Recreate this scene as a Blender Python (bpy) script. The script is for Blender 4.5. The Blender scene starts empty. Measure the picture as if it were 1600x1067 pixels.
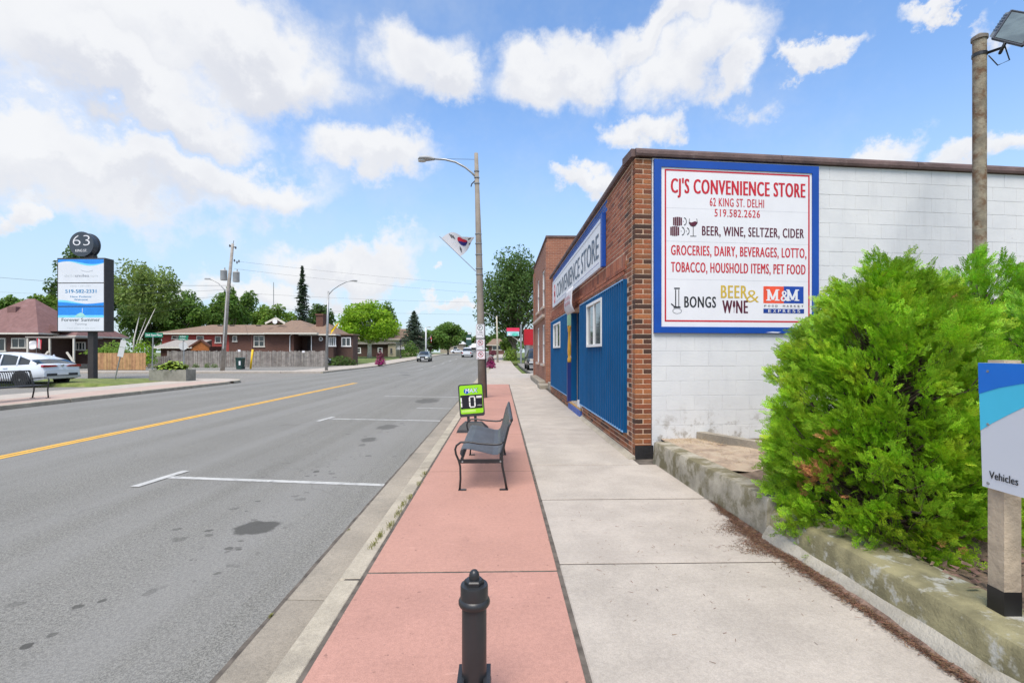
import bpy, math, random
import numpy as np
from mathutils import Vector, Matrix, noise
SC = bpy.context.scene
COL = SC.collection
RND = random.Random(7)
rad = math.radians

# ------------------------------------------------------------------ camera
CAM_H, FOC, HOR, YAW = 1.45, 750.0, 551.0, math.atan(18 / 750.0)
CA, SA = math.cos(YAW), math.sin(YAW)
cam = bpy.data.cameras.new('camera')
cam.sensor_width = 36.0
cam.lens = 36.0 * FOC / 1600.0
cam.shift_y = (HOR - 533.5) / 1600.0
cam.clip_start = 0.05
cam.clip_end = 5000
camo = bpy.data.objects.new('camera', cam)
COL.objects.link(camo)
camo.location = (0, 0, CAM_H)
camo.rotation_euler = (math.pi / 2, 0, -YAW)
SC.camera = camo

# ------------------------------------------------------------------ light
SUN_EL, SUN_AZ = rad(62), rad(196)          # azimuth clockwise from +Y
sun = bpy.data.lights.new('sun', 'SUN')
sun.energy = 2.2
sun.angle = rad(34)
sun.color = (1.0, 0.93, 0.83)
suno = bpy.data.objects.new('sun', sun)
COL.objects.link(suno)
sd = Vector((math.sin(SUN_AZ) * math.cos(SUN_EL), math.cos(SUN_AZ) * math.cos(SUN_EL), math.sin(SUN_EL)))
suno.rotation_euler = (-sd).to_track_quat('-Z', 'Y').to_euler()
SC.view_settings.view_transform = 'Standard'
SC.view_settings.look = 'None'
SC.view_settings.gamma = 1.0
SC.view_settings.use_curve_mapping = False
SC.view_settings.exposure = 1.15
SC.cycles.use_denoising = True
SC.cycles.max_bounces = 6
SC.cycles.transparent_max_bounces = 6


class NT:
    """small helper to write node trees"""
    def __init__(s, tree):
        s.t = tree
        s.t.nodes.clear()

    def n(s, typ, **kw):
        nd = s.t.nodes.new(typ)
        for k, v in kw.items():
            if k.startswith('i_'):
                key = k[2:]
                key = int(key) if key.isdigit() else key.replace('_', ' ')
                s.set(nd, key, v)
            else:
                setattr(nd, k, v)
        return nd

    def set(s, nd, key, v):
        if isinstance(v, bpy.types.NodeSocket):
            s.t.links.new(v, nd.inputs[key])
        else:
            nd.inputs[key].default_value = v

    def m(s, op, a, b=0.0, c=0.0, clamp=False):
        nd = s.t.nodes.new('ShaderNodeMath')
        nd.operation = op
        nd.use_clamp = clamp
        for i, x in enumerate((a, b, c)):
            s.set(nd, i, x)
        return nd.outputs[0]

    def vm(s, op, a, b=(0, 0, 0)):
        nd = s.t.nodes.new('ShaderNodeVectorMath')
        nd.operation = op
        s.set(nd, 0, a)
        s.set(nd, 1, b)
        return nd.outputs[1] if op in ('LENGTH', 'DISTANCE', 'DOT_PRODUCT') else nd.outputs[0]

    def mix(s, f, a, b, mode='MIX'):
        nd = s.t.nodes.new('ShaderNodeMix')
        nd.data_type = 'RGBA'
        nd.blend_type = mode
        s.set(nd, 0, f)
        s.set(nd, 6, a if isinstance(a, bpy.types.NodeSocket) else (*a[:3], 1))
        s.set(nd, 7, b if isinstance(b, bpy.types.NodeSocket) else (*b[:3], 1))
        return nd.outputs[2]

    def noise(s, vec, scale, detail=4, rough=0.55, dist=0.0):
        nd = s.n('ShaderNodeTexNoise')
        s.set(nd, 'Vector', vec)
        nd.inputs['Scale'].default_value = scale
        nd.inputs['Detail'].default_value = detail
        nd.inputs['Roughness'].default_value = rough
        nd.inputs['Distortion'].default_value = dist
        return nd.outputs[0]

    def ramp(s, f, lo, hi):
        nd = s.n('ShaderNodeMapRange', interpolation_type='SMOOTHSTEP')
        s.set(nd, 0, f)
        nd.inputs[1].default_value = lo
        nd.inputs[2].default_value = hi
        return nd.outputs[0]


# ------------------------------------------------------------------ sky with cumulus clouds
world = bpy.data.worlds.new('World')
SC.world = world
world.use_nodes = True
T = NT(world.node_tree)
sky = T.n('ShaderNodeTexSky', sky_type='NISHITA', sun_disc=False, sun_elevation=SUN_EL,
          sun_rotation=SUN_AZ, altitude=200, air_density=1.0, dust_density=0.6, ozone_density=2.6)
SKY_STR = 0.125
gen = T.n('ShaderNodeTexCoord').outputs['Generated']
sep = T.n('ShaderNodeSeparateXYZ')
T.set(sep, 0, gen)
dx, dy, dz = sep.outputs
az = T.m('ARCTAN2', dx, dy)
el = T.m('ARCSINE', dz)


def cloud_dir(px, py):
    l, u = (px - 800) / FOC, (HOR - py) / FOC
    x, y = l * CA + SA, -l * SA + CA
    return math.atan2(x, y), math.atan2(u, math.hypot(x, y))


CLOUD_LIT, CLOUD_GREY, HAZE_COL = (3.35, 3.38, 3.45), (2.68, 2.75, 2.98), (2.0, 2.5, 2.95)
# cumulus as seen over the street: centre and half sizes
CL = [(60, 250, 290, 75), (300, 275, 190, 42), (330, 60, 190, 105), (130, 90, 210, 120), (450, 110, 95, 70),
      (660, 85, 78, 72), (715, 135, 50, 48), (566, 255, 92, 42), (40, 335, 38, 30), (870, 130, 85, 60),
      (940, 90, 75, 52), (1050, 30, 100, 48), (1110, 100, 90, 68), (1160, 150, 50, 40), (1280, 68, 50, 24),
      (1500, 10, 75, 20), (1420, 236, 80, 28), (1590, 245, 60, 30), (920, 292, 45, 22), (540, 405, 130, 30),
      (400, 445, 110, 26), (720, 480, 90, 10), (1000, 195, 40, 30), (250, 170, 150, 50)]
field = None
# billowing: the outlines are pushed about by two sizes of turbulence
w1 = T.n('ShaderNodeTexNoise', i_Scale=5.0, i_Detail=3.0)
T.set(w1, 'Vector', gen)
w2 = T.n('ShaderNodeTexNoise', i_Scale=16.0, i_Detail=6.0, i_Roughness=0.65)
T.set(w2, 'Vector', gen)


def shifted(base, ch):
    s1, s2 = T.n('ShaderNodeSeparateColor'), T.n('ShaderNodeSeparateColor')
    T.set(s1, 0, w1.outputs[1])
    T.set(s2, 0, w2.outputs[1])
    v = T.m('ADD', T.m('MULTIPLY', T.m('SUBTRACT', s1.outputs[ch], 0.5), 0.30), T.m('MULTIPLY', T.m('SUBTRACT', s2.outputs[ch], 0.5), 0.13))
    return T.m('ADD', base, v)


under = None
azw, elw = shifted(az, 0), shifted(el, 1)
for (px, py, wx, wy) in CL:
    a0, e0 = cloud_dir(px, py)
    wa = abs(cloud_dir(px + wx, py)[0] - a0) * 1.30
    we = abs(cloud_dir(px, py - wy)[1] - e0) * 1.30
    p = T.m('DIVIDE', T.m('SUBTRACT', azw, a0), wa)
    q = T.m('DIVIDE', T.m('SUBTRACT', elw, e0), we)
    r2 = T.m('ADD', T.m('MULTIPLY', p, p), T.m('MULTIPLY', q, q))
    fld = T.m('SUBTRACT', 1.0, T.m('SQRT', r2))
    un = T.m('MULTIPLY', T.m('MAXIMUM', fld, 0.0), T.m('MULTIPLY_ADD', q, -1.0, 0.05))
    under = un if under is None else T.m('ADD', under, un)
    field = fld if field is None else T.m('SMOOTH_MAX', field, fld, 0.15)
# the same kind of clouds goes on around and behind
rest = T.m('MULTIPLY', T.m('SUBTRACT', T.noise(gen, 2.6, 3, 0.5), 0.50), 4.0)
side = T.m('MAXIMUM', T.ramp(T.m('ABSOLUTE', T.m('SUBTRACT', az, YAW)), 0.86, 1.0), T.ramp(el, 0.66, 0.8))
rest = T.m('SUBTRACT', T.m('MULTIPLY', T.m('ADD', rest, 1.0), side), 1.0)
field = T.m('MAXIMUM', field, rest)
dens = T.m('ADD', field, T.m('MULTIPLY', T.m('SUBTRACT', T.noise(gen, 11.0, 7, 0.62), 0.5), 0.55))
cover = T.m('MULTIPLY', T.ramp(dens, -0.10, 0.54), 0.97)
core = T.ramp(dens, 0.15, 0.8)
shade = T.m('MULTIPLY', T.ramp(T.noise(gen, 6.5, 5, 0.6), 0.42, 0.68), core)
shade = T.m('MAXIMUM', T.m('MULTIPLY', shade, 0.45), T.m('MULTIPLY', T.ramp(T.m('ADD', under, T.m('MULTIPLY', T.m('SUBTRACT', T.noise(gen, 9.0, 4, 0.6), 0.5), 0.25)), -0.04, 0.50), 0.95))
ccol = T.mix(shade, CLOUD_LIT, CLOUD_GREY)
thin = T.m('MULTIPLY', T.ramp(T.noise(gen, 2.2, 6, 0.7), 0.42, 0.75), 0.30)
haze = T.m('SUBTRACT', 1.0, T.ramp(T.m('ABSOLUTE', el), 0.0, 0.50))
hs = T.n('ShaderNodeHueSaturation', i_Saturation=1.08, i_Value=1.0)
T.set(hs, 'Color', sky.outputs[0])
scol = T.mix(T.m('MULTIPLY', haze, 0.85), hs.outputs[0], HAZE_COL)
scol = T.mix(thin, scol, (2.6, 2.85, 3.2))
bg = T.n('ShaderNodeBackground', i_Strength=SKY_STR)
T.set(bg, 'Color', T.mix(cover, scol, ccol))
wo = T.n('ShaderNodeOutputWorld')
T.set(wo, 0, bg.outputs[0])


# ------------------------------------------------------------------ placing helpers
def W(px, d):
    """ground plan position of an image column of the photograph at distance d"""
    l = (px - 800) / FOC * d
    return (l * CA + d * SA, -l * SA + d * CA)


def Zp(py, d):
    return CAM_H - (py - HOR) / FOC * d


def rise(y):
    """the street climbs gently beyond the side street"""
    if y < 50: return 0.0
    if y < 60: return 0.0009 * (y - 50) ** 2
    if y < 110: return 0.09 + 0.018 * (y - 60)
    if y < 220: return 0.99 + 0.007 * (y - 110)
    return 1.76


# ------------------------------------------------------------------ mesh helpers
class MB:
    def __init__(s):
        s.v, s.f = [], []

    def add(s, vs, fs):
        o = len(s.v)
        s.v += [tuple(p) for p in vs]
        s.f += [tuple(i + o for i in f) for f in fs]
        return s

    def box(s, x0, x1, y0, y1, z0, z1):
        return s.obox((0, 0, 0), (1, 0, 0), (0, 1, 0), (0, 0, 1), x0, x1, y0, y1, z0, z1)

    def obox(s, O, U, V, N, u0, u1, v0, v1, n0, n1):
        O, U, V, N = Vector(O), Vector(U), Vector(V), Vector(N)
        P = [O + U * u + V * v + N * n for n in (n0, n1) for v in (v0, v1) for u in (u0, u1)]
        return s.add(P, [(0, 2, 3, 1), (4, 5, 7, 6), (0, 1, 5, 4), (2, 6, 7, 3), (0, 4, 6, 2), (1, 3, 7, 5)])

    def cbox(s, x0, x1, y0, y1, z0, z1, c):
        """box with chamfered edges"""
        pts = []
        for k, z in ((0, z0), (1, z0 + c), (2, z1 - c), (3, z1)):
            i = c if k in (0, 3) else 0
            X0, X1, Y0, Y1 = x0 + i, x1 - i, y0 + i, y1 - i
            e = 0 if k in (0, 3) else c
            if e:
                ring = [(X0 + e, Y0), (X1 - e, Y0), (X1, Y0 + e), (X1, Y1 - e), (X1 - e, Y1), (X0 + e, Y1), (X0, Y1 - e), (X0, Y0 + e)]
            else:
                ring = [(X0, Y0), (X1, Y0), (X1, Y0), (X1, Y1), (X1, Y1), (X0, Y1), (X0, Y1), (X0, Y0)]
            pts += [(a, b, z) for a, b in ring]
        fs = [tuple(range(7, -1, -1)), tuple(range(24, 32))]
        for k in range(3):
            for j in range(8):
                fs.append((k * 8 + j, k * 8 + (j + 1) % 8, k * 8 + 8 + (j + 1) % 8, k * 8 + 8 + j))
        return s.add(pts, fs)

    def tube(s, pts, rad_, n=8, cap=True):
        pts = [Vector(p) for p in pts]
        rs = rad_ if isinstance(rad_, (list, tuple)) else [rad_] * len(pts)
        vs, fs = [], []
        prev = None
        for i, p in enumerate(pts):
            t = (pts[min(i + 1, len(pts) - 1)] - pts[max(i - 1, 0)])
            if t.length < 1e-9: t = Vector((0, 0, 1))
            t.normalize()
            if prev is None:
                a = Vector((1, 0, 0)) if abs(t.x) < 0.9 else Vector((0, 1, 0))
                u = t.cross(a).normalized()
            else:
                u = (prev - t * prev.dot(t)).normalized()
            prev = u
            w = t.cross(u)
            for k in range(n):
                an = 2 * math.pi * k / n
                vs.append(p + (u * math.cos(an) + w * math.sin(an)) * rs[i])
        for i in range(len(pts) - 1):
            for k in range(n):
                fs.append((i * n + k, i * n + (k + 1) % n, (i + 1) * n + (k + 1) % n, (i + 1) * n + k))
        if cap:
            fs.append(tuple(range(n - 1, -1, -1)))
            fs.append(tuple(range((len(pts) - 1) * n, len(pts) * n)))
        return s.add(vs, fs)

    def lathe(s, prof, n=20, c=(0, 0, 0)):
        vs, fs = [], []
        for r, z in prof:
            for k in range(n):
                an = 2 * math.pi * k / n
                vs.append((c[0] + r * math.cos(an), c[1] + r * math.sin(an), c[2] + z))
        for i in range(len(prof) - 1):
            for k in range(n):
                fs.append((i * n + k, i * n + (k + 1) % n, (i + 1) * n + (k + 1) % n, (i + 1) * n + k))
        fs.append(tuple(range(n - 1, -1, -1)))
        fs.append(tuple(range((len(prof) - 1) * n, len(prof) * n)))
        return s.add(vs, fs)

    def prism(s, poly, O, U, V, N, n0, n1):
        """polygon in the U,V plane, given thickness along N"""
        O, U, V, N = Vector(O), Vector(U), Vector(V), Vector(N)
        k = len(poly)
        P = [O + U * u + V * v + N * n0 for u, v in poly] + [O + U * u + V * v + N * n1 for u, v in poly]
        fs = [tuple(range(k - 1, -1, -1)), tuple(range(k, 2 * k))]
        fs += [(i, (i + 1) % k, k + (i + 1) % k, k + i) for i in range(k)]
        return s.add(P, fs)

    def grid(s, rows):
        nr, nc = len(rows), len(rows[0])
        return s.add([p for r in rows for p in r],
                     [(i * nc + j, i * nc + j + 1, (i + 1) * nc + j + 1, (i + 1) * nc + j) for i in range(nr - 1) for j in range(nc - 1)])

    def mesh(s, name, mat, smooth=False, org=(0, 0, 0)):
        me = bpy.data.meshes.new(name)
        ox, oy, oz = org
        me.from_pydata([(a - ox, b - oy, c - oz) for a, b, c in s.v], [], s.f)
        me.materials.append(mat)
        if smooth:
            me.shade_smooth() if smooth is True else me.shade_smooth()
        me.update()
        return me

    def build(s, name, mat, parent=None, smooth=False, world=False):
        """one object; with world=True the vertices are in world space although the parent stands elsewhere"""
        org = tuple(parent.location) if (world and parent) else (0, 0, 0)
        if world and parent and parent.parent: org = tuple(parent.parent.location)
        o = bpy.data.objects.new(name, s.mesh(name, mat, smooth, org))
        COL.objects.link(o)
        if smooth == 'edges': edge_split(o)
        if parent: o.parent = parent
        return o


def edge_split(o):
    me = o.data
    me.shade_smooth()
    md = o.modifiers.new('edges', 'EDGE_SPLIT')
    md.split_angle = rad(38)


def tag(o, label=None, cat=None, group=None, kind=None):
    if label: o['label'] = label
    if cat: o['category'] = cat
    if group: o['group'] = group
    if kind: o['kind'] = kind
    return o


def thing(name, label, cat, loc=(0, 0, 0), rz=0.0, group=None):
    o = bpy.data.objects.new(name, None)
    COL.objects.link(o)
    o.location = loc
    o.rotation_euler = (0, 0, rz)
    o.empty_display_size = 0.2
    return tag(o, label, cat, group)


def inst(name, mesh, parent, loc=(0, 0, 0), rot=(0, 0, 0), scale=(1, 1, 1)):
    o = bpy.data.objects.new(name, mesh)
    COL.objects.link(o)
    o.parent = parent
    o.location, o.rotation_euler, o.scale = loc, rot, scale
    return o


def dup(root, loc, rz=None, label=None):
    def cp(o, par):
        c = o.copy()
        COL.objects.link(c)
        c.parent = par
        for ch in list(kids.get(o.name, [])): cp(ch, c)
        return c
    kids = {}
    for o in COL.objects:
        if o.parent: kids.setdefault(o.parent.name, []).append(o)
    r = cp(root, None)
    r.location = loc
    if rz is not None: r.rotation_euler = (0, 0, rz)
    if label: r['label'] = label
    return r


# ------------------------------------------------------------------ materials
MATS = {}


def mat(name, col, rough=0.7, var=0.12, scale=4.0, bump=0.0, bscale=60.0, metal=0.0, spec=0.4, col2=None,
        rnd=0.0, obj=False, trans=0.0, mott=None, speck=0.0, crack=0.0, scuff=0.0):
    """plain procedural surface: colour varied by noise in space, optional second colour in patches, fine bump"""
    if name in MATS: return MATS[name]
    m = bpy.data.materials.new(name)
    m.use_nodes = True
    t = NT(m.node_tree)
    b = t.n('ShaderNodeBsdfPrincipled')
    pos = t.n('ShaderNodeTexCoord').outputs['Object'] if obj else t.n('ShaderNodeNewGeometry').outputs['Position']
    nz = t.noise(pos, scale, 5, 0.6)
    c = t.mix(t.ramp(nz, 0.3, 0.7), [x * (1 - var) for x in col], [min(1, x * (1 + var)) for x in col])
    if col2:
        lo, hi, sc = mott or (0.5, 0.68, scale * 0.4)
        c = t.mix(t.ramp(t.noise(pos, sc, 6, 0.65), lo, hi), c, col2)
    if speck:
        s_ = t.m('ADD', t.m('MULTIPLY', t.noise(pos, 170, 2, 0.7), 0.6), t.m('MULTIPLY', t.noise(pos, 38, 3, 0.7), 0.4))
        c = t.mix(t.ramp(s_, 0.36, 0.64), t.mix(1.0, c, (1 - speck,) * 3, 'MULTIPLY'), t.mix(1.0, c, (1 + speck,) * 3, 'MULTIPLY'))
        # small dark spots of gum and dirt
        c = t.mix(t.m('MULTIPLY', t.ramp(t.noise(pos, 11, 2, 0.5), 0.72, 0.76), 0.30), c, [x * 0.45 for x in col])
    if scuff:
        st = t.n('ShaderNodeVectorMath', operation='MULTIPLY')
        t.set(st, 0, pos)
        st.inputs[1].default_value = (2.2, 9.0, 1.0)
        c = t.mix(t.m('MULTIPLY', t.ramp(t.noise(st.outputs[0], 1.6, 6, 0.75), 0.60, 0.72), scuff), c, [min(1, x * 1.5 + .06) for x in col])
        c = t.mix(t.m('MULTIPLY', t.ramp(t.noise(pos, 5.0, 6, 0.75), 0.58, 0.70), scuff * .8), c, [x * 0.55 for x in col])
        c = t.mix(t.m('MULTIPLY', t.ramp(t.noise(pos, 23, 2, 0.5), 0.70, 0.74), scuff * 1.4), c, [x * 0.35 for x in col])
    if rnd:
        g = t.n('ShaderNodeNewGeometry').outputs['Random Per Island']
        o = t.n('ShaderNodeObjectInfo').outputs['Random']
        r = t.m('FRACT', t.m('ADD', g, t.m('MULTIPLY', o, 7.31)))
        h = t.n('ShaderNodeHueSaturation')
        t.set(h, 'Color', c)
        t.set(h, 'Value', t.m('ADD', 1 - rnd, t.m('MULTIPLY', r, 2 * rnd)))
        t.set(h, 'Hue', t.m('ADD', 0.5 - rnd * 0.06, t.m('MULTIPLY', t.m('FRACT', t.m('MULTIPLY', r, 13.7)), rnd * 0.12)))
        c = h.outputs[0]
    t.set(b, 'Base Color', c)
    b.inputs['Roughness'].default_value = rough
    b.inputs['Metallic'].default_value = metal
    b.inputs['Specular IOR Level'].default_value = spec
    if bump:
        bp = t.n('ShaderNodeBump', i_Strength=bump, i_Distance=0.02)
        t.set(bp, 'Height', t.noise(pos, bscale, 4, 0.6))
        t.set(b, 'Normal', bp.outputs[0])
    out = t.n('ShaderNodeOutputMaterial')
    if trans:
        tr = t.n('ShaderNodeBsdfTranslucent')
        t.set(tr, 'Color', t.mix(0.5, c, [min(1, col[0] * 1.6), min(1, col[1] * 1.5), col[2]]))
        mx = t.n('ShaderNodeMixShader', i_0=trans)
        t.set(mx, 1, b.outputs[0])
        t.set(mx, 2, tr.outputs[0])
        t.set(out, 0, mx.outputs[0])
    else:
        t.set(out, 0, b.outputs[0])
    MATS[name] = m
    return m


def S(r, g, b):
    """sRGB 0-255 to linear"""
    return tuple(((c / 255 + 0.055) / 1.055) ** 2.4 if c > 10 else c / 255 / 12.92 for c in (r, g, b))


def glass_mat(name, col=(0.02, 0.03, 0.035), rough=0.06, inner=None):
    if name in MATS: return MATS[name]
    m = mat(name, col, rough, 0.25, 1.5, spec=0.9)
    return m


def brick_wall_mat(name, c1, c2, mortar, w=0.22, h=0.072, var=0.25):
    """far brickwork: courses follow the wall whichever way it faces"""
    if name in MATS: return MATS[name]
    m = bpy.data.materials.new(name)
    m.use_nodes = True
    t = NT(m.node_tree)
    pos = t.n('ShaderNodeNewGeometry').outputs['Position']
    sp = t.n('ShaderNodeSeparateXYZ')
    t.set(sp, 0, pos)
    cb = t.n('ShaderNodeCombineXYZ')
    t.set(cb, 0, t.m('ADD', sp.outputs[0], sp.outputs[1]))
    t.set(cb, 1, sp.outputs[2])
    br = t.n('ShaderNodeTexBrick', i_Color1=(*c1, 1), i_Color2=(*c2, 1), i_Mortar=(*mortar, 1), i_Scale=1.0)
    t.set(br, 'Vector', cb.outputs[0])
    br.inputs['Brick Width'].default_value = w
    br.inputs['Row Height'].default_value = h
    br.inputs['Mortar Size'].default_value = 0.006
    br.inputs['Bias'].default_value = -0.1
    c = t.mix(t.m('MULTIPLY', t.noise(pos, 1.3, 5, 0.65), 0.5), br.outputs[0], [x * 0.45 for x in c1])
    b = t.n('ShaderNodeBsdfPrincipled', i_Roughness=0.85)
    t.set(b, 'Base Color', c)
    bp = t.n('ShaderNodeBump', i_Strength=0.5, i_Distance=0.01)
    t.set(bp, 'Height', t.m('SUBTRACT', 1.0, br.outputs[1]))
    t.set(b, 'Normal', bp.outputs[0])
    t.set(t.n('ShaderNodeOutputMaterial'), 0, b.outputs[0])
    MATS[name] = m
    return m


def brick_mat(name, ramp_cols):
    """single bricks: each takes its own colour out of a firing range"""
    m = bpy.data.materials.new(name)
    m.use_nodes = True
    t = NT(m.node_tree)
    g = t.n('ShaderNodeNewGeometry')
    o = t.n('ShaderNodeObjectInfo').outputs['Random']
    r = t.m('FRACT', t.m('ADD', g.outputs['Random Per Island'], t.m('MULTIPLY', o, 7.31)))
    cr = t.n('ShaderNodeValToRGB')
    cr.color_ramp.interpolation = 'LINEAR'
    els = cr.color_ramp.elements
    for i, (p, c) in enumerate(ramp_cols):
        e = els[i] if i < 2 else els.new(p)
        e.position = p
        e.color = (*c, 1)
    t.set(cr, 0, r)
    nz = t.noise(g.outputs['Position'], 38, 5, 0.65)
    c = t.mix(t.ramp(nz, 0.25, 0.75), t.mix(1.0, cr.outputs[0], (0.78, 0.76, 0.75), 'MULTIPLY'), t.mix(1.0, cr.outputs[0], (1.2, 1.15, 1.1), 'MULTIPLY'))
    b = t.n('ShaderNodeBsdfPrincipled', i_Roughness=0.82)
    t.set(b, 'Base Color', c)
    bp = t.n('ShaderNodeBump', i_Strength=0.5, i_Distance=0.006)
    t.set(bp, 'Height', t.noise(g.outputs['Position'], 90, 4, 0.7))
    t.set(b, 'Normal', bp.outputs[0])
    t.set(t.n('ShaderNodeOutputMaterial'), 0, b.outputs[0])
    MATS[name] = m
    return m


BRICK_MIX = brick_mat('brick_mixed', [(0.0, (0.040, 0.020, 0.014)), (0.20, (0.080, 0.032, 0.018)), (0.4, (0.21, 0.062, 0.026)),
                                      (0.62, (0.29, 0.092, 0.035)), (0.82, (0.16, 0.068, 0.030)), (1.0, (0.34, 0.125, 0.045))])
BRICK_RED = brick_mat('brick_red', [(0.0, (0.14, 0.045, 0.027)), (0.25, (0.26, 0.080, 0.042)), (0.6, (0.33, 0.108, 0.055)),
                                    (1.0, (0.38, 0.14, 0.072))])
BRICK_BLUE = brick_mat('brick_painted_blue', [(0.0, (0.008, 0.07, 0.32)), (0.5, (0.012, 0.095, 0.38)), (1.0, (0.016, 0.11, 0.43))])
MORTAR = mat('mortar', (0.60, 0.43, 0.31), 0.95, 0.15, 12, 0.3)
CONC = mat('concrete', (0.385, 0.343, 0.295), 0.9, 0.10, 2.2, 0.25, 120, rnd=0.05, col2=(0.335, 0.298, 0.255), mott=(0.5, 0.72, 0.9), speck=0.12, scuff=0.15)
KERB = mat('kerb_concrete', (0.36, 0.32, 0.25), 0.9, 0.13, 3.0, 0.3, 140, rnd=0.05, speck=0.18, col2=(0.27, 0.24, 0.19), mott=(0.5, 0.7, 1.6))
GUTTER = mat('gutter_concrete', (0.27, 0.238, 0.19), 0.9, 0.12, 2.0, 0.25, 140, rnd=0.06, speck=0.18, col2=(0.20, 0.18, 0.145), mott=(0.5, 0.7, 1.1))
REDC = mat('red_concrete', (0.39, 0.212, 0.166), 0.85, 0.07, 1.6, 0.15, 130, rnd=0.04, speck=0.13, scuff=0.38, col2=(0.36, 0.195, 0.150), mott=(0.5, 0.72, 0.8))
PINKC = mat('faded_red_concrete', (0.40, 0.30, 0.25), 0.9, 0.07, 1.6, 0.1, 130, rnd=0.03)
SOIL = mat('soil', (0.16, 0.115, 0.08), 0.95, 0.35, 9, 0.8, 50)
SAND = mat('dry_soil', (0.34, 0.26, 0.19), 0.95, 0.25, 7, 0.8, 60, col2=(0.42, 0.34, 0.25), mott=(0.45, 0.65, 5))
JOINT = mat('joint_dirt', (0.10, 0.085, 0.07), 0.95, 0.4, 8)
GRASS = mat('grass_ground', (0.10, 0.14, 0.035), 0.95, 0.3, 1.2, 0.6, 40, col2=(0.17, 0.16, 0.06), mott=(0.5, 0.7, 0.5))
WHITE = mat('white_paint', (0.75, 0.75, 0.74), 0.5, 0.04, 3)
BLACK = mat('black_metal', (0.018, 0.019, 0.021), 0.38, 0.2, 6, spec=0.5)
DARK = mat('dark_plastic', (0.03, 0.031, 0.034), 0.55, 0.2, 5)
GALV = mat('galvanised_steel', (0.30, 0.31, 0.315), 0.45, 0.12, 6, metal=0.6)
GLASS = glass_mat('window_glass')
WOODGREY = mat('weathered_wood', (0.24, 0.22, 0.20), 0.9, 0.25, 3, 0.4, 30, rnd=0.22)
WIRE = mat('wire', (0.05, 0.05, 0.055), 0.7)

# ================================================================== SETTING: ground, road, pavements
def ystops(y0, y1, fine=2.0):
    ys, y = [y0], y0
    while y < y1 - 1e-6:
        y = min(y1, y + (fine if y < 130 else 12))
        ys.append(y)
    return ys


def sheet(name, x0, x1, y0, y1, z, m, depth=0.0, parent=None, kind='structure', nx=1, fine=4.0):
    """strip of ground that follows the rise of the street; depth gives it edges"""
    ys = ystops(y0, y1, fine)
    b = MB()
    b.grid([[(x0 + (x1 - x0) * i / nx, y, z + rise(y)) for i in range(nx + 1)] for y in ys])
    if depth:
        for x, fl in ((x0, 1), (x1, 0)):
            rows = [[(x, y, z + rise(y)), (x, y, z - depth + rise(y))] for y in ys]
            b.grid(rows)
        for y in (y0, y1):
            b.grid([[(x0, y, z + rise(y)), (x1, y, z + rise(y))], [(x0, y, z - depth + rise(y)), (x1, y, z - depth + rise(y))]])
    o = b.build(name, m, parent)
    if not parent: tag(o, kind=kind)
    return o


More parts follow.
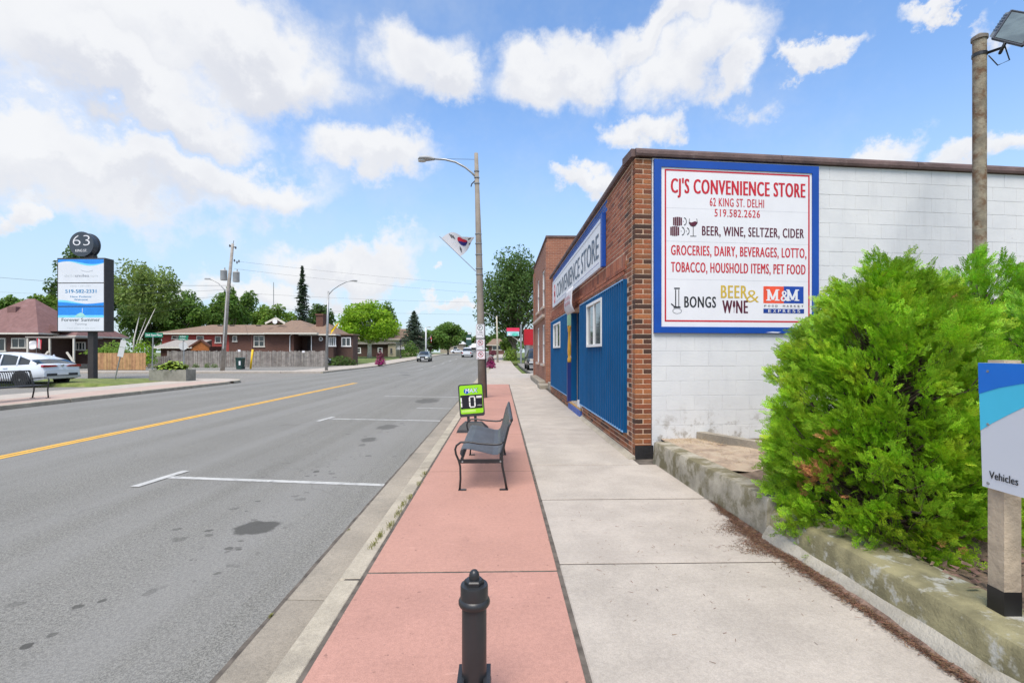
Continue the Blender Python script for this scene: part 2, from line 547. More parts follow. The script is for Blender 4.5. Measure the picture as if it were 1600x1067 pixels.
def asphalt(name, col, lane=True, stains=()):
    m = bpy.data.materials.new(name)
    m.use_nodes = True
    t = NT(m.node_tree)
    pos = t.n('ShaderNodeNewGeometry').outputs['Position']
    fine = t.m('ADD', t.m('MULTIPLY', t.noise(pos, 160, 2, 0.7), 0.55), t.m('MULTIPLY', t.noise(pos, 55, 3, 0.75), 0.45))
    c = t.mix(t.ramp(fine, 0.40, 0.60), [x * 0.52 for x in col], [x * 1.46 for x in col])
    big = t.noise(pos, 0.35, 5, 0.6)
    c = t.mix(t.m('MULTIPLY', t.ramp(big, 0.35, 0.7), 0.35), c, [x * 0.72 for x in col])
    if lane:
        st = t.n('ShaderNodeVectorMath', operation='MULTIPLY')
        t.set(st, 0, pos)
        st.inputs[1].default_value = (1.1, 0.03, 0)
        wear = t.noise(st.outputs[0], 1.0, 4, 0.6)
        c = t.mix(t.m('MULTIPLY', t.ramp(wear, 0.40, 0.65), 0.45), c, [col[0] * 1.30, col[1] * 1.31, col[2] * 1.38])
        # pale speckle of aggregate and small oil drips where cars stand
        drip = t.m('MULTIPLY', t.ramp(t.noise(pos, 9.0, 2, 0.5), 0.655, 0.69), t.ramp(t.noise(pos, 0.9, 2, 0.5), 0.46, 0.58))
        sp = t.n('ShaderNodeSeparateXYZ')
        t.set(sp, 0, pos)
        inpark = t.m('MULTIPLY', t.ramp(sp.outputs[0], -4.2, -3.4), t.m('SUBTRACT', 1.0, t.ramp(sp.outputs[0], -2.2, -1.6)))
        c = t.mix(t.m('MULTIPLY', t.m('MULTIPLY', drip, inpark), 0.6), c, [x * 0.45 for x in col])
    f = None
    n1 = t.m('MULTIPLY', t.m('SUBTRACT', t.noise(pos, 5.5, 4, 0.6), 0.5), 1.3)
    n2 = t.m('MULTIPLY', t.m('SUBTRACT', t.noise(pos, 14.0, 3, 0.6), 0.5), 2.0)
    for (x, y, rx, ry, amt) in stains:
        q = t.vm('SUBTRACT', pos, (x, y, 0))
        mu = t.n('ShaderNodeVectorMath', operation='MULTIPLY')
        t.set(mu, 0, q)
        mu.inputs[1].default_value = (1 / rx, 1 / ry, 0)
        dd = t.m('ADD', t.vm('LENGTH', mu.outputs[0]), n1 if rx > .12 else n2)
        v = t.m('MULTIPLY', t.m('SUBTRACT', 1.0, t.ramp(dd, 0.75, 1.08)), amt)
        f = v if f is None else t.m('MAXIMUM', f, v)
    if f: c = t.mix(f, c, [x * 0.33 for x in col])
    cell = t.n('ShaderNodeTexVoronoi', i_Scale=0.22, feature='DISTANCE_TO_EDGE')
    dv = t.n('ShaderNodeVectorMath', operation='ADD')
    t.set(dv, 0, pos)
    nzc = t.n('ShaderNodeTexNoise', i_Scale=1.2)
    t.set(nzc, 'Vector', pos)
    t.set(dv, 1, nzc.outputs[1])
    t.set(cell, 'Vector', dv.outputs[0])
    crack = t.m('SUBTRACT', 1.0, t.ramp(cell.outputs[0], 0.0, 0.004))
    c = t.mix(t.m('MULTIPLY', crack, 0.18), c, [x * 0.35 for x in col])
    b = t.n('ShaderNodeBsdfPrincipled', i_Roughness=0.88)
    b.inputs['Specular IOR Level'].default_value = 0.3
    t.set(b, 'Base Color', c)
    bp = t.n('ShaderNodeBump', i_Strength=0.55, i_Distance=0.012)
    t.set(bp, 'Height', fine)
    t.set(b, 'Normal', bp.outputs[0])
    t.set(t.n('ShaderNodeOutputMaterial'), 0, b.outputs[0])
    MATS[name] = m
    return m


def g2(px, py, z=-0.13):
    d = FOC * (CAM_H - z) / (py - HOR)
    return W(px, d)


stains = []
for (px, py, rx, ry, a) in [(400, 824, .19, .20, .85), (378, 830, .1, .1, .8), (280, 842, .10, .09, .45), (235, 925, .06, .1, .4), (43, 1009, .05, .05, .9),
                            (82, 991, .04, .04, .6), (160, 938, .035, .04, .8), (340, 895, .05, .06, .6), (357, 856, .07, .06, .7),
                            (605, 667, .22, .35, .6), (577, 687, .16, .25, .65), (566, 695, .1, .2, .5), (668, 626, .4, .8, .6), (470, 780, .1, .1, .4)]:
    x, y = g2(px, py)
    stains.append((x, y, rx, ry, a))
RS = random.Random(5)
stains = [(x, y, rx * (1 if rx > .15 else .6), ry * (1 if rx > .15 else .6), a) for (x, y, rx, ry, a) in stains]
for (mx, my, sx_, sy_, n_) in ((-2.6, 4.3, .35, .7, 14), (-2.5, 6.6, .35, .8, 10), (-2.6, 9.6, .35, 1.0, 8), (-2.3, 12.6, .5, 1.2, 6)):
    for _ in range(n_):
        r_ = RS.uniform(.012, .045)
        stains.append((RS.gauss(mx, sx_), RS.gauss(my, sy_), r_ * 1.2, r_, RS.uniform(.35, .8)))
ASPH = asphalt('asphalt', (0.182, 0.178, 0.160), True, stains)
ASPH2 = asphalt('old_asphalt', (0.215, 0.205, 0.185), False)

b = MB()
ys = [-40, -10, 10, 30, 50] + list(range(52, 112, 3)) + [120, 160, 220, 400, 900, 2500]
b.grid([[(x, y, -0.32 + rise(y)) for x in (-2500, -400, -60, -20, 0, 20, 60, 400, 2500)] for y in ys])
tag(b.build('ground', GRASS), kind='structure')
XL, XR = -13.66, -1.37
tag(sheet('road', XL, XR, -12, 420, -0.13, ASPH, 0.15, nx=6), kind='structure')
sheet('side_street', -90, XL - 0.004, 27.6, 37.2, -0.131, ASPH2, 0.15)
sheet('parking_lot', -60, -17.1, -8, 24.5, -0.10, ASPH2, 0.15)
sheet('driveway', 2.2, 16, 28.9, 62, -0.03, ASPH2, 0.2)

# tarry crack where the asphalt meets the gutter
cr = MB()
for i in range(110):
    y = 1.2 + i * .18
    w0, w1 = [.012 + .022 * abs(noise.noise((q * 2.1, 7, 0))) + .012 * abs(noise.noise((q * 9, 2, 0))) for q in (y, y + .18)]
    cr.add([(XR - w0, y, -.1255), (XR + .006, y, -.1255), (XR + .006, y + .18, -.1255), (XR - w1, y + .18, -.1255)], [(0, 1, 2, 3)])
tag(cr.build('road_edge_crack', JOINT), kind='structure')
# painted lines on the road
YEL = mat('yellow_road_paint', S(212, 163, 62), 0.7, 0.1, 5, col2=S(190, 150, 90), mott=(0.58, 0.75, 6))
WLINE = mat('white_road_paint', (0.43, 0.43, 0.41), 0.75, 0.08, 5, col2=(0.27, 0.27, 0.26), mott=(0.50, 0.66, 9))
marks = tag(bpy.data.objects.new('road_markings', None), kind='structure')
COL.objects.link(marks)


def quadmark(name, pts, m, z=-0.126):
    return MB().add([(x, y, z + rise(y)) for x, y in pts], [(0, 1, 2, 3)]).build(name, m, marks)


for x in (-7.615, -7.475):
    quadmark('yellow_line', [(x - .05, -12), (x + .05, -12), (x + .05, 25.2), (x - .05, 25.2)], YEL)
for k in range(9):
    y = 44 + 9 * k
    quadmark('dash', [(-7.6, y), (-7.5, y), (-7.5, y + 3), (-7.6, y + 3)], WLINE)
for (y, xa, tee) in ((5.76, -4.2, 1), (11.15, -4.1, 1), (17.1, -4.2, 0), (0.2, -4.2, 1)):
    quadmark('stall_line', [(xa, y + .38), (XR - .01, y - .05), (XR - .01, y + .05), (xa, y + .48)], WLINE)
    if tee:
        quadmark('stall_tee', [(xa - .16, y), (xa - .05, y - .02), (xa + .06, y + .74), (xa - .05, y + .76)], WLINE, -0.122)
quadmark('stall_line', [(-2.4, 13.75), (XR - .01, 13.55), (XR - .01, 13.62), (-2.4, 13.83)], WLINE)
for k in range(2):
    x, y = W(600, 40 + k * 4)
    o = MB().lathe([(0.33, -0.127), (0.33, -0.1245), (0.30, -0.1235)], 24, (x + 3, y - 6, 0)).build('manhole_cover', mat('cast_iron', (0.07, 0.07, 0.07), 0.7, 0.2), marks)

# kerb, gutter and pavement on the near side, laid in pieces
kerb = tag(bpy.data.objects.new('kerb', None), kind='structure')
COL.objects.link(kerb)
km = MB().cbox(-1.04, -0.893, 0.005, 2.995, -0.3, 0.0, 0.012).mesh('kerb_stone', KERB)
gb = MB()
gb.add([(XR + .004, .004, -.127), (-1.036, .004, -.137), (-1.036, 2.996, -.137), (XR + .004, 2.996, -.127),
        (XR + .004, .004, -.3), (-1.036, .004, -.3), (-1.036, 2.996, -.3), (XR + .004, 2.996, -.3)],
       [(0, 1, 2, 3), (0, 4, 5, 1), (2, 6, 7, 3), (0, 3, 7, 4), (1, 5, 6, 2)])
gm = gb.mesh('gutter_slab', GUTTER)
for k in range(-3, 6):
    inst('kerb_stone', km, kerb, (0, 3.1 + 3 * k, 0))
    inst('gutter_slab', gm, kerb, (0, 3.1 + 3 * k, 0))
strip = tag(bpy.data.objects.new('red_pavement_strip', None), kind='structure')
COL.objects.link(strip)
rm = MB().cbox(-0.880, 0.382, 0.006, 2.694, -0.2, 0.0, 0.008).mesh('red_slab', REDC)
for k in range(-2, 7):
    inst('red_slab', rm, strip, (0, 3.19 + 2.7 * k, -0.001 * (k % 2)))
walk = tag(bpy.data.objects.new('sidewalk', None), kind='structure')
COL.objects.link(walk)
sm1 = MB().cbox(0.402, 2.10, 0.007, 1.443, -0.2, 0.0, 0.010).mesh('slab_wide', CONC)
sm2 = MB().cbox(0.402, 1.805, 0.007, 1.443, -0.2, 0.0, 0.010).mesh('slab', CONC)
for k in range(-4, 13):
    y = 3.285 + 1.45 * k
    inst('slab', sm1 if y < 4.9 else sm2, walk, (0, y, 0.0015 * ((k * 7) % 3)), (0, 0, 0.0006 * ((k * 5) % 3 - 1)))
sheet('pavement_bed', -1.0, 2.6, -8, 22.0, -0.0035, JOINT)
# beyond: striped driveway crossing, then plain pavement
sheet('driveway_crossing', -0.95, 2.35, 22.06, 33.6, -0.012, CONC, 0.2)
for k in range(7):
    y = 22.5 + 1.55 * k
    MB().box(-0.55, 1.75, y, y + 0.16, -0.011, -0.0075).build('crossing_bar', WLINE, marks)
sheet('far_sidewalk', -0.88, 1.5, 33.65, 150, 0.0, CONC, 0.2)
sheet('far_kerb', -1.36, -0.89, 24.0, 150, -0.06, KERB, 0.12)
sheet('verge', 1.56, 6.5, 62.5, 150, -0.02, GRASS, 0.2)

# far side: kerb stones, faded red strip, plain slabs, lawn
fk = tag(bpy.data.objects.new('kerb_across', None), kind='structure')
COL.objects.link(fk)
km2 = MB().cbox(XL - .17, XL - .005, 0.006, 2.994, -0.3, 0.0, 0.015).mesh('kerb_stone_across', KERB)
for k in range(-3, 8):
    inst('kerb_stone', km2, fk, (0, 0.6 + 3 * k, 0))
# rounded corner into the side street
cx, cy, R = XL - 2.6, 24.93, 2.43
ang_ = [math.pi / 2 * i / 12 for i in range(13)]
ins = [(cx + R * math.cos(a), cy + R * math.sin(a)) for a in ang_]
outs = [(cx + (R + .165) * math.cos(a), cy + (R + .165) * math.sin(a)) for a in ang_]
MB().grid([[(x, y, 0) for x, y in ins], [(x, y, 0) for x, y in outs], [(x, y, -.3) for x, y in outs]]).build('corner_kerb', KERB, fk)
fs_ = tag(bpy.data.objects.new('sidewalk_across', None), kind='structure')
COL.objects.link(fs_)
pm = MB().cbox(XL - 1.75, XL - .18, 0.004, 2.396, -0.2, -0.002, 0.006).mesh('faded_slab', PINKC)
cm = MB().cbox(XL - 3.44, XL - 1.76, 0.004, 2.396, -0.2, -0.001, 0.006).mesh('plain_slab', CONC)
for k in range(-4, 10):
    y = 0.9 + 2.4 * k
    inst('faded_slab', pm, fs_, (0, y, 0))
    inst('plain_slab', cm, fs_, (0, y, 0))
cpoly = [(XL - 3.44, 24.91), (XL - .18, 24.91)] + ins[1:] + [(XL - 3.44, 27.36)]
MB().prism(cpoly, (0, 0, 0), (1, 0, 0), (0, 1, 0), (0, 0, 1), -.25, -.002).build('corner_slab', CONC, fs_)
sheet('street_corner', XL - 3.4, XL - .003, 24.6, 27.59, -0.1312, ASPH2, 0.15)
lb = MB()
lb.grid([[(XL - 3.46, y, 0.0), (XL - 5, y, 0.06), (XL - 9, y, 0.05), (XL - 12, y, 0.02), (XL - 12.1, y, -.15)] for y in (22.2, 24, 25.6, 26.6)])
lb.grid([[(XL - 3.46, 26.6, 0.0), (XL - 5, 26.6, 0.06), (XL - 9, 26.6, 0.05), (XL - 12, 26.6, 0.02)],
         [(XL - 3.46, 26.9, -.2), (XL - 5, 26.9, -.2), (XL - 9, 26.9, -.2), (XL - 12, 26.9, -.2)]])
lb.grid([[(XL - 3.46, 22.2, 0.0), (XL - 5, 22.2, 0.06), (XL - 9, 22.2, 0.05), (XL - 12, 22.2, 0.02)],
         [(XL - 3.46, 22.0, -.2), (XL - 5, 22.0, -.2), (XL - 9, 22.0, -.2), (XL - 12, 22.0, -.2)]])
tag(lb.build('lawn', mat('lawn_turf', (0.13, 0.165, 0.04), 0.95, 0.25, 3, 0.6, 60, col2=(0.23, 0.20, 0.09), mott=(0.5, 0.7, 1.5)), smooth=True), kind='structure')
sheet('far_corner_sidewalk', XL - 3.2, XL - 0.17, 37.3, 160, 0.0, CONC, 0.2)
sheet('far_corner_kerb', XL - .165, XL - .004, 37.3, 160, -0.01, KERB, 0.2)
sheet('side_street_sidewalk', -80, XL - 3.24, 37.3, 39.2, -0.004, CONC, 0.2)
sheet('side_street_kerb', -80, XL - 12.2, 26.7, 27.55, -0.02, KERB, 0.2)
sheet('gravel_yard', -70, XL - 3.24, 39.24, 50, -0.02, ASPH2, 0.2)
sheet('front_driveway', -30, XL - 3.24, 50.04, 58, -0.015, ASPH2, 0.2)
sheet('front_lawn', -70, XL - 3.24, 58.04, 160, 0.0, GRASS, 0.25)

# grass tufts in the kerb joint
WEED = mat('weed_leaf', (0.20, 0.20, 0.06), 0.8, 0.3, 30, rnd=0.3, trans=0.2)


def tuft(px, py, n, h, spread, z=0.0):
    x0, y0 = g2(px, py, z)
    b = MB()
    for i in range(n):
        a = RND.uniform(0, 6.28)
        r = RND.uniform(0, spread)
        x, y = x0 + r * 0.25 * math.cos(a), y0 + r * math.sin(a)
        hh = h * RND.uniform(.3, .9)
        lx, ly = RND.uniform(-.9, .9) * hh, RND.uniform(-.9, .9) * hh
        w = RND.uniform(.0008, .0018)
        b.add([(x - w, y, z), (x + w, y, z), (x + lx * .5 + w, y + ly * .5, z + hh * .75), (x + lx * .5 - w, y + ly * .5, z + hh * .75), (x + lx, y + ly, z + hh * .8)],
              [(0, 1, 2, 3), (3, 2, 4)])
    return b


for i, (px, py, n, h, sp, z) in enumerate([(583, 852, 60, .035, .10, 0), (594, 838, 70, .06, .10, 0), (610, 822, 60, .05, .11, 0), (622, 803, 60, .045, .12, 0),
                            (629, 789, 60, .05, .12, 0), (640, 778, 40, .05, .1, 0), (655, 757, 40, .04, .15, 0), (663, 741, 50, .05, .15, 0), (423, 964, 40, .03, .02, -.128),
                            (545, 828, 20, .02, .03, -.128)]):
    o = tuft(px, py, n, h, sp, z).build('weeds', WEED)
    lab = ['a', 'b']
    tag(o, kind='stuff')
    o['label'] = 'small green and straw coloured weeds growing in the joint beside the kerb'
    o['category'] = 'weeds'

# ================================================================== lettering
_fontcache = {}


def text_mesh(body, bold=0.0, space=1.0):
    key = (body, bold, space)
    if key in _fontcache: return _fontcache[key]
    c = bpy.data.curves.new('t', 'FONT')
    c.body = body
    c.offset = bold
    c.space_character = space
    c.resolution_u = 3
    o = bpy.data.objects.new('t', c)
    COL.objects.link(o)
    dg = bpy.context.evaluated_depsgraph_get()
    me = bpy.data.meshes.new_from_object(o.evaluated_get(dg))
    vs = [tuple(v.co) for v in me.vertices]
    fs = [tuple(p.vertices) for p in me.polygons]
    bpy.data.objects.remove(o)
    bpy.data.curves.remove(c)
    bpy.data.meshes.remove(me)
    _fontcache[key] = (vs, fs)
    return vs, fs


_capv = text_mesh('H')[0]
CAP = max(v[1] for v in _capv)


def lettering(body, m, parent, O, U, V, u0, u1, v0, cap, n=0.004, bold=0.0, name='lettering', space=1.0, slant=0.0, world=True, xheight=None):
    """flat print: body between u0 and u1 on the baseline v0 with capitals cap high, n off the surface"""
    O, U, V = Vector(O), Vector(U), Vector(V)
    N = U.cross(V).normalized()
    vs, fs = text_mesh(body, min(bold, 0.0), space)
    x0, x1 = min(v[0] for v in vs), max(v[0] for v in vs)
    sx, sy = (u1 - u0) / (x1 - x0), cap / CAP
    b = MB()
    b.add([O + U * (u0 + (x - x0) * sx + slant * y * sy) + V * (v0 + y * sy) + N * n for x, y, z in vs], fs)
    if bold > 0:
        # a heavier stroke: the same letters again, a hair to either side
        for q, du in enumerate((-bold * cap, bold * cap, -bold * cap * .5, bold * cap * .5)):
            b.add([O + U * (u0 + (x - x0) * sx + slant * y * sy + du) + V * (v0 + y * sy) + N * (n + .00025 * (q + 1)) for x, y, z in vs], fs)
    return b.build(name, m, parent, world=world)


class Plane:
    """flat board to print on: u to the right, v up, n towards the viewer"""
    def __init__(s, O, U, V):
        s.O, s.U, s.V = Vector(O), Vector(U).normalized(), Vector(V).normalized()
        s.N = s.U.cross(s.V)

    def box(s, u0, u1, v0, v1, n0, n1, b=None):
        b = b or MB()
        return b.obox(s.O, s.U, s.V, s.N, u0, u1, v0, v1, n0, n1)

    def poly(s, pts, n0, n1, b=None):
        b = b or MB()
        return b.prism(pts, s.O, s.U, s.V, s.N, n0, n1)

    def text(s, body, m, parent, u0, u1, v0, cap, n, **kw):
        return lettering(body, m, parent, s.O, s.U, s.V, u0, u1, v0, cap, n, **kw)

    def P(s, u, v, n=0.0):
        return s.O + s.U * u + s.V * v + s.N * n


def circ(cu, cv, r, n=24, r2=None, a0=0.0, a1=2 * math.pi):
    r2 = r2 or r
    k = n if abs(a1 - a0 - 2 * math.pi) < 1e-6 else n + 1
    return [(cu + r * math.cos(a0 + (a1 - a0) * i / n), cv + r2 * math.sin(a0 + (a1 - a0) * i / n)) for i in range(k)]


def ringpoly(b, pl, cu, cv, r, w, n0, n1, n=24, r2=None, a0=0.0, a1=2 * math.pi):
    r2 = r2 or r
    for i in range(n):
        t0, t1 = a0 + (a1 - a0) * i / n, a0 + (a1 - a0) * (i + 1) / n
        q = [(cu + rr * math.cos(t), cv + rr * r2 / r * math.sin(t)) for rr, t in ((r, t0), (r, t1), (r - w, t1), (r - w, t0))]
        pl.poly(q, n0, n1, b)
    return b


def stroke(b, pl, pts, w, n0, n1):
    """thick line through points on a plane"""
    for (a, c) in zip(pts[:-1], pts[1:]):
        dx_, dy_ = c[0] - a[0], c[1] - a[1]
        L = math.hypot(dx_, dy_) or 1e-6
        px_, py_ = -dy_ / L * w / 2, dx_ / L * w / 2
        pl.poly([(a[0] - px_, a[1] - py_), (c[0] - px_, c[1] - py_), (c[0] + px_, c[1] + py_), (a[0] + px_, a[1] + py_)], n0, n1, b)
    return b


# ================================================================== THE STORE
FX = 1.83                     # facade plane
Y0, Y1 = 6.5, 17.45           # along the street
ZT = 4.12                     # top of brickwork
WA = rad(5.0)                 # the side wall is not quite square to the street
CW = Vector((FX, Y0, 0))
UW = Vector((math.cos(WA), math.sin(WA), 0))
VZ = Vector((0, 0, 1))
store = thing('store_building', 'one-storey brick convenience store with blue metal front and white block side wall', 'building', (FX, Y0, 0))
BLUE = mat('blue_siding', (0.002, 0.072, 0.20), 0.5, 0.10, 1.2, spec=0.18, col2=(0.003, 0.060, 0.16), mott=(0.5, 0.8, 0.7))
BLUET = mat('blue_trim', (0.22, 0.42, 0.66), 0.5, 0.1, 3)
NAVY = mat('navy_paint', (0.012, 0.028, 0.16), 0.5, 0.15, 4)
SIGNBLUE = mat('sign_blue', (0.002, 0.058, 0.33), 0.5, 0.08, 2)
GOLD = mat('gold_paint', (0.50, 0.27, 0.03), 0.5, 0.15, 4)
MINT = mat('mint_paint', (0.30, 0.50, 0.34), 0.6, 0.1, 4)
OFFW = mat('off_white', (0.62, 0.62, 0.64), 0.6, 0.05, 2)
COPE = mat('coping_clay', (0.115, 0.075, 0.07), 0.75, 0.25, 3, 0.4, 40, col2=(0.20, 0.15, 0.14), mott=(0.55, 0.72, 4))
DOORY0, DOORY1 = 10.78, 12.55
XB = FX + 0.0045               # mortar face, bricks stand proud of it
# body behind the bricks
b = MB()
YW = lambda x: Y0 + .13 + (x - FX) * math.tan(WA)        # just behind the skewed side wall
def core(y0, y1, x0, z0, z1):
    x1 = FX + 6.5
    a0 = max(y0, YW(x0)) if y0 < 6.7 else y0
    a1 = YW(x1) if y0 < 6.7 else y0
    b.add([(x0, a0, z0), (x1, a1, z0), (x1, y1, z0), (x0, y1, z0), (x0, a0, z1), (x1, a1, z1), (x1, y1, z1), (x0, y1, z1)],
          [(0, 3, 2, 1), (4, 5, 6, 7), (0, 1, 5, 4), (1, 2, 6, 5), (2, 3, 7, 6), (3, 0, 4, 7)])
core(6.62, DOORY0, XB, -.2, ZT - .01)
core(DOORY1, Y1, XB, -.2, ZT - .01)
core(DOORY0, DOORY1, XB, 2.5, ZT - .01)
core(DOORY0, DOORY1, FX + 1.05, -.2, 2.5)
b.build('wall_core', MORTAR, store, world=True)
# brick courses
BH, BP, BL = 0.0565, 0.0682, 0.212
protos = {}


def brick_mesh(L, m, w=0.10, h=BH):
    k = (round(L, 3), m.name, w, h)
    if k not in protos:
        protos[k] = MB().cbox(0, w, 0, L, 0, h, 0.0025).mesh('brick', m)
    return protos[k]


jobs = []            # (priority, mesh args, world loc, rot)
ncourse = int(ZT / BP)
SIGN_Y0, SIGN_Y1, SIGN_Z0, SIGN_Z1 = 8.42, 16.3, 2.97, 3.83
for i in range(ncourse):
    z = 0.006 + i * BP
    zc = z + BH / 2
    # end face towards the camera: one long, then two short
    Ue = UW
    m_end = BRICK_MIX
    runs = [(0.0, 0.236)] if i % 2 == 0 else [(0.0, 0.112), (0.124, 0.236)]
    for (u0, u1) in runs:
        jobs.append((0, u1 - u0, m_end, (CW.x + Ue.x * u0, CW.y + Ue.y * u0 , z), 'end'))
    # street face
    y = 6.62
    first = True
    while y < Y1 - 0.02:
        L = BL
        if first and i % 2: L = 0.10
        first = False
        L = min(L, Y1 - y)
        yc = y + L / 2
        sol = 2.70 < zc < 2.915
        skip = False
        if 0.29 < zc < 2.53 and 6.93 < yc: skip = True           # metal siding / doorway
        if zc < 0.30 and DOORY0 - .08 < yc < DOORY1 + .08: skip = True
        if SIGN_Z0 + .05 < zc < SIGN_Z1 - .05 and SIGN_Y0 + .15 < yc < SIGN_Y1 - .15: skip = True
        if sol and yc > 6.95: skip = True
        if not skip:
            m_ = BRICK_MIX if (yc < 6.95 or zc < 0.3) else BRICK_RED
            if zc > SIGN_Z1 and 8.25 < yc < 16.6: m_ = BRICK_BLUE
            out = -0.018 if (abs(zc - 2.66) < .04 and yc > 6.95) else 0.0
            jobs.append((1 + yc, L - 0.012 if L > .03 else L, m_, (FX + out + 0.002 * RND.random(), y, z), 'face'))
        y += L
# soldier course under the sign
y = 6.96
while y < Y1 - .07:
    jobs.append((1 + y + .3, 0.060, BRICK_RED, (FX + 0.004 * RND.random(), y, 2.712), 'soldier'))
    y += 0.0695
jobs.sort(key=lambda j: j[0])
rest = {}
nb = 0
for pr, L, m_, loc, kind in jobs:
    if nb < 298:
        h = 0.205 if kind == 'soldier' else BH
        me = brick_mesh(L, m_, 0.10, h)
        if kind == 'end':
            o = inst('brick', me, store, Vector(loc) - store.location + Vector((0.0, 0.0, 0)), (0, 0, 0))
            # turn the brick so its length runs along the side wall
            o.rotation_euler = (0, 0, WA - math.pi / 2)
            o.location = Vector(loc) - store.location + Vector((-math.sin(WA), math.cos(WA), 0)) * 0.10 * 0
            o.scale = (-1, 1, 1)
        else:
            inst('brick', me, store, Vector(loc) - store.location)
        nb += 1
    else:
        r = rest.setdefault((m_.name), MB())
        h = 0.205 if kind == 'soldier' else BH
        x, yy, z = loc
        r.box(x, x + .05, yy, yy + L, z, z + h)
for nm, r in rest.items():
    tag(r.build('brickwork', MATS[nm], store, world=True), kind='stuff')
# mortar behind the end bricks
MB().obox(CW, UW, VZ, UW.cross(VZ), 0.01, 0.232, -0.2, ZT - .02, -0.14, -0.0045).build('end_mortar', MORTAR, store, world=True)
# tarred plinth at the corner
TAR = mat('tar', (0.018, 0.017, 0.018), 0.6, 0.3, 10, 0.5)
MB().obox(CW, UW, VZ, UW.cross(VZ), 0.002, 0.262, -0.05, 0.185, -0.09, 0.008).build('tarred_plinth', TAR, store, world=True)
MB().add([(FX - .10, 6.47, .002), (FX - .005, 6.47, .05), (FX + .0, 6.47, .002), (FX - .10, 10.68, .002), (FX - .005, 10.68, .05), (FX, 10.68, .002)],
         [(0, 1, 4, 3), (0, 2, 1), (3, 4, 5)]).build('mortar_fillet', KERB, store, world=True)

# white painted block wall
PAINT = bpy.data.materials.new('white_block_paint')
PAINT.use_nodes = True
t = NT(PAINT.node_tree)
g = t.n('ShaderNodeNewGeometry')
pos = g.outputs['Position']
r_ = t.n('ShaderNodeObjectInfo').outputs['Random']
c = t.mix(t.ramp(t.noise(pos, 2.5, 5, 0.65), 0.3, 0.7), (0.60, 0.607, 0.618), (0.66, 0.664, 0.666))
c = t.mix(t.m('MULTIPLY', r_, 0.12), c, (0.55, 0.57, 0.60))
sp = t.n('ShaderNodeSeparateXYZ')
t.set(sp, 0, pos)
low = t.m('SUBTRACT', 1.0, t.ramp(sp.outputs[2], 0.2, 0.9))
grime = t.m('MULTIPLY', t.ramp(t.noise(pos, 7, 6, 0.7), 0.50, 0.66), low)
c = t.mix(t.m('MULTIPLY', grime, 0.85), c, (0.27, 0.245, 0.21))
stv = t.n('ShaderNodeVectorMath', operation='MULTIPLY')
t.set(stv, 0, pos)
stv.inputs[1].default_value = (7.0, 7.0, 0.55)
c = t.mix(t.m('MULTIPLY', t.ramp(t.noise(stv.outputs[0], 1.0, 6, 0.7), 0.54, 0.74), 0.26), c, (0.44, 0.44, 0.44))
flake = t.ramp(t.noise(pos, 16, 5, 0.7), 0.66, 0.71)
c = t.mix(t.m('MULTIPLY', flake, 0.4), c, (0.42, 0.42, 0.43))
bs = t.n('ShaderNodeBsdfPrincipled', i_Roughness=0.62)
t.set(bs, 'Base Color', c)
bp = t.n('ShaderNodeBump', i_Strength=0.35, i_Distance=0.01)
t.set(bp, 'Height', t.noise(pos, 45, 5, 0.65))
t.set(bs, 'Normal', bp.outputs[0])
t.set(t.n('ShaderNodeOutputMaterial'), 0, bs.outputs[0])
MATS['white_block_paint'] = PAINT
NW = UW.cross(VZ)             # out of the wall
WS0, WS1 = 0.245, 10.6
MB().obox(CW, UW, VZ, NW, WS0, WS1, -0.2, ZT - .015, -0.25, -0.004).build('block_core', PAINT, store, world=True)
SGN = (0.262, 2.69, 1.72, 4.085)   # sign on the wall: u0,u1,z0,z1
bm_ = {}
extra = MB()
nblk = 0
for i in range(20):
    z0 = 0.045 + i * 0.2035
    u = WS0 + 0.002
    off = [0.41, 0.205][i % 2]
    first = True
    while u < WS1 - .03:
        L = off if first else 0.406
        first = False
        L = min(L, WS1 - u)
        hid = SGN[0] < u and u + L < SGN[1] and SGN[2] < z0 and z0 + .2 < SGN[3]
        if u < 6.6 and not hid and nblk < 295:
            k = round(L, 3)
            if k not in bm_: bm_[k] = MB().cbox(0, L - .003, -0.06, 0, 0, 0.2008, 0.0025).mesh('block', PAINT)
            P = CW + UW * u + NW * (0.0018 * RND.random()) + VZ * z0
            o = inst('block', bm_[k], store, P - store.location, (0, 0, WA))
            # the block's outer face looks along -Y of its mesh
            o.location = P - store.location + NW * 0.0
            o.scale = (1, -1, 1)
            nblk += 1
        else:
            extra.obox(CW, UW, VZ, NW, u, u + L - .003, z0, z0 + .2008, -0.05, 0.0)
        u += L
tag(extra.build('blockwork', PAINT, store, world=True), kind='stuff')
# clay coping in lengths
def coping(P0, U, N, L, n):
    pl = L / n
    for i in range(n):
        bb = MB()
        bb.prism([(-.34, 0), (.045, 0), (.055, .03), (.05, .075), (.03, .105), (-.34, .115)], P0 + U * (i * pl + .004), N, VZ, U, 0, pl - .008)
        bb.build('coping_tile', COPE, store, world=True)
coping(CW + VZ * (ZT + .0) + UW * 0.0, UW, NW, 10.6, 5)
coping(Vector((FX, Y0 + .36, ZT + .002)), Vector((0, 1, 0)), Vector((-1, 0, 0)), Y1 - Y0 - .36, 5)
MB().obox(CW, UW, VZ, NW, -0.05, 0.003, ZT + .001, ZT + .106, -.36, .0).build('coping_corner', COPE, store, world=True)
# roof behind the parapet
MB().box(FX + .3, FX + 10, Y0 + 1.6, Y1 - .1, ZT - .35, ZT - .3).build('roof', mat('tar_roof', (0.05, 0.05, 0.05), 0.9), store, world=True)
MB().box(FX + 6.51, FX + 10.4, Y0 + 1.15, Y1, -0.2, ZT - .36).build('rear_wall', PAINT, store, world=True)

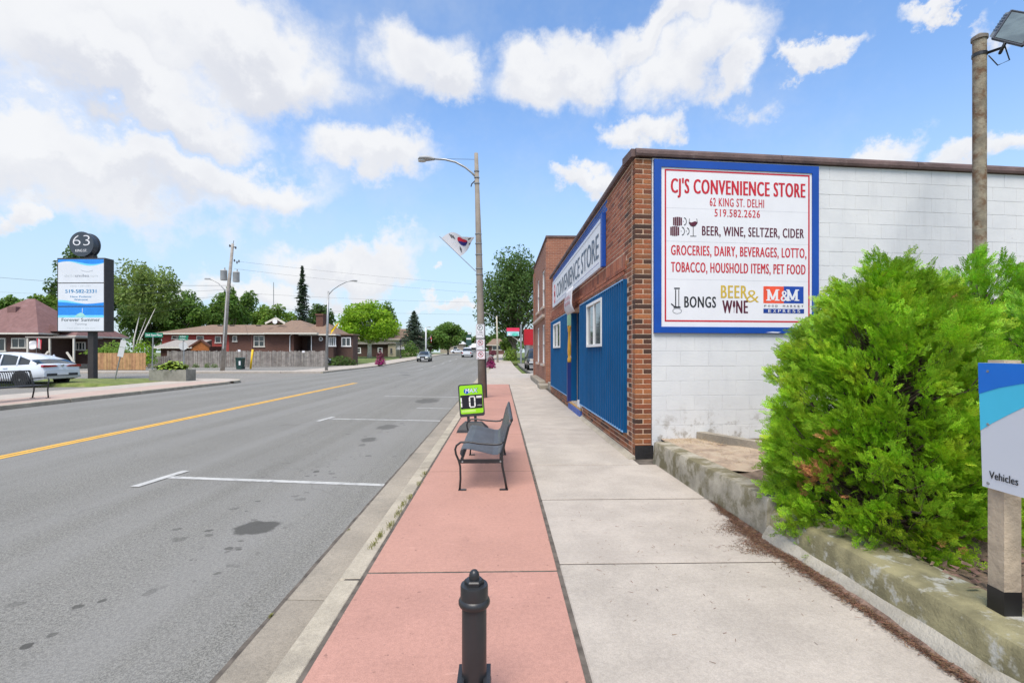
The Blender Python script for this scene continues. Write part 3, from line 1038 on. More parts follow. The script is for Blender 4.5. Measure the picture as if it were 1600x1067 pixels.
# blue ribbed siding, in sheets
def siding(y0, y1, z0, z1, pitch=0.152, x=FX - 0.035):
    n = max(1, round((y1 - y0) / (6 * pitch)))
    for k in range(n):
        a, e = y0 + (y1 - y0) * k / n, y0 + (y1 - y0) * (k + 1) / n
        prof = []
        nr = max(1, round((e - a) / pitch))
        pp = (e - a) / nr
        for j in range(nr):
            q = a + j * pp
            prof += [(q, 0), (q + pp * .60, 0), (q + pp * .68, -.024), (q + pp * .88, -.024), (q + pp * .96, 0)]
        prof.append((e, 0))
        bb = MB()
        bb.grid([[(x + dx_, yy, z0) for yy, dx_ in prof], [(x + dx_, yy, z1) for yy, dx_ in prof]])
        bb.build('siding_sheet', BLUE, store, world=True)


def siding_with_window(y0, y1, z0, z1, wy0, wy1, wz0, wz1):
    siding(y0, wy0, z0, z1)
    siding(wy1, y1, z0, z1)
    siding(wy0, wy1, z0, wz0)
    siding(wy0, wy1, wz1, z1)
    tr = MB()
    tr.box(FX - .056, FX + .01, y0, y1, z1, z1 + .018)
    tr.box(FX - .057, FX + .01, y0, y1, z0 - .02, z0)
    tr.box(FX - .054, FX + .01, y1, y1 + .02, z0 - .019, z1 + .017)
    MB().box(FX - .052, FX + .01, y0 - .02, y0, z0 - .018, z1 + .016).build('edge_trim', BLUE, store, world=True)
    tr.build('trim', BLUET, store, world=True)
    fr = MB()
    f = 0.05
    fr.box(FX - .075, FX, wy0, wy1, wz1 - f, wz1)
    fr.box(FX - .075, FX, wy0, wy1, wz0, wz0 + f)
    fr.box(FX - .074, FX, wy0, wy0 + f, wz0 + f, wz1 - f)
    fr.box(FX - .074, FX, wy1 - f, wy1, wz0 + f, wz1 - f)
    fr.box(FX - .070, FX, (wy0 + wy1) / 2 - .02, (wy0 + wy1) / 2 + .02, wz0 + f, wz1 - f)
    w = fr.build('window', WHITE, store, world=True)
    ym = (wy0 + wy1) / 2
    for (a, e, xx) in ((wy0 + f, ym - .02, -.045), (ym + .02, wy1 - f, -.035)):
        MB().box(FX + xx, FX + xx + .006, a, e, wz0 + f, wz1 - f).build('pane', MATS['pane_sky'], w, world=True)


mat('pane_sky', (0.10, 0.12, 0.13), 0.04, 0.2, 1.5, spec=1.0)
siding_with_window(6.93, DOORY0 - .03, 0.31, 2.50, 8.36, 9.80, 1.56, 2.42)
siding_with_window(DOORY1 + .12, 16.95, 0.31, 2.50, 14.2, 16.0, 1.60, 2.38)
# recessed doorway
dw = MB()
for k in range(6):
    y = DOORY0 + .02
    dw.box(FX + .02 + k * .17, FX + .02 + k * .17 + .15, y - .012, y + .004 + .006 * (k % 2), 0.2, 2.48)
    y = DOORY1 - .02
    dw.box(FX + .02 + k * .17, FX + .02 + k * .17 + .15, y - .004 - .006 * (k % 2), y + .012, 0.2, 2.48)
dw.build('doorway_lining', BLUE, store, world=True)
door = MB().box(FX + .98, FX + 1.03, DOORY0 + .35, DOORY1 - .35, 0.2, 2.3).build('door', NAVY, store, world=True)
MB().box(FX + .95, FX + .98, DOORY1 - .52, DOORY1 - .48, 1.05, 1.25).build('handle', GALV, door, world=True)
MB().box(FX + .90, FX + 1.045, DOORY0 + .03, DOORY1 - .03, 0.19, 2.48).build('door_wall', BLUE, store, world=True)
MB().box(FX + .02, FX + 1.04, DOORY0 + .02, DOORY1 - .02, 0.15, 0.19).build('doorway_floor', CONC, store, world=True)
MB().box(FX - .03, FX + .55, DOORY0 - .02, DOORY1 + .02, 0.14, 0.175).build('sill', mat('sill_wood', (0.45, 0.28, 0.12), 0.7, 0.2, 8), store, world=True)
MB().box(FX - .05, FX + .5, DOORY0 - .04, DOORY1 + .04, 0.0, 0.135).build('step', mat('blue_step', (0.05, 0.10, 0.34), 0.6, 0.25, 8, col2=(0.4, 0.4, 0.42), mott=(0.6, 0.7, 12)), store, world=True)
MB().box(FX - .02, FX + .3, DOORY0 + .1, DOORY0 + .5, 0.19, 0.34).build('door_mat_box', OFFW, store, world=True)
pc = (FX - .01, DOORY1 + .045, 0)
post = MB().lathe([(.045, 1.18), (.06, 1.22), (.06, 1.30), (.04, 1.33), (.055, 1.40), (.06, 1.5), (.048, 1.75), (.04, 1.98), (.055, 2.02), (.05, 2.06), (.06, 2.10), (.06, 2.16)], 16, pc).build('turned_post', GOLD, store, True, world=True)
MB().box(pc[0] - .06, pc[0] + .06, pc[1] - .06, pc[1] + .06, 2.16, 2.52).build('post_head', MINT, post, world=True)
MB().box(pc[0] - .065, pc[0] + .065, pc[1] - .065, pc[1] + .065, 0.175, 1.19).build('post_foot', NAVY, post, world=True)

# sign board over the shop front
RED = mat('sign_red', S(196, 32, 44), 0.5, 0.05, 2)
fs = thing('shop_sign', 'long white board lettered CONVENIENCE STORE on the blue and brick shop front', 'sign', (FX, SIGN_Y1, SIGN_Z0))
pl = Plane((FX, SIGN_Y1, SIGN_Z0), (0, -1, 0), (0, 0, 1))
Ls, Hs = SIGN_Y1 - SIGN_Y0, SIGN_Z1 - SIGN_Z0
pl.box(0.06, Ls - .06, .06, Hs - .06, 0.005, 0.05).build('board', mat('sign_board', (0.70, 0.71, 0.73), 0.45, 0.04, 1.5), fs, world=True)
b = MB()
for r in ((0, Ls, 0, .06), (0, Ls, Hs - .06, Hs), (0, .06, .06, Hs - .06), (Ls - .06, Ls, .06, Hs - .06)):
    pl.box(*r, 0.005, 0.058, b)
b.build('frame', mat('sign_frame', (0.60, 0.62, 0.68), 0.4, 0.05), fs, world=True)
pl.box(Ls + .002, Ls + .14, -.02, Hs + .05, 0.005, 0.07).build('blue_edge', SIGNBLUE, fs, world=True)
pl.text('CONVENIENCE STORE', mat('sign_slate', (0.075, 0.11, 0.16), 0.5), fs, 1.15, Ls - .25, .20, .44, .054, bold=.03)
b = MB()
ringpoly(b, pl, .58, .52, .20, .08, .0505, .054)
ringpoly(b, pl, .58, .29, .20, .08, .0505, .054)
b.build('emblem', RED, fs, world=True)
pl.box(.3, Ls - .2, .10, .115, .0505, .053).build('rule', mat('rule_lilac', (0.35, 0.36, 0.55), 0.5), fs, world=True)
# cloth banner hanging over the doorway
bn = thing('door_banner', 'small white cloth banner with faded red print hanging over the shop doorway', 'banner', (FX, 11.6, 2.97))
rows = []
for i in range(9):
    s = i / 8
    z = 2.99 - .62 * s + (0.06 * max(0, s - .8) * 2)
    x = FX - .16 - .05 * math.sin(s * 2.2) + (.25 * (s - .72) if s > .72 else 0)
    rows.append([(x + .008 * math.sin(y * 9 + s * 5), y, z) for y in (10.95, 11.2, 11.45, 11.7, 11.95, 12.2)])
cl = MB().grid(rows).build('cloth', mat('banner_cloth', (0.66, 0.65, 0.68), 0.8, 0.05, 4, trans=0.15), bn, True, world=True)
md = cl.modifiers.new('thick', 'SOLIDIFY'); md.thickness = 0.004
pb = Plane((FX - .215, 12.15, 2.53), (0, -1, 0), (0, 0, 1))
b = MB()
for i in range(4):
    for j in range(2):
        pb.box(.18 + i * .22, .30 + i * .22, .06 + j * .13, .14 + j * .13, .006, .009, b)
b.build('faded_print', mat('faded_red', (0.45, 0.25, 0.28), 0.8), bn, world=True)

# ------------------------------------------------------------------ the large painted sign on the side wall
SW, SH = SGN[1] - SGN[0], SGN[3] - SGN[2]
so = CW + UW * SGN[0] + VZ * SGN[2] + NW * 0.004
ws = thing('wall_sign', 'large square white sign with blue frame and red lettering on the white block wall', 'sign', so)
pl = Plane(so, UW, VZ)


def uv(X, Y):
    u = (X - 38) / 912 * SW
    v = (1030 - Y) / (960 - 30 * (X - 38) / 912) * SH
    return u, v


def rect(X0, X1, Y0_, Y1_):
    """a rectangle of the sign from its measured corners"""
    xm = (X0 + X1) / 2
    return uv(X0, 0)[0], uv(X1, 0)[0], uv(xm, Y1_)[1], uv(xm, Y0_)[1]


SIGNW = mat('sign_white', (0.70, 0.70, 0.73), 0.5, 0.03, 2)
u0, u1, v0, v1 = .10, SW - .10, .085, SH - .10
pl.box(u0, u1, v0, v1, 0.0, 0.020).build('panel', SIGNW, ws, world=True)
for r in ((0, SW, v1, SH), (0, SW, 0, v0), (0, u0, v0, v1), (u1, SW, v0, v1)):
    pl.box(*r, 0.0, 0.034).build('frame_bar', SIGNBLUE, ws, world=True)
RD = mat('sign_letter_red', S(186, 30, 46), 0.5, 0.08, 3)
PUR = mat('sign_letter_maroon', S(84, 26, 46), 0.5, 0.05)
INK = mat('sign_letter_black', (0.015, 0.016, 0.02), 0.5, 0.05)
GLD = mat('sign_letter_gold', S(196, 166, 60), 0.5, 0.05)
a, e, c_, d_ = rect(95, 900, 135, 968)
w = .022
b = MB()
for r in ((a, e, d_ - w, d_), (a, e, c_, c_ + w), (a, a + w, c_ + w, d_ - w), (e - w, e, c_ + w, d_ - w)):
    pl.box(*r, .020, .0215, b)
b.build('border_line', RD, ws, world=True)
b = MB()
for Y in (345, 527, 735):
    a, e, c_, d_ = rect(103, 893, Y, Y + 2)
    pl.box(a, e, c_, c_ + .003, .0195, .0206, b)
b.build('seam', mat('sign_seam', (0.45, 0.45, 0.5), 0.6), ws, world=True)
for (s, X0, X1, Yb, Yt, m_, bd) in [("CJ'S CONVENIENCE STORE", 130, 873, 263, 185, RD, .038), ('62 KING ST. DELHI', 340, 640, 328, 283, RD, .018),
                                    ('519.582.2626', 366, 617, 385, 344, RD, .018), ('BEER, WINE, SELTZER, CIDER', 298, 866, 493, 442, PUR, .030),
                                    ('GROCERIES, DAIRY, BEVERAGES, LOTTO,', 130, 880, 603, 550, RD, .028), ('TOBACCO, HOUSHOLD ITEMS, PET FOOD', 130, 875, 696, 642, RD, .028),
                                    ('BONGS', 202, 372, 888, 828, INK, .03), ('BEER', 402, 545, 835, 765, GLD, .03), ('W NE', 410, 548, 918, 848, PUR, .035),
                                    ('&', 540, 612, 858, 788, GLD, -.008), ('FOOD MARKET', 637, 868, 882, 872, INK, .01), ('EXPRESS', 658, 850, 914, 897, SIGNW, .03)]:
    a, e, c_, d_ = rect(X0, X1, Yt, Yb)
    if s in ('FOOD MARKET', 'EXPRESS'):
        for q_, ch_ in enumerate(s):
            if ch_ == ' ': continue
            wl = (e - a) / len(s)
            pl.text(ch_, m_, ws, a + wl * (q_ + .22), a + wl * (q_ + .78), c_, d_ - c_, .0245, bold=bd, name='letter')
        continue
    pl.text(s, m_, ws, a, e, c_, d_ - c_, .0245 if s in ('EXPRESS',) else .0215, bold=bd, space=1.14)
def px2(pts): return [uv(*p) for p in pts]
a, e, c_, d_ = rect(637, 752, 768, 862)
pl.box(a, e, c_, d_, .020, .0215).build('red_field', mat('sign_orange_red', S(226, 80, 50), 0.5), ws, world=True)
a, e, c_, d_ = rect(752, 865, 768, 862)
pl.box(a, e, c_, d_, .020, .0215).build('blue_field', mat('sign_field_blue', S(18, 66, 158), 0.5), ws, world=True)
a, e, c_, d_ = rect(637, 868, 893, 918)
pl.box(a, e, c_, d_, .020, .0215).build('blue_bar', mat('sign_bar_blue', S(20, 58, 140), 0.5), ws, world=True)
# slab-serif M & M
for X in (652, 764):
    b = MB()
    k = 86 / 100
    for (p0, p1) in (((16, 0), (16, 63)), ((70, 0), (70, 63))):
        stroke(b, pl, px2([(X + p0[0] * k, 848 - p0[1]), (X + p1[0] * k, 848 - p1[1])]), .034, .0215, .0235)
    stroke(b, pl, px2([(X + 16 * k, 787), (X + 43 * k, 842)]), .030, .0216, .0236)
    stroke(b, pl, px2([(X + 43 * k, 842), (X + 70 * k, 787)]), .030, .0217, .0237)
    for (s0, s1, Y) in ((0, 32, 845), (56, 88, 845), (2, 22, 788), (64, 86, 788)):
        stroke(b, pl, px2([(X + s0 * k, Y), (X + s1 * k, Y)]), .016, .0218, .0238)
    b.build('emblem_letter', SIGNW, ws, world=True)
a, e, c_, d_ = rect(734, 780, 792, 850)
pl.text('&', SIGNW, ws, a, e, c_, d_ - c_, .0245, bold=.02)
# wine glass standing for the I
b = MB()
pl.poly(px2([(468, 850), (478, 850), (480, 878), (474, 890), (472, 890), (466, 878)]), .020, .0225, b)
stroke(b, pl, px2([(473, 890), (473, 916)]), .006, .020, .0225)
b.build('glass_mark', PUR, ws, world=True)
# barrels and wine glass
b = MB()
for (X, Y, rx, ry) in ((160, 412, 26, 25), (145, 466, 26, 27)):
    for j in range(5):
        cxp = X - 20 + j * 10
        hh = ry * (0.86 + 0.14 * math.sin(math.pi * j / 4))
        pl.poly(px2([(cxp, Y - hh), (cxp + 8, Y - hh), (cxp + 8, Y + hh), (cxp, Y + hh)]), .020, .0225, b)
b.build('barrel_mark', PUR, ws, world=True)
b = MB()
for (X, Y, r) in ((200, 412, 22), (188, 466, 24), (216, 466, 20)):
    u_, v_ = uv(X, Y)
    ringpoly(b, pl, u_, v_, r / 912 * SW * .62, .008, .020, .0225, 20, r / 960 * SH, -1.6, 1.6)
    pl.poly(circ(u_ - .012, v_, .006, 8), .020, .0225, b)
b.build('barrel_ends', INK, ws, world=True)
b = MB()
gl = [(229, 396), (226, 420), (236, 436), (248, 440), (260, 436), (272, 420), (268, 396)]
stroke(b, pl, px2(gl), .006, .020, .0225)
stroke(b, pl, px2([(249, 440), (249, 492)]), .008, .020, .0225)
stroke(b, pl, px2([(233, 493), (266, 493)]), .008, .020, .0225)
b.build('wine_glass_outline', INK, ws, world=True)
pl.poly(px2([(229, 414), (240, 418), (258, 410), (270, 414), (269, 424), (258, 435), (248, 438), (238, 435), (228, 424)][::-1]), .020, .0215).build('wine_mark', PUR, ws, world=True)
# water pipe mark
b = MB()
stroke(b, pl, px2([(154, 790), (154, 884)]), .014, .020, .0225)
stroke(b, pl, px2([(171, 790), (171, 884)]), .010, .020, .0225)
stroke(b, pl, px2([(146, 783), (176, 783)]), .018, .0201, .0226)
stroke(b, pl, px2([(143, 887), (180, 887)]), .022, .0201, .0226)
stroke(b, pl, px2([(130, 868), (148, 884)]), .016, .0202, .0227)
u_, v_ = uv(162, 908)
ringpoly(b, pl, u_, v_, .066, .005, .020, .0225, 28, .036)
b.build('pipe_mark', INK, ws, world=True)
# torn bits of white along the lower frame
pl.poly([(1.62, .012), (1.80, .006), (1.85, .018), (1.72, .024)], .034, .0355).build('paint_scuff', SIGNW, ws, world=True)
pl.poly([(2.09, .045), (2.13, .025), (2.135, .03), (2.10, .06)], .034, .0355).build('paint_scuff', SIGNW, ws, world=True)

# ================================================================== NEIGHBOURING TWO-STOREY BRICK BUILDING
NB = brick_wall_mat('neighbour_brick', (0.33, 0.13, 0.075), (0.20, 0.075, 0.05), (0.40, 0.28, 0.21))
NBX, NBY0, NBY1, NBZ = 1.98, 20.4, 28.3, 6.35
nb2 = thing('brick_building', 'two-storey red brick building standing just beyond the convenience store', 'building', (NBX, NBY0, 0))
wins = [(21.6, 22.75), (24.6, 25.8)]
b = MB()
zs = [(0.95, 2.75), (3.55, 5.25)]


def holed_wall(b, x, y0, y1, z0, z1, holes, th=0.25):
    """wall facing -x with rectangular openings"""
    yc = sorted({y0, y1, *[h[0] for h in holes], *[h[1] for h in holes]})
    zc = sorted({z0, z1, *[h[2] for h in holes], *[h[3] for h in holes]})
    for i in range(len(yc) - 1):
        for j in range(len(zc) - 1):
            ym, zm = (yc[i] + yc[i + 1]) / 2, (zc[j] + zc[j + 1]) / 2
            if any(h[0] < ym < h[1] and h[2] < zm < h[3] for h in holes): continue
            b.add([(x, yc[i], zc[j]), (x, yc[i + 1], zc[j]), (x, yc[i + 1], zc[j + 1]), (x, yc[i], zc[j + 1])], [(0, 3, 2, 1)])
    for (a, e, c, d) in holes:
        b.add([(x, a, c), (x, e, c), (x, e, d), (x, a, d), (x + th, a, c), (x + th, e, c), (x + th, e, d), (x + th, a, d)],
              [(0, 1, 5, 4), (1, 2, 6, 5), (2, 3, 7, 6), (3, 0, 4, 7)])
    return b


hl = [(a, e, c, d) for (a, e) in wins for (c, d) in zs]
holed_wall(b, NBX, NBY0, NBY1, -.2, NBZ, hl)
b.add([(NBX, NBY0, -.2), (NBX + 9, NBY0, -.2), (NBX + 9, NBY0, NBZ), (NBX, NBY0, NBZ)], [(0, 1, 2, 3)])
b.add([(NBX, NBY1, -.2), (NBX + 9, NBY1, -.2), (NBX + 9, NBY1, NBZ), (NBX, NBY1, NBZ)], [(3, 2, 1, 0)])
b.box(NBX - .06, NBX - .001, NBY1 - .9, NBY1 - .1, -.2, NBZ - .35)
b.box(NBX - .05, NBX - .001, NBY0 + .0, NBY0 + .55, -.2, NBZ - .2)
b.build('wall', NB, nb2, world=True)
MB().box(NBX - .05, NBX + 9, NBY0 - .04, NBY0 + .3, NBZ, NBZ + .08).build('coping', COPE, nb2, world=True)
MB().box(NBX - .05, NBX + .3, NBY0 + .3, NBY1 + .05, NBZ, NBZ + .075).build('coping', COPE, nb2, world=True)
MB().box(NBX + .3, NBX + 9, NBY0 + .3, NBY1, NBZ - .3, NBZ - .2).build('roof', MATS['tar_roof'], nb2, world=True)
MB().box(NBX - .16, NBX - .002, NBY0 + .6, NBY1 - .95, 3.02, 3.14).build('string_course', mat('stone_trim', (0.48, 0.40, 0.34), 0.85, 0.15, 5), nb2, world=True)
for (a, e, c, d) in hl:
    f = MB()
    for r in ((a, e, d - .07, d), (a, e, c, c + .07), (a, a + .07, c + .07, d - .07), (e - .07, e, c + .07, d - .07), (a + .07, e - .07, (c + d) / 2 - .025, (c + d) / 2 + .025)):
        f.box(NBX + .03, NBX + .13, r[0], r[1], r[2], r[3])
    w = f.build('window', WHITE, nb2, world=True)
    MB().box(NBX + .09, NBX + .10, a + .07, e - .07, c + .07, d - .07).build('pane', GLASS, w, world=True)
    MB().box(NBX - .09, NBX + .05, a - .08, e + .08, c - .10, c - .002).build('sill', MATS['stone_trim'], w, world=True)
st = thing('concrete_steps', 'low weathered concrete step at the foot of the two-storey brick building', 'steps', (NBX - .2, 19.6, 0))
MB().cbox(NBX - .42, NBX + .1, 19.1, 20.3, 0.0, 0.16, .02).build('tread', GUTTER, st, world=True)
MB().cbox(NBX - .33, NBX + .1, 20.6, 26.5, 0.0, 0.22, .02).build('base_curb', GUTTER, st, world=True)
MB().cbox(NBX - .1, NBX + .16, 18.3, 19.05, 0.0, 0.30, .02).build('block', GUTTER, st, world=True)

# ================================================================== PLANTING BED BESIDE THE PAVEMENT
LICH = mat('lichen_concrete', (0.215, 0.193, 0.105), 0.9, 0.3, 6, 0.35, 70, col2=(0.36, 0.35, 0.30), mott=(0.52, 0.66, 9))
LICH2 = mat('stained_concrete', (0.33, 0.30, 0.235), 0.9, 0.2, 6, 0.35, 70, col2=(0.155, 0.135, 0.075), mott=(0.42, 0.60, 4.2))
rw = thing('retaining_wall', 'low mossy concrete retaining wall along the pavement below the cedars', 'wall', (2.1, 3.7, 0))


def wallrun(pts, prof, m, name, wob=.004):
    """sweep a cross-section (offset to the right, height) along a plan line"""
    rows = []
    for (x, y, k) in pts:
        rows.append([(x + o + wob * noise.noise((x * 3, y * 2.3, z * 5)), y, z * k + wob * noise.noise((y * 3.1, o * 9, 3))) for o, z in prof])
    o = MB().grid(rows)
    n = len(prof)
    o.f.append(tuple(range(n)))
    o.f.append(tuple(range(len(o.v) - 1, len(o.v) - 1 - n, -1)))
    return o.build(name, m, rw, 'edges', world=True)


p1 = [(2.01 + .05 * (6.25 - y) / 2.5, y, 1.0 + .06 * (6.25 - y)) for y in [6.28 - .2 * i for i in range(14)]]
wallrun(p1, [(0, -.1), (.0, .02), (.008, .15), (.014, .262), (.026, .276), (.20, .28), (.225, .27), (.24, .05)], LICH2, 'far_section')
p2 = [(2.07 + .05 * math.sin((3.66 - y) * 1.2), y, 1.0) for y in [3.672 - .15 * i for i in range(40)]]
wallrun(p2, [(.0, -.1), (.012, .05), (.03, .205), (.045, .228), (.08, .238), (.33, .243), (.36, .235), (.38, .02)], LICH, 'near_section')
# pale cement fillet trowelled along the foot
p3 = [(x - .045 - .012 * math.sin(y * 2.3) - .03 * max(0, 2.6 - y), y, 1.0 + .25 * math.sin(y * 1.7)) for (x, y, k) in p2]
wallrun(p3, [(-.012, -.02), (.0, .012), (.03, .055), (.062, .098), (.085, .105), (.10, .05)], mat('pale_cement', (0.34, 0.315, 0.265), 0.9, 0.16, 5, 0.5, 60, col2=(0.21, 0.185, 0.13), mott=(0.5, 0.7, 4)), 'cement_fillet', .022)
# the bed itself
b = MB()
rows = []
for i in range(36):
    y = 6.75 - .27 * i
    rows.append([(x, y + (x - 2.2) * .09, .20 + .035 * noise.noise((x * 2, y * 2, 1)) + (.05 if 2.6 < x < 4 else 0)) for x in [2.22 + .3 * j for j in range(28)]])
b.grid(rows)
tag(b.build('planting_bed', SOIL, smooth=True), kind='structure')
b = MB()
rows = []
for i in range(14):
    y = 6.58 - .13 * i
    rows.append([(x, y + (x - 2.25) * .088, .268 + .02 * noise.noise((x * 4, y * 4, 1)) + (-.05 if i == 13 else 0)) for x in [2.2 + .09 * j for j in range(12)]])
b.grid(rows)
tag(b.build('dry_soil_patch', SAND, smooth=True), kind='structure')
ed = thing('bed_edging', 'short concrete edging strip lying in the dry soil below the white wall', 'edging', (2.95, 6.2, .25))
MB().obox((2.70, 6.55, .2), (.50, -.86, 0), (.86, .50, 0), VZ, 0, 1.4, 0, .13, 0, .16).build('strip', GUTTER, ed, world=True)
STRAW = mat('dry_grass', (0.38, 0.29, 0.17), 0.9, 0.25, 20, rnd=0.25)
b = MB()
for i in range(900):
    x, y = RND.uniform(2.25, 3.2), RND.uniform(5.0, 6.55)
    if RND.random() < .5: y = 6.55 - abs(RND.gauss(0, .25))
    h = RND.uniform(.01, .05) if RND.random() < .9 else RND.uniform(.08, .2)
    a = RND.uniform(0, 6.28)
    w = .0018
    b.add([(x - w, y, .26), (x + w, y, .26), (x + math.cos(a) * h, y + math.sin(a) * h, .27 + h * RND.uniform(.2, 1))], [(0, 1, 2)])
o = tag(b.build('dry_grass', STRAW), 'dry straw coloured grass on the bare soil below the white wall', 'grass', kind='stuff')

# needle litter along the wall foot
LIT = mat('needle_litter', (0.135, 0.095, 0.070), 0.95, 0.35, 25, 0.6, 60, rnd=0.4)
b = MB()
LITS = [(4.6, 1.96, .03), (4.3, 1.93, .14), (3.9, 1.88, .30), (3.55, 1.86, .34), (3.1, 1.89, .20), (2.7, 1.94, .13), (2.3, 1.97, .09), (1.9, 1.99, .05), (1.2, 1.98, .05)]
rows = []
for i in range(60):
    y = 4.6 - 3.4 * i / 59
    xm, hw = 1.96, .1
    for (q0, q1) in zip(LITS[:-1], LITS[1:]):
        if q0[0] >= y >= q1[0]:
            k = (q0[0] - y) / (q0[0] - q1[0])
            xm, hw = q0[1] + (q1[1] - q0[1]) * k, q0[2] + (q1[2] - q0[2]) * k
    hw = hw * .22 * (1 + .8 * noise.noise((y * 4, 0, 0)))
    xr = 2.09
    xl = xr - .03 - hw * 1.3 + .03 * noise.noise((y * 9, 3, 0))
    rows.append([(xl + (xr - xl) * j / 5, y, .0015 + (.004 + .025 * j / 5) * (j > 0) + .008 * noise.noise((y * 14, j, 5)) * (j > 0)) for j in range(6)])
b.grid(rows)
o = tag(b.build('needle_litter', LIT, smooth=True), 'brown cedar needle litter heaped along the foot of the retaining wall', 'litter', kind='stuff')
b = MB()
for i in range(12000):
    y = RND.uniform(1.2, 4.6) if RND.random() < .5 else RND.gauss(3.6, .45)
    if not 1.2 < y < 4.7: continue
    k = min(range(len(LITS)), key=lambda q: abs(LITS[q][0] - y))
    hw = LITS[k][2]
    x = 2.06 - abs(RND.gauss(0, hw * .34 * (.55 + 1.2 * abs(noise.noise((y * 2.7, 4, 1))))))
    if RND.random() < .012: x = RND.uniform(.6, 2.0)
    L = RND.uniform(.008, .036)
    a = RND.uniform(0, 6.28)
    z = .004 + max(0, (x - 1.85)) * .12 * RND.random()
    w = .0014
    ca, sa = math.cos(a), math.sin(a)
    b.add([(x - sa * w, y + ca * w, z), (x + sa * w, y - ca * w, z), (x + ca * L, y + sa * L, z + RND.uniform(0, .006)), (x + ca * L - sa * w, y + sa * L + ca * w, z + .003)], [(0, 1, 2, 3)])
o = tag(b.build('loose_needles', mat('loose_needle', (0.145, 0.078, 0.045), 0.9, 0.3, 30, rnd=0.45)), 'loose brown needles and twigs scattered over the pavement by the wall', 'litter', kind='stuff')
# scattered grit, crumbs and leaf bits on the pavement
b = MB()
for i in range(700):
    if RND.random() < .6:
        x, y = RND.uniform(-.85, 2.0), RND.uniform(1.9, 9) ** 1.0
    else:
        x, y = RND.choice((.39, -.88)) + RND.gauss(0, .02), RND.uniform(1.8, 12)
    s = RND.uniform(.002, .006)
    b.add([(x, y, .001), (x + s, y, .001), (x + s * .5, y + s, .001), (x + s * .5, y + s * .4, s * .7)], [(0, 1, 3), (1, 2, 3), (2, 0, 3)])
tag(b.build('pavement_grit', mat('grit', (0.20, 0.16, 0.13), 0.9, 0.3, 40, rnd=0.5)), 'tiny brown crumbs of dirt scattered on the pavement', 'grit', kind='stuff')
# wood chips in the bed
b = MB()
for i in range(1600):
    x, y = RND.uniform(2.4, 4.2), RND.uniform(1.0, 4.2)
    L, w = RND.uniform(.02, .07), RND.uniform(.004, .012)
    a = RND.uniform(0, 6.28)
    z = .225 + RND.uniform(0, .04)
    ca, sa = math.cos(a), math.sin(a)
    b.add([(x - sa * w, y + ca * w, z), (x + sa * w, y - ca * w, z + .006), (x + ca * L + sa * w, y + sa * L - ca * w, z + RND.uniform(-.01, .02)), (x + ca * L - sa * w, y + sa * L + ca * w, z + .004)], [(0, 1, 2, 3)])
tag(b.build('wood_chips', mat('wood_chip', (0.15, 0.095, 0.07), 0.9, 0.3, 30, rnd=0.5)), 'dark brown wood chips and dead twigs covering the bed', 'wood chips', kind='stuff')

# ================================================================== CEDARS
CED = mat('cedar_green', (0.245, 0.455, 0.020), 0.60, 0.45, 4.0, rnd=0.34, trans=0.22, col2=(0.43, 0.53, 0.03), mott=(0.50, 0.70, 3.5), spec=0.35)
CED2 = mat('cedar_green_deep', (0.20, 0.42, 0.020), 0.60, 0.42, 4.0, rnd=0.34, trans=0.22, spec=0.35)
DEAD = mat('cedar_dead', (0.44, 0.19, 0.075), 0.9, 0.3, 12, rnd=0.35)
BARK = mat('cedar_bark', (0.12, 0.085, 0.065), 0.95, 0.3, 14, 0.6, 40)


def build_np(name, V, Q, m, parent, smooth=False):
    """mesh straight from arrays: V vertices, Q quads"""
    me = bpy.data.meshes.new(name)
    me.vertices.add(len(V))
    me.vertices.foreach_set('co', np.ascontiguousarray(V, dtype=np.float32).ravel())
    me.loops.add(Q.size)
    me.loops.foreach_set('vertex_index', np.ascontiguousarray(Q, dtype=np.int32).ravel())
    me.polygons.add(len(Q))
    me.polygons.foreach_set('loop_start', np.arange(0, Q.size, 4, dtype=np.int32))
    me.update(calc_edges=True)
    me.materials.append(m)
    o = bpy.data.objects.new(name, me)
    COL.objects.link(o)
    o.parent = parent
    return o


def spray_protos(n, seed, twigs=True):
    """flat fan-shaped cedar sprays, length 1 along x, flat in x,y: a stem, side branchlets and their twigs"""
    R = random.Random(seed)
    out = []
    for _ in range(n):
        V, Q = [], []

        def blade(x0, y0, z0, a, L, w):
            cx, sx = math.cos(a), math.sin(a)
            k = len(V)
            dz = R.uniform(-.10, .10) * L
            V.extend([(x0, y0, z0), (x0 + cx * L * .5 - sx * w, y0 + sx * L * .5 + cx * w, z0 + dz * .3), (x0 + cx * L, y0 + sx * L, z0 + dz), (x0 + cx * L * .5 + sx * w, y0 + sx * L * .5 - cx * w, z0 + dz * .3)])
            Q.append((k, k + 1, k + 2, k + 3))
        blade(0, 0, 0, 0, 1, .018)
        nb_ = 7
        for i in range(nb_):
            s = .10 + .78 * i / (nb_ - 1)
            for sg in (-1, 1):
                L = (.48 - .34 * s) * R.uniform(.75, 1.25)
                a = sg * R.uniform(.50, .85)
                z = -.10 * s * s
                blade(s, 0, z, a, L, .030 if twigs else .040)
                if twigs and L > .26:
                    for q in (.55,):
                        blade(s + math.cos(a) * L * q, math.sin(a) * L * q, z, a - sg * .6, L * .46, .027)
                        blade(s + math.cos(a) * L * q, math.sin(a) * L * q, z, a + sg * .5, L * .42, .027)
        out.append((np.array(V), np.array(Q)))
    return out


PROT = spray_protos(6, 5)
PROT2 = spray_protos(5, 6, False)


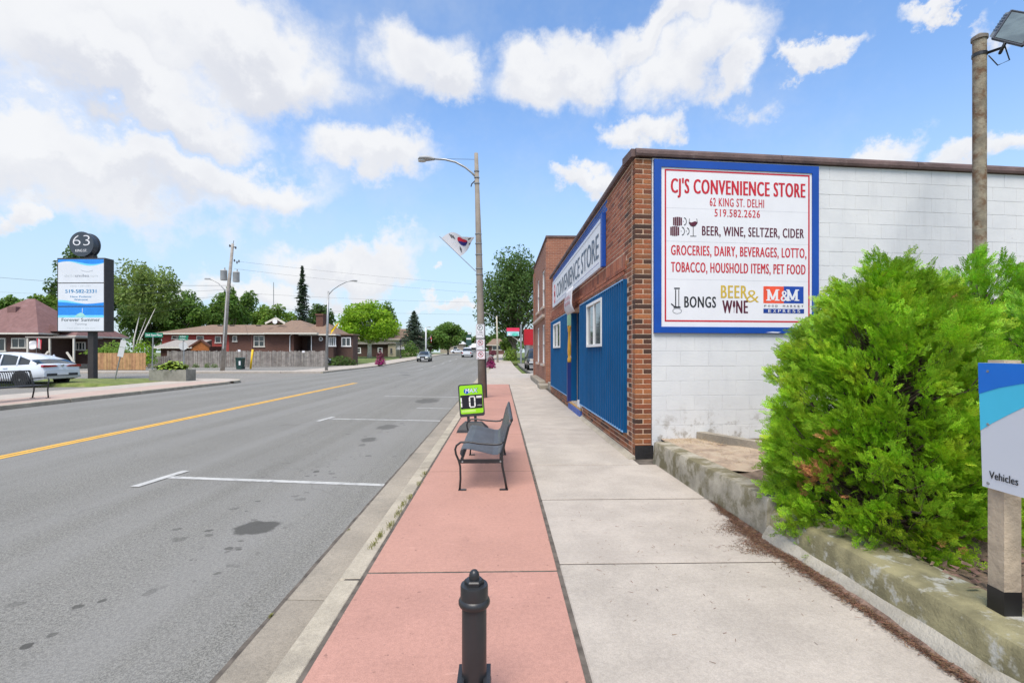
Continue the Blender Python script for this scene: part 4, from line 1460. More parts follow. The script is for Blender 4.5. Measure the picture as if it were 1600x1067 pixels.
def cedar(name, label, cx, cy, z0, prof, ntuft, nspray, m, seed, dead=(), spread=.052, L0=.080, nplume=165, gap=.128, prot=PROT):
    R = random.Random(seed)
    G = np.random.default_rng(seed)
    th = thing(name, label, 'shrub', (cx, cy, z0))
    H = prof[-1][1]
    rmax = max(p[0] for p in prof)

    def radius(z, a):
        for (r0, q0), (r1, q1) in zip(prof[:-1], prof[1:]):
            if q0 <= z <= q1:
                k = (z - q0) / (q1 - q0)
                r = r0 + (r1 - r0) * k
                return r * (1 + .14 * noise.noise((math.cos(a) * 1.6 + seed, math.sin(a) * 1.6, z * 1.9)) + .20 * noise.noise((math.cos(a) * 3.6, math.sin(a) * 3.6 + seed, z * 4.2)))
        return .02
    tr = MB()
    for q in range(4):
        a = q * 1.7
        tr.tube([(math.cos(a) * .05, math.sin(a) * .05, -.1), (math.cos(a) * .10, math.sin(a) * .10, H * .3), (math.cos(a) * .05, math.sin(a) * .05, H * .85)], [.05, .035, .008], 7)
    acc = {0: ([], [], 0), 1: ([], [], 0)}
    cnt = [0, 0]
    # branches end in plumes; between the plumes one looks into the dark inside
    plumes = []
    tries = 0
    while len(plumes) < nplume and tries < 6000:
        tries += 1
        z = R.uniform(prof[0][1], H)
        a = R.uniform(0, 2 * math.pi)
        if R.random() > (radius(z, a) / rmax) ** .8 + .05: continue
        rr = radius(z, a)
        p = Vector((math.cos(a) * rr, math.sin(a) * rr, z))
        if any((p - q[0]).length < gap for q in plumes): continue
        plumes.append((p, z, a, rr * R.uniform(.84, 1.06)))
    per = max(1, ntuft // len(plumes))
    spots = []
    for (p, z, a, rr) in plumes:
        for _ in range(per):
            z_ = max(prof[0][1], z + R.gauss(0, gap * .42))
            a_ = a + R.gauss(0, gap * .36) / max(.25, rr)
            fall = ((z_ - z) / gap) ** 2 + ((a_ - a) * rr / gap) ** 2
            spots.append((z_, a_, rr * (1.03 - .22 * fall) if R.random() > .08 else rr * .7))
    for _ in range(int(ntuft * .28)):
        z, a = R.uniform(prof[0][1], H * .9), R.uniform(0, 2 * math.pi)
        spots.append((z, a, radius(z, a) * R.uniform(.62, .80)))
    for (z, a, rr) in spots:
        rr = min(rr, radius(min(max(z, prof[0][1]), H), a) * 1.12 + .03)
        out = Vector((math.cos(a), math.sin(a), .10 + .5 * (z / H) ** 2)).normalized()
        tip = Vector((math.cos(a) * rr, math.sin(a) * rr, z))
        dirn = (out + Vector((R.gauss(0, .18), R.gauss(0, .18), R.uniform(.35, 1.05)))).normalized()
        tl = R.uniform(.13, .22)
        base = tip - dirn * tl
        wp_ = tip + Vector((cx, cy, z0))
        isdead = any((wp_ - Vector(q[:3])).length < q[3] for q in dead)
        tr.tube([Vector((math.cos(a) * rr * .15, math.sin(a) * rr * .15, max(.05, z - .35))), base - dirn * .1, base + dirn * tl * .5], [.012, .006, .002], 4, False)
        n = int(nspray * R.uniform(.7, 1.3))
        D = np.array(dirn)
        s = G.random(n)
        O = np.array(base) + D * (s[:, None] * tl) + G.normal(0, 1, (n, 3)) * (spread * (1.1 - .75 * s))[:, None]
        # sprays lean outwards from the axis of their tuft
        off = O - (np.array(base) + D * ((O - np.array(base)) @ D)[:, None])
        d = D + off * 7.0 + G.normal(0, .22, (n, 3))
        d /= np.linalg.norm(d, axis=1)[:, None]
        fan = R.uniform(0, 3.14)
        nr = np.array((-math.sin(a + fan * .4), math.cos(a + fan * .4), R.gauss(0, .4))) + G.normal(0, .45, (n, 3))
        nr -= d * (nr * d).sum(1)[:, None]
        nr /= np.linalg.norm(nr, axis=1)[:, None]
        sd_ = np.cross(nr, d)
        L = G.uniform(.7, 1.3, n) * L0
        for i in range(n):
            V, Q = prot[R.randrange(len(prot))]
            M = np.stack((d[i], sd_[i], nr[i])) * L[i]
            k = 1 if (isdead and R.random() < .93) or R.random() < .002 else 0
            acc[k][0].append(V @ M + O[i])
            acc[k][1].append(Q + cnt[k])
            cnt[k] += len(V)
    tr.build('trunk', BARK, th, True)
    build_np('foliage', np.concatenate(acc[0][0]), np.concatenate(acc[0][1]), m, th)
    if cnt[1]:
        d_ = build_np('dead_foliage', np.concatenate(acc[1][0]), np.concatenate(acc[1][1]), DEAD, th)
        d_['label'] = 'rust brown dead sprays'
    return th


C1 = (2.80, 3.44)
dz1 = .16


def cpt(px, py, d):
    x, y = W(px, d)
    return (x, y, Zp(py, d))


cedar('cedar_shrub', 'bright green cone-shaped cedar shrub with rusty dead patch, overhanging the retaining wall', C1[0], C1[1], dz1,
      [(.66, .0), (.78, .16), (.81, .45), (.78, .70), (.68, .95), (.60, 1.25), (.52, 1.52), (.33, 1.72), (.13, 1.89), (.03, 1.98)], 660, 29, CED, 3,
      dead=[(*cpt(1258, 660, 3.2), .15), (*cpt(1264, 735, 3.15), .17), (*cpt(1268, 700, 3.2), .18), (*cpt(1300, 775, 3.0), .08)])
C2 = W(1522, 4.75)
cedar('cedar_shrub', 'rounded deep green cedar shrub behind the vehicles sign, in front of the rusty pole', C2[0], C2[1], .2,
      [(.6, .02), (.85, .4), (.92, .9), (.88, 1.3), (.74, 1.65), (.50, 1.95), (.22, 2.10), (.05, 2.16)], 620, 27, CED2, 11, L0=.098, prot=PROT2, nplume=210)
C3 = W(1660, 3.6)
cedar('cedar_shrub', 'deep green cedar shrub at the right edge behind the sign panel', C3[0], C3[1], .2,
      [(.5, .02), (.72, .4), (.75, .9), (.62, 1.3), (.3, 1.6), (.05, 1.75)], 200, 18, CED2, 17, L0=.105, prot=PROT2)

# ================================================================== RUSTY LIGHT POLE
RUST = mat('rusty_pipe', (0.235, 0.205, 0.15), 0.75, 0.3, 9, 0.4, 50, col2=(0.135, 0.075, 0.040), mott=(0.44, 0.66, 8), spec=0.3)
px_, py_ = W(1530.5, 5.8)
lp = thing('floodlight_pole', 'rusty steel pipe pole with a tilted floodlight above the cedars', 'light pole', (px_, py_, .2))
MB().tube([(0, 0, 0), (0, 0, 5.05)], .066, 20).build('pole', RUST, lp, 'edges')
MB().tube([(0, 0, 5.02), (0, 0, 5.06), (0, 0, 5.10)], [.080, .080, .02], 16).build('cap', mat('cap_metal', (0.16, 0.14, 0.12), 0.7), lp)
MB().tube([(0, 0, 4.82), (0, 0, 4.86)], .073, 16).build('clamp', BLACK, lp)
lo = Vector((px_, py_, .2))
A_, B_, D_, E_ = [Vector(cpt(*q)) - lo for q in ((1551, 61, 5.70), (1588, 70, 5.42), (1580, 17.5, 5.98), (1540, 59, 5.98))]
Uf, Vf, Ef = B_ - A_, D_ - A_, E_ - A_
Uf = Uf * 1.25
Nf = Uf.cross(Vf).normalized()
if Nf.dot(Vector((0, 0, CAM_H)) - (A_ + lo)) < 0: Nf = -Nf
fl = MB()
fr_ = [A_, A_ + Uf, A_ + Uf + Vf, A_ + Vf]
bk_ = [p + Ef for p in (A_ + Uf * .10 + Vf * .06, A_ + Uf * .9 + Vf * .06, A_ + Uf * .9 + Vf * .94, A_ + Uf * .10 + Vf * .94)]
fl.add(fr_ + bk_, [(0, 1, 2, 3), (7, 6, 5, 4), (0, 4, 5, 1), (1, 5, 6, 2), (2, 6, 7, 3), (3, 7, 4, 0)])
rim_ = MB()
for (p, q) in zip(fr_, fr_[1:] + fr_[:1]): rim_.tube([p, q], .014, 6)
hd = fl.build('floodlight_housing', mat('floodlight_grey', (0.13, 0.14, 0.135), 0.5, 0.1), lp)
rim_.build('lens_rim', BLACK, hd)
for k in range(6):
    s_ = .30 + k * .11
    MB().tube([A_ + Vf * s_ + Ef * .15 - Uf * .012, A_ + Vf * s_ + Ef * .92 + Uf * .075], .007, 4).build('cooling_fin', BLACK, hd)
MB().add([p + Nf * .006 for p in (A_ + Uf * .05 + Vf * .05, A_ + Uf * .95 + Vf * .05, A_ + Uf * .95 + Vf * .95, A_ + Uf * .05 + Vf * .95)], [(0, 1, 2, 3)]).build('lens', mat('floodlight_lens', (0.085, 0.11, 0.11), 0.25, 0.35, 3, spec=0.35), hd)
MB().tube([(.05, -.05, 4.84), (.16, -.12, 4.86), A_ + Uf * .35 + Vector((0, .03, -.12)), A_ + Uf * .45], .017, 8).build('bracket', BLACK, lp, True)
MB().tube([(.05, -.06, 4.80), (.12, -.10, 4.66), (.22, -.14, 4.70), A_ + Uf * .4 + Vector((0, 0, -.03))], .007, 6).build('cable', WIRE, lp, True)

# ================================================================== VEHICLES SIGN
vx, vy = W(1535, 2.30)
vs = thing('vehicle_sign', 'white and blue sign panel reading Vehicles on a square timber post', 'sign', (vx, vy, .2))
an = rad(2.7)
Uv = Vector((-math.sin(an), -math.cos(an), 0))
TIMB = mat('timber_post', (0.42, 0.34, 0.245), 0.85, 0.16, 4, 0.4, 30, col2=(0.26, 0.205, 0.155), mott=(0.5, 0.7, 3))
pn = pv = Plane((vx, vy, .2), Uv, VZ)
for u in (.015, 1.05):
    p_ = MB().obox(pv.O, pv.U, pv.V, pv.N, u, u + .078, .150, 1.215, -.088, -.011).build('post', TIMB, vs, world=True)
    MB().obox(pv.O, pv.U, pv.V, pv.N, u - .002, u + .080, -.1, .150, -.090, -.009).build('black_foot', mat('bitumen', (0.012, 0.012, 0.013), 0.35, 0.2, 8), p_, world=True)
W_, z0_, z1_ = 1.16, .612, 1.202
pan = pn.poly([(0, z0_), (W_, z0_), (W_, z1_), (-.02, z1_)], -.010, 0).build('panel', mat('panel_white', (0.58, 0.61, 0.66), 0.35, 0.02, 1), vs, world=True)
arc = [(W_ * i / 24, z0_ + .275 + .30 * math.sin(min(1.0, i / 14) * 1.5)) for i in range(25)]
pn.poly([(-.009, z0_ + .265)] + arc[1:] + [(W_, z1_ - .001), (-.0195, z1_ - .001)], .0006, .0014).build('light_blue_field', mat('panel_cyan', S(70, 190, 222), 0.4, 0.03), vs, world=True)
pn.poly([(-.0155, z0_ + .44), (.08, z0_ + .475), (.18, z0_ + .50), (.35, z0_ + .53), (.6, z0_ + .56), (W_ * .75, z1_ - .001), (-.0195, z1_ - .001)], .002, .0028).build('blue_field', mat('panel_blue', S(20, 110, 205), 0.4, 0.03), vs, world=True)
pn.text('Vehicles', INK, vs, .036, .168, z0_ + .048, .034, .002, bold=.02)
for (u, v) in ((.03, .022), (.03, .55), (.03, .30)):
    MB().prism(circ(u, z0_ + v, .006, 10), pn.O, pn.U, pn.V, pn.N, .0, .005).build('bolt', GALV, vs, world=True)

# ================================================================== BOLLARD
bx, by = W(741, 1.95)
bo = thing('bollard', 'short black round metal bollard with hexagonal cap on the red pavement', 'bollard', (bx, by, 0))
MB().lathe([(.050, .05), (.050, .435), (.049, .44)], 28).build('pipe', BLACK, bo, 'edges')
MB().lathe([(.052, .425), (.060, .428), (.064, .436), (.064, .446), (.060, .454), (.056, .458), (.056, .505), (.054, .512), (.036, .514)], 28).build('cap', BLACK, bo, 'edges')
MB().lathe([(.040, .513), (.0405, .528), (.036, .533), (.02, .5335)], 6).build('hex_nut', BLACK, bo)
MB().lathe([(.021, .532), (.021, .548), (.018, .560), (.011, .568), (.002, .571)], 18).build('finial', BLACK, bo, 'edges')
b = MB()
ft = MB().cbox(-.068, .068, -.068, .068, 0, .10, .006)
ft.build('plinth', BLACK, bo)
MB().lathe([(.062, .095), (.060, .112), (.053, .126), (.0505, .128)], 28).build('collar', BLACK, bo, 'edges')
for s in (-1, 1):
    MB().box(s * .052 - .014, s * .052 + .014, -.062, .062, .097, .148).build('shoulder', BLACK, bo)

# ================================================================== NEAR BENCH
be = thing('bench', 'black steel strap bench with curled arms standing on the red pavement', 'bench', (0, 5.95, 0))
STRAP = mat('bench_strap', (0.085, 0.092, 0.105), 0.36, 0.15, 5, spec=0.5)
prof = [(-.405, .335), (-.43, .375), (-.425, .41), (-.395, .428), (-.33, .425), (-.2, .395), (-.08, .365), (-.03, .365), (0.0, .39), (.03, .47), (.065, .60), (.092, .71), (.098, .735), (.115, .745), (.125, .73)]
ns = 30
pitch = 1.68 / ns


def strapmesh(w):
    b = MB()
    rows = []
    for i, (x, z) in enumerate(prof):
        a_, c_ = prof[max(0, i - 1)], prof[min(len(prof) - 1, i + 1)]
        tx, tz = c_[0] - a_[0], c_[1] - a_[1]
        L = math.hypot(tx, tz)
        nx_, nz_ = -tz / L * .002, tx / L * .002
        rows.append([(x + nx_, -w, z + nz_), (x + nx_, w, z + nz_), (x - nx_, w, z - nz_), (x - nx_, -w, z - nz_), (x + nx_, -w, z + nz_)])
    b.grid(rows)
    return b.mesh('strap', STRAP)


sm = strapmesh(.0185)
for i in range(ns):
    inst('strap', sm, be, (0, -.84 + pitch * (i + .5), 0))
for (y, lab) in ((-.87, ''), (.87, '')):
    fr = MB()
    arm = [(.03, .51), (-.0, .485), (-.06, .478), (-.2, .488), (-.34, .508), (-.42, .505), (-.465, .47), (-.478, .43), (-.47, .38), (-.44, .31), (-.425, .25), (-.422, .12), (-.43, .01)]
    fr.tube([(x, y, z) for x, z in arm], .011, 8)
    fr.build('arm', BLACK, be, True)
    MB().tube([(.115, y, .73), (.085, y, .66), (.04, y, .48), (.015, y, .36), (.02, y, .25), (.05, y, .1), (.065, y, .01)], .0125, 8).build('leg', BLACK, be, True)
    MB().box(-.44, .03, y - .012, y + .012, .285, .325).build('side_bar', BLACK, be)
    MB().box(-.445, -.36, y - .02, y + .02, 0, .009).build('foot', BLACK, be)
    MB().box(-.01, .08, y - .02, y + .02, 0, .009).build('foot', BLACK, be)
for (x, z) in ((.118, .738), (-.405, .335), (.005, .34)):
    MB().tube([(x, -.885, z), (x, .885, z)], .016, 10).build('rail', BLACK, be, 'edges')
for y in (-.886, .886):
    for (x, z) in ((-.40, .305), (.0, .305)):
        MB().tube([(x, y - .012, z), (x, y + .012, z)], .009, 8).build('bolt', GALV, be)

# ================================================================== LOTTERY CURB SIGN
lx, ly = W(740, 8.9)
ls = thing('curb_sign', 'green and black curb sign with jackpot number on a black weighted base', 'sign', (lx, ly, 0))
tilt = rad(-4.0)
Ul = Vector((math.cos(tilt) * .992, .10, -math.sin(tilt))).normalized()
Vl = Vector((math.sin(tilt), .06, math.cos(tilt))).normalized()
Ul = (Ul - Vl * Ul.dot(Vl)).normalized()
pl = Plane(Vector((lx, ly, 0)) + Vl * .27 - Ul * .235, Ul, Vl)
Wl, Hl = .465, .60


def rrect(u0, u1, v0, v1, r, n=5):
    pts = []
    for (cu, cv, a) in ((u1 - r, v1 - r, 0), (u0 + r, v1 - r, 90), (u0 + r, v0 + r, 180), (u1 - r, v0 + r, 270)):
        pts += [(cu + r * math.cos(rad(a + 90 * i / n)), cv + r * math.sin(rad(a + 90 * i / n))) for i in range(n + 1)]
    return pts


pl.poly(rrect(0, Wl, 0, Hl, .04), -.03, .012).build('housing', DARK, ls, world=True)
LIME = mat('lime_print', S(140, 205, 28), 0.4, 0.06, 5)
pl.poly(rrect(.022, Wl - .022, .055, Hl - .022, .03), .012, .014).build('face', LIME, ls, world=True)
pl.box(.03, Wl - .03, .145, .40, .014, .0155).build('number_window', mat('display_black', (0.012, 0.011, 0.016), 0.3), ls, world=True)
CREAM = mat('digit_white', (0.72, 0.72, 0.68), 0.5)
b = MB()
for (u0, u1, v0, v1) in ((.20, .29, .355, .375), (.20, .29, .165, .185), (.185, .21, .185, .265), (.185, .21, .275, .355), (.28, .305, .185, .265), (.28, .305, .275, .355), (.032, .055, .185, .262), (.032, .055, .278, .355)):
    pl.box(u0, u1, v0, v1, .0155, .0165, b)
b.build('digits', CREAM, ls, world=True)
pl.box(.325, .425, .335, .375, .0155, .0165).build('white_tab', CREAM, ls, world=True)
pl.text('million', CREAM, ls, .335, .42, .19, .022, .0165)
pl.text('MAX', mat('logo_blue', S(20, 70, 160), 0.4), ls, .115, .355, .435, .085, .015, bold=.05, slant=.12)
pl.text('MAX', mat('logo_white', (0.75, 0.80, 0.82), 0.4), ls, .128, .345, .440, .075, .0165, bold=.0, slant=.12)
pl.poly(circ(.15, .47, .05, 18), .0142, .0148).build('logo_ball', MATS['logo_blue'], ls, world=True)
pl.box(.04, .30, .085, .125, .0142, .015).build('pale_strip', mat('pale_green', S(180, 215, 110), 0.5), ls, world=True)
for u in (.13, .26):
    pl.box(u, u + .05, -.12, .01, -.018, .0).build('stem', DARK, ls, world=True)
b = MB()
b.add([(lx + x, ly + y, z) for (x, y, z) in ((-.30, -.22, 0), (.28, -.22, 0), (.28, .26, 0), (-.30, .26, 0), (-.28, -.21, .05), (.26, -.21, .05), (.26, .25, .05), (-.28, .25, .05),
                                              (-.16, -.07, .17), (.15, -.07, .17), (.15, .09, .17), (-.16, .09, .17))],
      [(0, 1, 5, 4), (1, 2, 6, 5), (2, 3, 7, 6), (3, 0, 4, 7), (4, 5, 9, 8), (5, 6, 10, 9), (6, 7, 11, 10), (7, 4, 8, 11), (8, 9, 10, 11)])
b.build('base', DARK, ls, world=True)

# ================================================================== STREET LAMPS
POLEC = mat('pole_concrete', (0.235, 0.205, 0.170), 0.85, 0.12, 4, 0.3, 60)


def cobra(th, pole_pts, rads, arm, head_dir, m=POLEC, hl=.62, n=10, smooth=True):
    MB().tube(pole_pts, rads, n).build('pole', m, th, True)
    MB().tube(arm, [.034] * (len(arm) - 1) + [.028], 8).build('arm', GALV, th, True)
    e = Vector(arm[-1])
    hd_ = Vector(head_dir).normalized()
    sd_ = hd_.cross(VZ).normalized()
    b = MB()
    rows = []
    for i in range(9):
        s = i / 8
        w = .05 + .11 * math.sin(min(1, s * 1.15) * math.pi * .62)
        if i == 8: w = .03
        zt = .035 + .065 * math.sin(s * math.pi)
        p = e + hd_ * (hl * s - .08)
        rows.append([p + sd_ * (w * c) + VZ * (zt * q if q > 0 else .05 * q) for c, q in [(math.cos(a * math.pi / 5), math.sin(a * math.pi / 5)) for a in range(11)]])
    b.grid(rows)
    b.f += [tuple(range(11)), tuple(range(len(b.v) - 1, len(b.v) - 12, -1))]
    b.build('luminaire', mat('luminaire_grey', (0.33, 0.34, 0.35), 0.5, 0.08), th, True)
    MB().prism(circ(0, 0, .13, 14, .10), e + hd_ * (hl * .6), hd_, sd_, VZ, -.075, -.03).build('lens', mat('lamp_lens', (0.5, 0.5, 0.48), 0.2), th)


D1 = 15.5
x1, y1 = W(753.5, D1)
lm = thing('street_lamp', 'tall brown concrete street lamp with flag and parking signs beside the red pavement', 'street lamp', (x1, y1, 0))
ppu = FOC / D1


def lp1(px, py): return ((px - 753.5) / ppu, 0, Zp(py, D1))


poles = [lp1(754, 621), lp1(751, 500), lp1(748, 380), lp1(744, 240)]
cobra(lm, poles, [.145, .12, .10, .062], [lp1(744.5, 278), lp1(737, 270), lp1(727, 262), lp1(712, 254), lp1(695, 250), lp1(675, 249.3)], (-1, 0, -.02), hl=.52)
b = MB()
for py in (268, 278, 287, 366, 381, 398, 420, 429):
    p = lp1(744 + (py - 240) * .0265, py)
    b.tube([(p[0], 0, p[2] - .012), (p[0], 0, p[2] + .012)], .075 + (py - 240) * .00022 + .006, 12)
b.build('band', GALV, lm)
MB().tube([lp1(675, 249), lp1(743, 249.5)], .006, 5).build('stay_wire', WIRE, lm)
MB().tube([(poles[0][0] + .13, -.06, .0), (poles[1][0] + .12, -.05, 2.4)], .025, 8).build('conduit', DARK, lm)
tk = lp1(738, 285)
MB().tube([lp1(742, 283), lp1(737, 288), lp1(736, 292)], .02, 6).build('bracket', BLACK, lm)
sg = thing('parking_sign', 'white parking time sign with green circled P, topmost on the lamp pole', 'sign', (x1, y1 - .2, 2.0))


def pole_sign(th, pxc, y_top, y_bot, ring, body, ring_m, slash, name):
    c = lp1(pxc, (y_top + y_bot) / 2)
    h = (y_bot - y_top) / ppu
    w = 13.2 / ppu
    th.location = (x1 + c[0], y1 - .17, c[2] - h / 2)
    p = Plane((x1 + c[0] - w / 2, y1 - .17, c[2] - h / 2), (1, 0, 0), VZ)
    p.poly(rrect(0, w, 0, h, .02, 3), -.004, 0).build('plate', SIGNW, th, world=True)
    b = MB()
    for r in ((.012, w - .012, h - .018, h - .012), (.012, w - .012, .012, .018), (.012, .018, .018, h - .018), (w - .018, w - .012, .018, h - .018)):
        p.box(*r, 0, .0015, b)
    b.build('border', ring_m if name == 'red' else INK, th, world=True)
    b = MB()
    cv = h - .115 if h > .3 else h * .56
    ringpoly(b, p, w / 2, cv, .088, .018, .0, .003, 24)
    if slash:
        stroke(b, p, [(w / 2 - .055, cv + .055), (w / 2 + .055, cv - .055)], .016, .003, .0045)
    b.build('ring', ring_m, th, world=True)
    p.text('P', INK, th, w / 2 - .028, w / 2 + .03, cv - .04, .08, .002, bold=.03)
    for (s, v, cap) in body:
        p.text(s, INK, th, .04, w - .05, v, cap, .002, bold=.01)
    b = MB()
    p.poly([(w - .07, .07), (w - .045, .045), (w - .045, .095)][::-1] if h > .3 else [(.035, .03), (.07, .05), (.07, .02)][::-1], .0, .002, b)
    b.build('arrow', INK, th, world=True)


PGRN = mat('parking_green', S(30, 80, 50), 0.5)
PRED = mat('parking_red', S(165, 45, 62), 0.5)
pole_sign(sg, 750.5, 507, 528.5, True, [('1 HR', .16, .05), ('9 AM-6 PM', .10, .03)], PGRN, False, 'green')
sg = thing('parking_sign', 'white no-parking sign with red slashed ring, middle of three on the lamp pole', 'sign')
pole_sign(sg, 751, 530, 547, True, [('2 AM - 6 AM', .10, .035)], PRED, True, 'red1')
sg = thing('parking_sign', 'pinkish no-parking sign with red border, lowest of three on the lamp pole', 'sign')
pole_sign(sg, 751.5, 548, 561, True, [], PRED, True, 'red')

# ------------------------------------------------------------------ flag of white cloth with circle and trigrams
fg = thing('flag', 'white flag with red and blue circle and black bars flying from the lamp pole', 'flag', (x1, y1, 4.1))
tip, foot = Vector(lp1(689, 374)), Vector(lp1(743.5, 424))
MB().tube([(foot + Vector((x1, y1, 0))), (tip + Vector((x1, y1 - .35, 0)))], [.013, .010], 8).build('staff', mat('staff_grey', (0.30, 0.32, 0.34), 0.5), fg, world=True)
h0 = tip.lerp(foot, .05) + Vector((x1, y1 - .33, 0))
h1 = tip.lerp(foot, .56) + Vector((x1, y1 - .15, 0))
f0 = Vector(lp1(742, 372.5)) + Vector((x1, y1 - .22, 0))
f1 = Vector(lp1(737, 378.5)) + Vector((x1, y1 - .05, 0))


def flagpt(s, t, off=0.0):
    """s along the fly 0..1, t from top 0 to bottom 1"""
    a = h0.lerp(h1, t)
    c = f0.lerp(f1, t)
    p = a.lerp(c, s)
    sag = math.sin(s * math.pi)
    p = p + VZ * (.22 * (1 - t) * math.sin(min(1, s * 1.6) * math.pi) * .8 - .10 * t * sag)
    p.y += .07 * math.sin(s * 8 + t * 2) * s - off
    return p


NSx = 22
FLAGM = mat('flag_white', (0.68, 0.67, 0.70), 0.8, 0.03, 4, trans=0.2)
cl = MB().grid([[flagpt(i / NSx, j / 14) for j in range(15)] for i in range(NSx + 1)]).build('cloth', FLAGM, fg, True, world=True)


def flagpatch(poly_fn, m, name, off):
    b = MB()
    for quad in poly_fn:
        # subdivide so it follows the cloth
        n = 4
        (a, e, c, d) = quad
        rows = []
        for i in range(n + 1):
            rows.append([flagpt(*(((a[k] * (1 - j / n) + e[k] * j / n) * (1 - i / n) + (d[k] * (1 - j / n) + c[k] * j / n) * (i / n)) for k in (0, 1)), off) for j in range(n + 1)])
        b.grid(rows)
    b.build(name, m, fg, world=True)


def wedge(a0, a1, cx, cy, r, n=10):
    out = []
    for i in range(n):
        t0, t1 = a0 + (a1 - a0) * i / n, a0 + (a1 - a0) * (i + 1) / n
        p0, p1 = (cx + r * .75 * math.cos(t0), cy + r * math.sin(t0)), (cx + r * .75 * math.cos(t1), cy + r * math.sin(t1))
        out.append([(cx, cy), p0, p1, (cx, cy)])
    return out


flagpatch(wedge(math.pi, 2 * math.pi, .56, .42, .26), mat('flag_red', S(190, 40, 60), 0.8), 'red_half', .006)
flagpatch(wedge(0, math.pi, .56, .42, .26), mat('flag_navy', S(40, 40, 110), 0.8), 'blue_half', .006)
for (cx, cy, sg_) in ((.26, .18, 1), (.30, .78, -1), (.84, .20, -1), (.84, .76, 1)):
    q = []
    for k in (-1, 0, 1):
        ox, oy = k * .035, k * .045 * sg_
        q.append([(cx + ox - .012, cy + oy - .09), (cx + ox + .012, cy + oy - .09), (cx + ox + .012, cy + oy + .09), (cx + ox - .012, cy + oy + .09)])
    flagpatch(q, INK, 'trigram', .006)

# ================================================================== TREES
BARKG = mat('bark_grey', (0.20, 0.17, 0.14), 0.95, 0.25, 6, 0.5, 20)
BIRCH = mat('birch_bark', (0.58, 0.55, 0.50), 0.85, 0.1, 5, 0.2, 20, col2=(0.10, 0.09, 0.08), mott=(0.60, 0.66, 3))


def leafmat(name, col, col2=None):
    return mat(name, col, 0.7, 0.30, 0.45, rnd=0.30, trans=0.48, col2=col2, mott=(0.5, 0.7, 0.35), spec=0.25)


LF_DEEP = leafmat('leaf_deep', (0.085, 0.150, 0.040))
LF_MID = leafmat('leaf_mid', (0.12, 0.215, 0.045), (0.15, 0.24, 0.055))
LF_LIGHT = leafmat('leaf_light', (0.16, 0.26, 0.045), (0.20, 0.30, 0.05))
LF_BRIGHT = leafmat('leaf_bright', (0.23, 0.385, 0.026), (0.16, 0.30, 0.026))
LF_BIRCH = leafmat('leaf_birch', (0.17, 0.245, 0.065), (0.22, 0.28, 0.10))
LF_SPRUCE = leafmat('leaf_spruce', (0.05, 0.085, 0.048))
LF_BLUE = leafmat('leaf_blue_spruce', (0.085, 0.125, 0.09))


def leaf(b, R, p, s, outw):
    n = (outw * .6 + Vector((R.gauss(0, .6), R.gauss(0, .6), R.gauss(.35, .6)))).normalized()
    a = Vector((R.gauss(0, 1), R.gauss(0, 1), R.gauss(0, 1)))
    u = n.cross(a).normalized() * s
    v = n.cross(u) * R.uniform(.5, .75)
    b.add([p - u, p - v * .8 + n * s * .12, p + u, p + v * .8 - n * s * .1], [(0, 1, 2, 3)])


def tree(name, label, px, d, y_top, half_w, y_low, lm, n=5200, ls=.24, seed=1, bark=None, z=None, lobes=26, sparse=.0, trunk_r=.22, stems=None, group=None, ybase=None):
    """broadleaf tree: sizes are given as seen from the street at distance d and turned into metres here"""
    R = random.Random(seed)
    x, y = W(px, d)
    zb = rise(y) if z is None else z
    H = Zp(y_top, d) - zb
    cr = half_w / FOC * d
    zl = max(.8, Zp(y_low, d) - zb)
    th = thing(name, label, 'tree', (x, y, zb), 0, group)
    crown, wood = MB(), MB()
    cz, ch = (H + zl) / 2, (H - zl) / 2
    cen = []
    for i in range(lobes):
        for _ in range(30):
            q = Vector((R.uniform(-1, 1), R.uniform(-1, 1), R.uniform(-1, 1)))
            if .30 < q.length < .95: break
        rl = R.uniform(.20, .36)
        k = 1 - rl * .75
        # crowns are wider below the middle
        wz = 1.0 - .25 * max(0, q.z)
        cen.append((Vector((q.x * cr * k * wz, q.y * cr * k * wz, cz + q.z * ch * k)), rl))
    if stems:
        for (dx_, lean, r0, zt) in stems:
            wood.tube([(dx_, -2.8, -.1), (dx_ + lean * .30, -2.8, H * zt * .45), (dx_ + lean, -2.2, H * zt)], [r0, r0 * .75, r0 * .2], 9)
    else:
        wood.tube([(0, 0, -.15), (.03 * H / 8, .02, zl * .6), (0, .05, zl + ch * .5), (.1, 0, cz + ch * .6)], [trunk_r * 1.25, trunk_r, trunk_r * .7, trunk_r * .15], 9)
    for (c, rl) in cen:
        z0 = min(c.z - .2, zl * R.uniform(.75, 1.3))
        if not stems: wood.tube([(0, 0, max(.5, z0)), (c.x * .45, c.y * .45, (z0 + c.z) / 2 + .2), c], [trunk_r * .42, trunk_r * .24, .03], 5, False)
        m = int(n / lobes * (rl / .28) ** 2)
        for _ in range(m):
            q = Vector((R.gauss(0, 1), R.gauss(0, 1), R.gauss(0, 1))).normalized()
            rr = R.random() ** .38
            p = c + Vector((q.x * cr, q.y * cr, q.z * max(ch, cr * .6))) * (rl * rr)
            if sparse and noise.noise(p * (2.2 / max(1, cr * .3))) < sparse - .5: continue
            leaf(crown, R, p, ls * R.uniform(.6, 1.25), q)
    wood.build('trunk', bark or BARKG, th, True)
    crown.build('crown', lm, th)
    return th


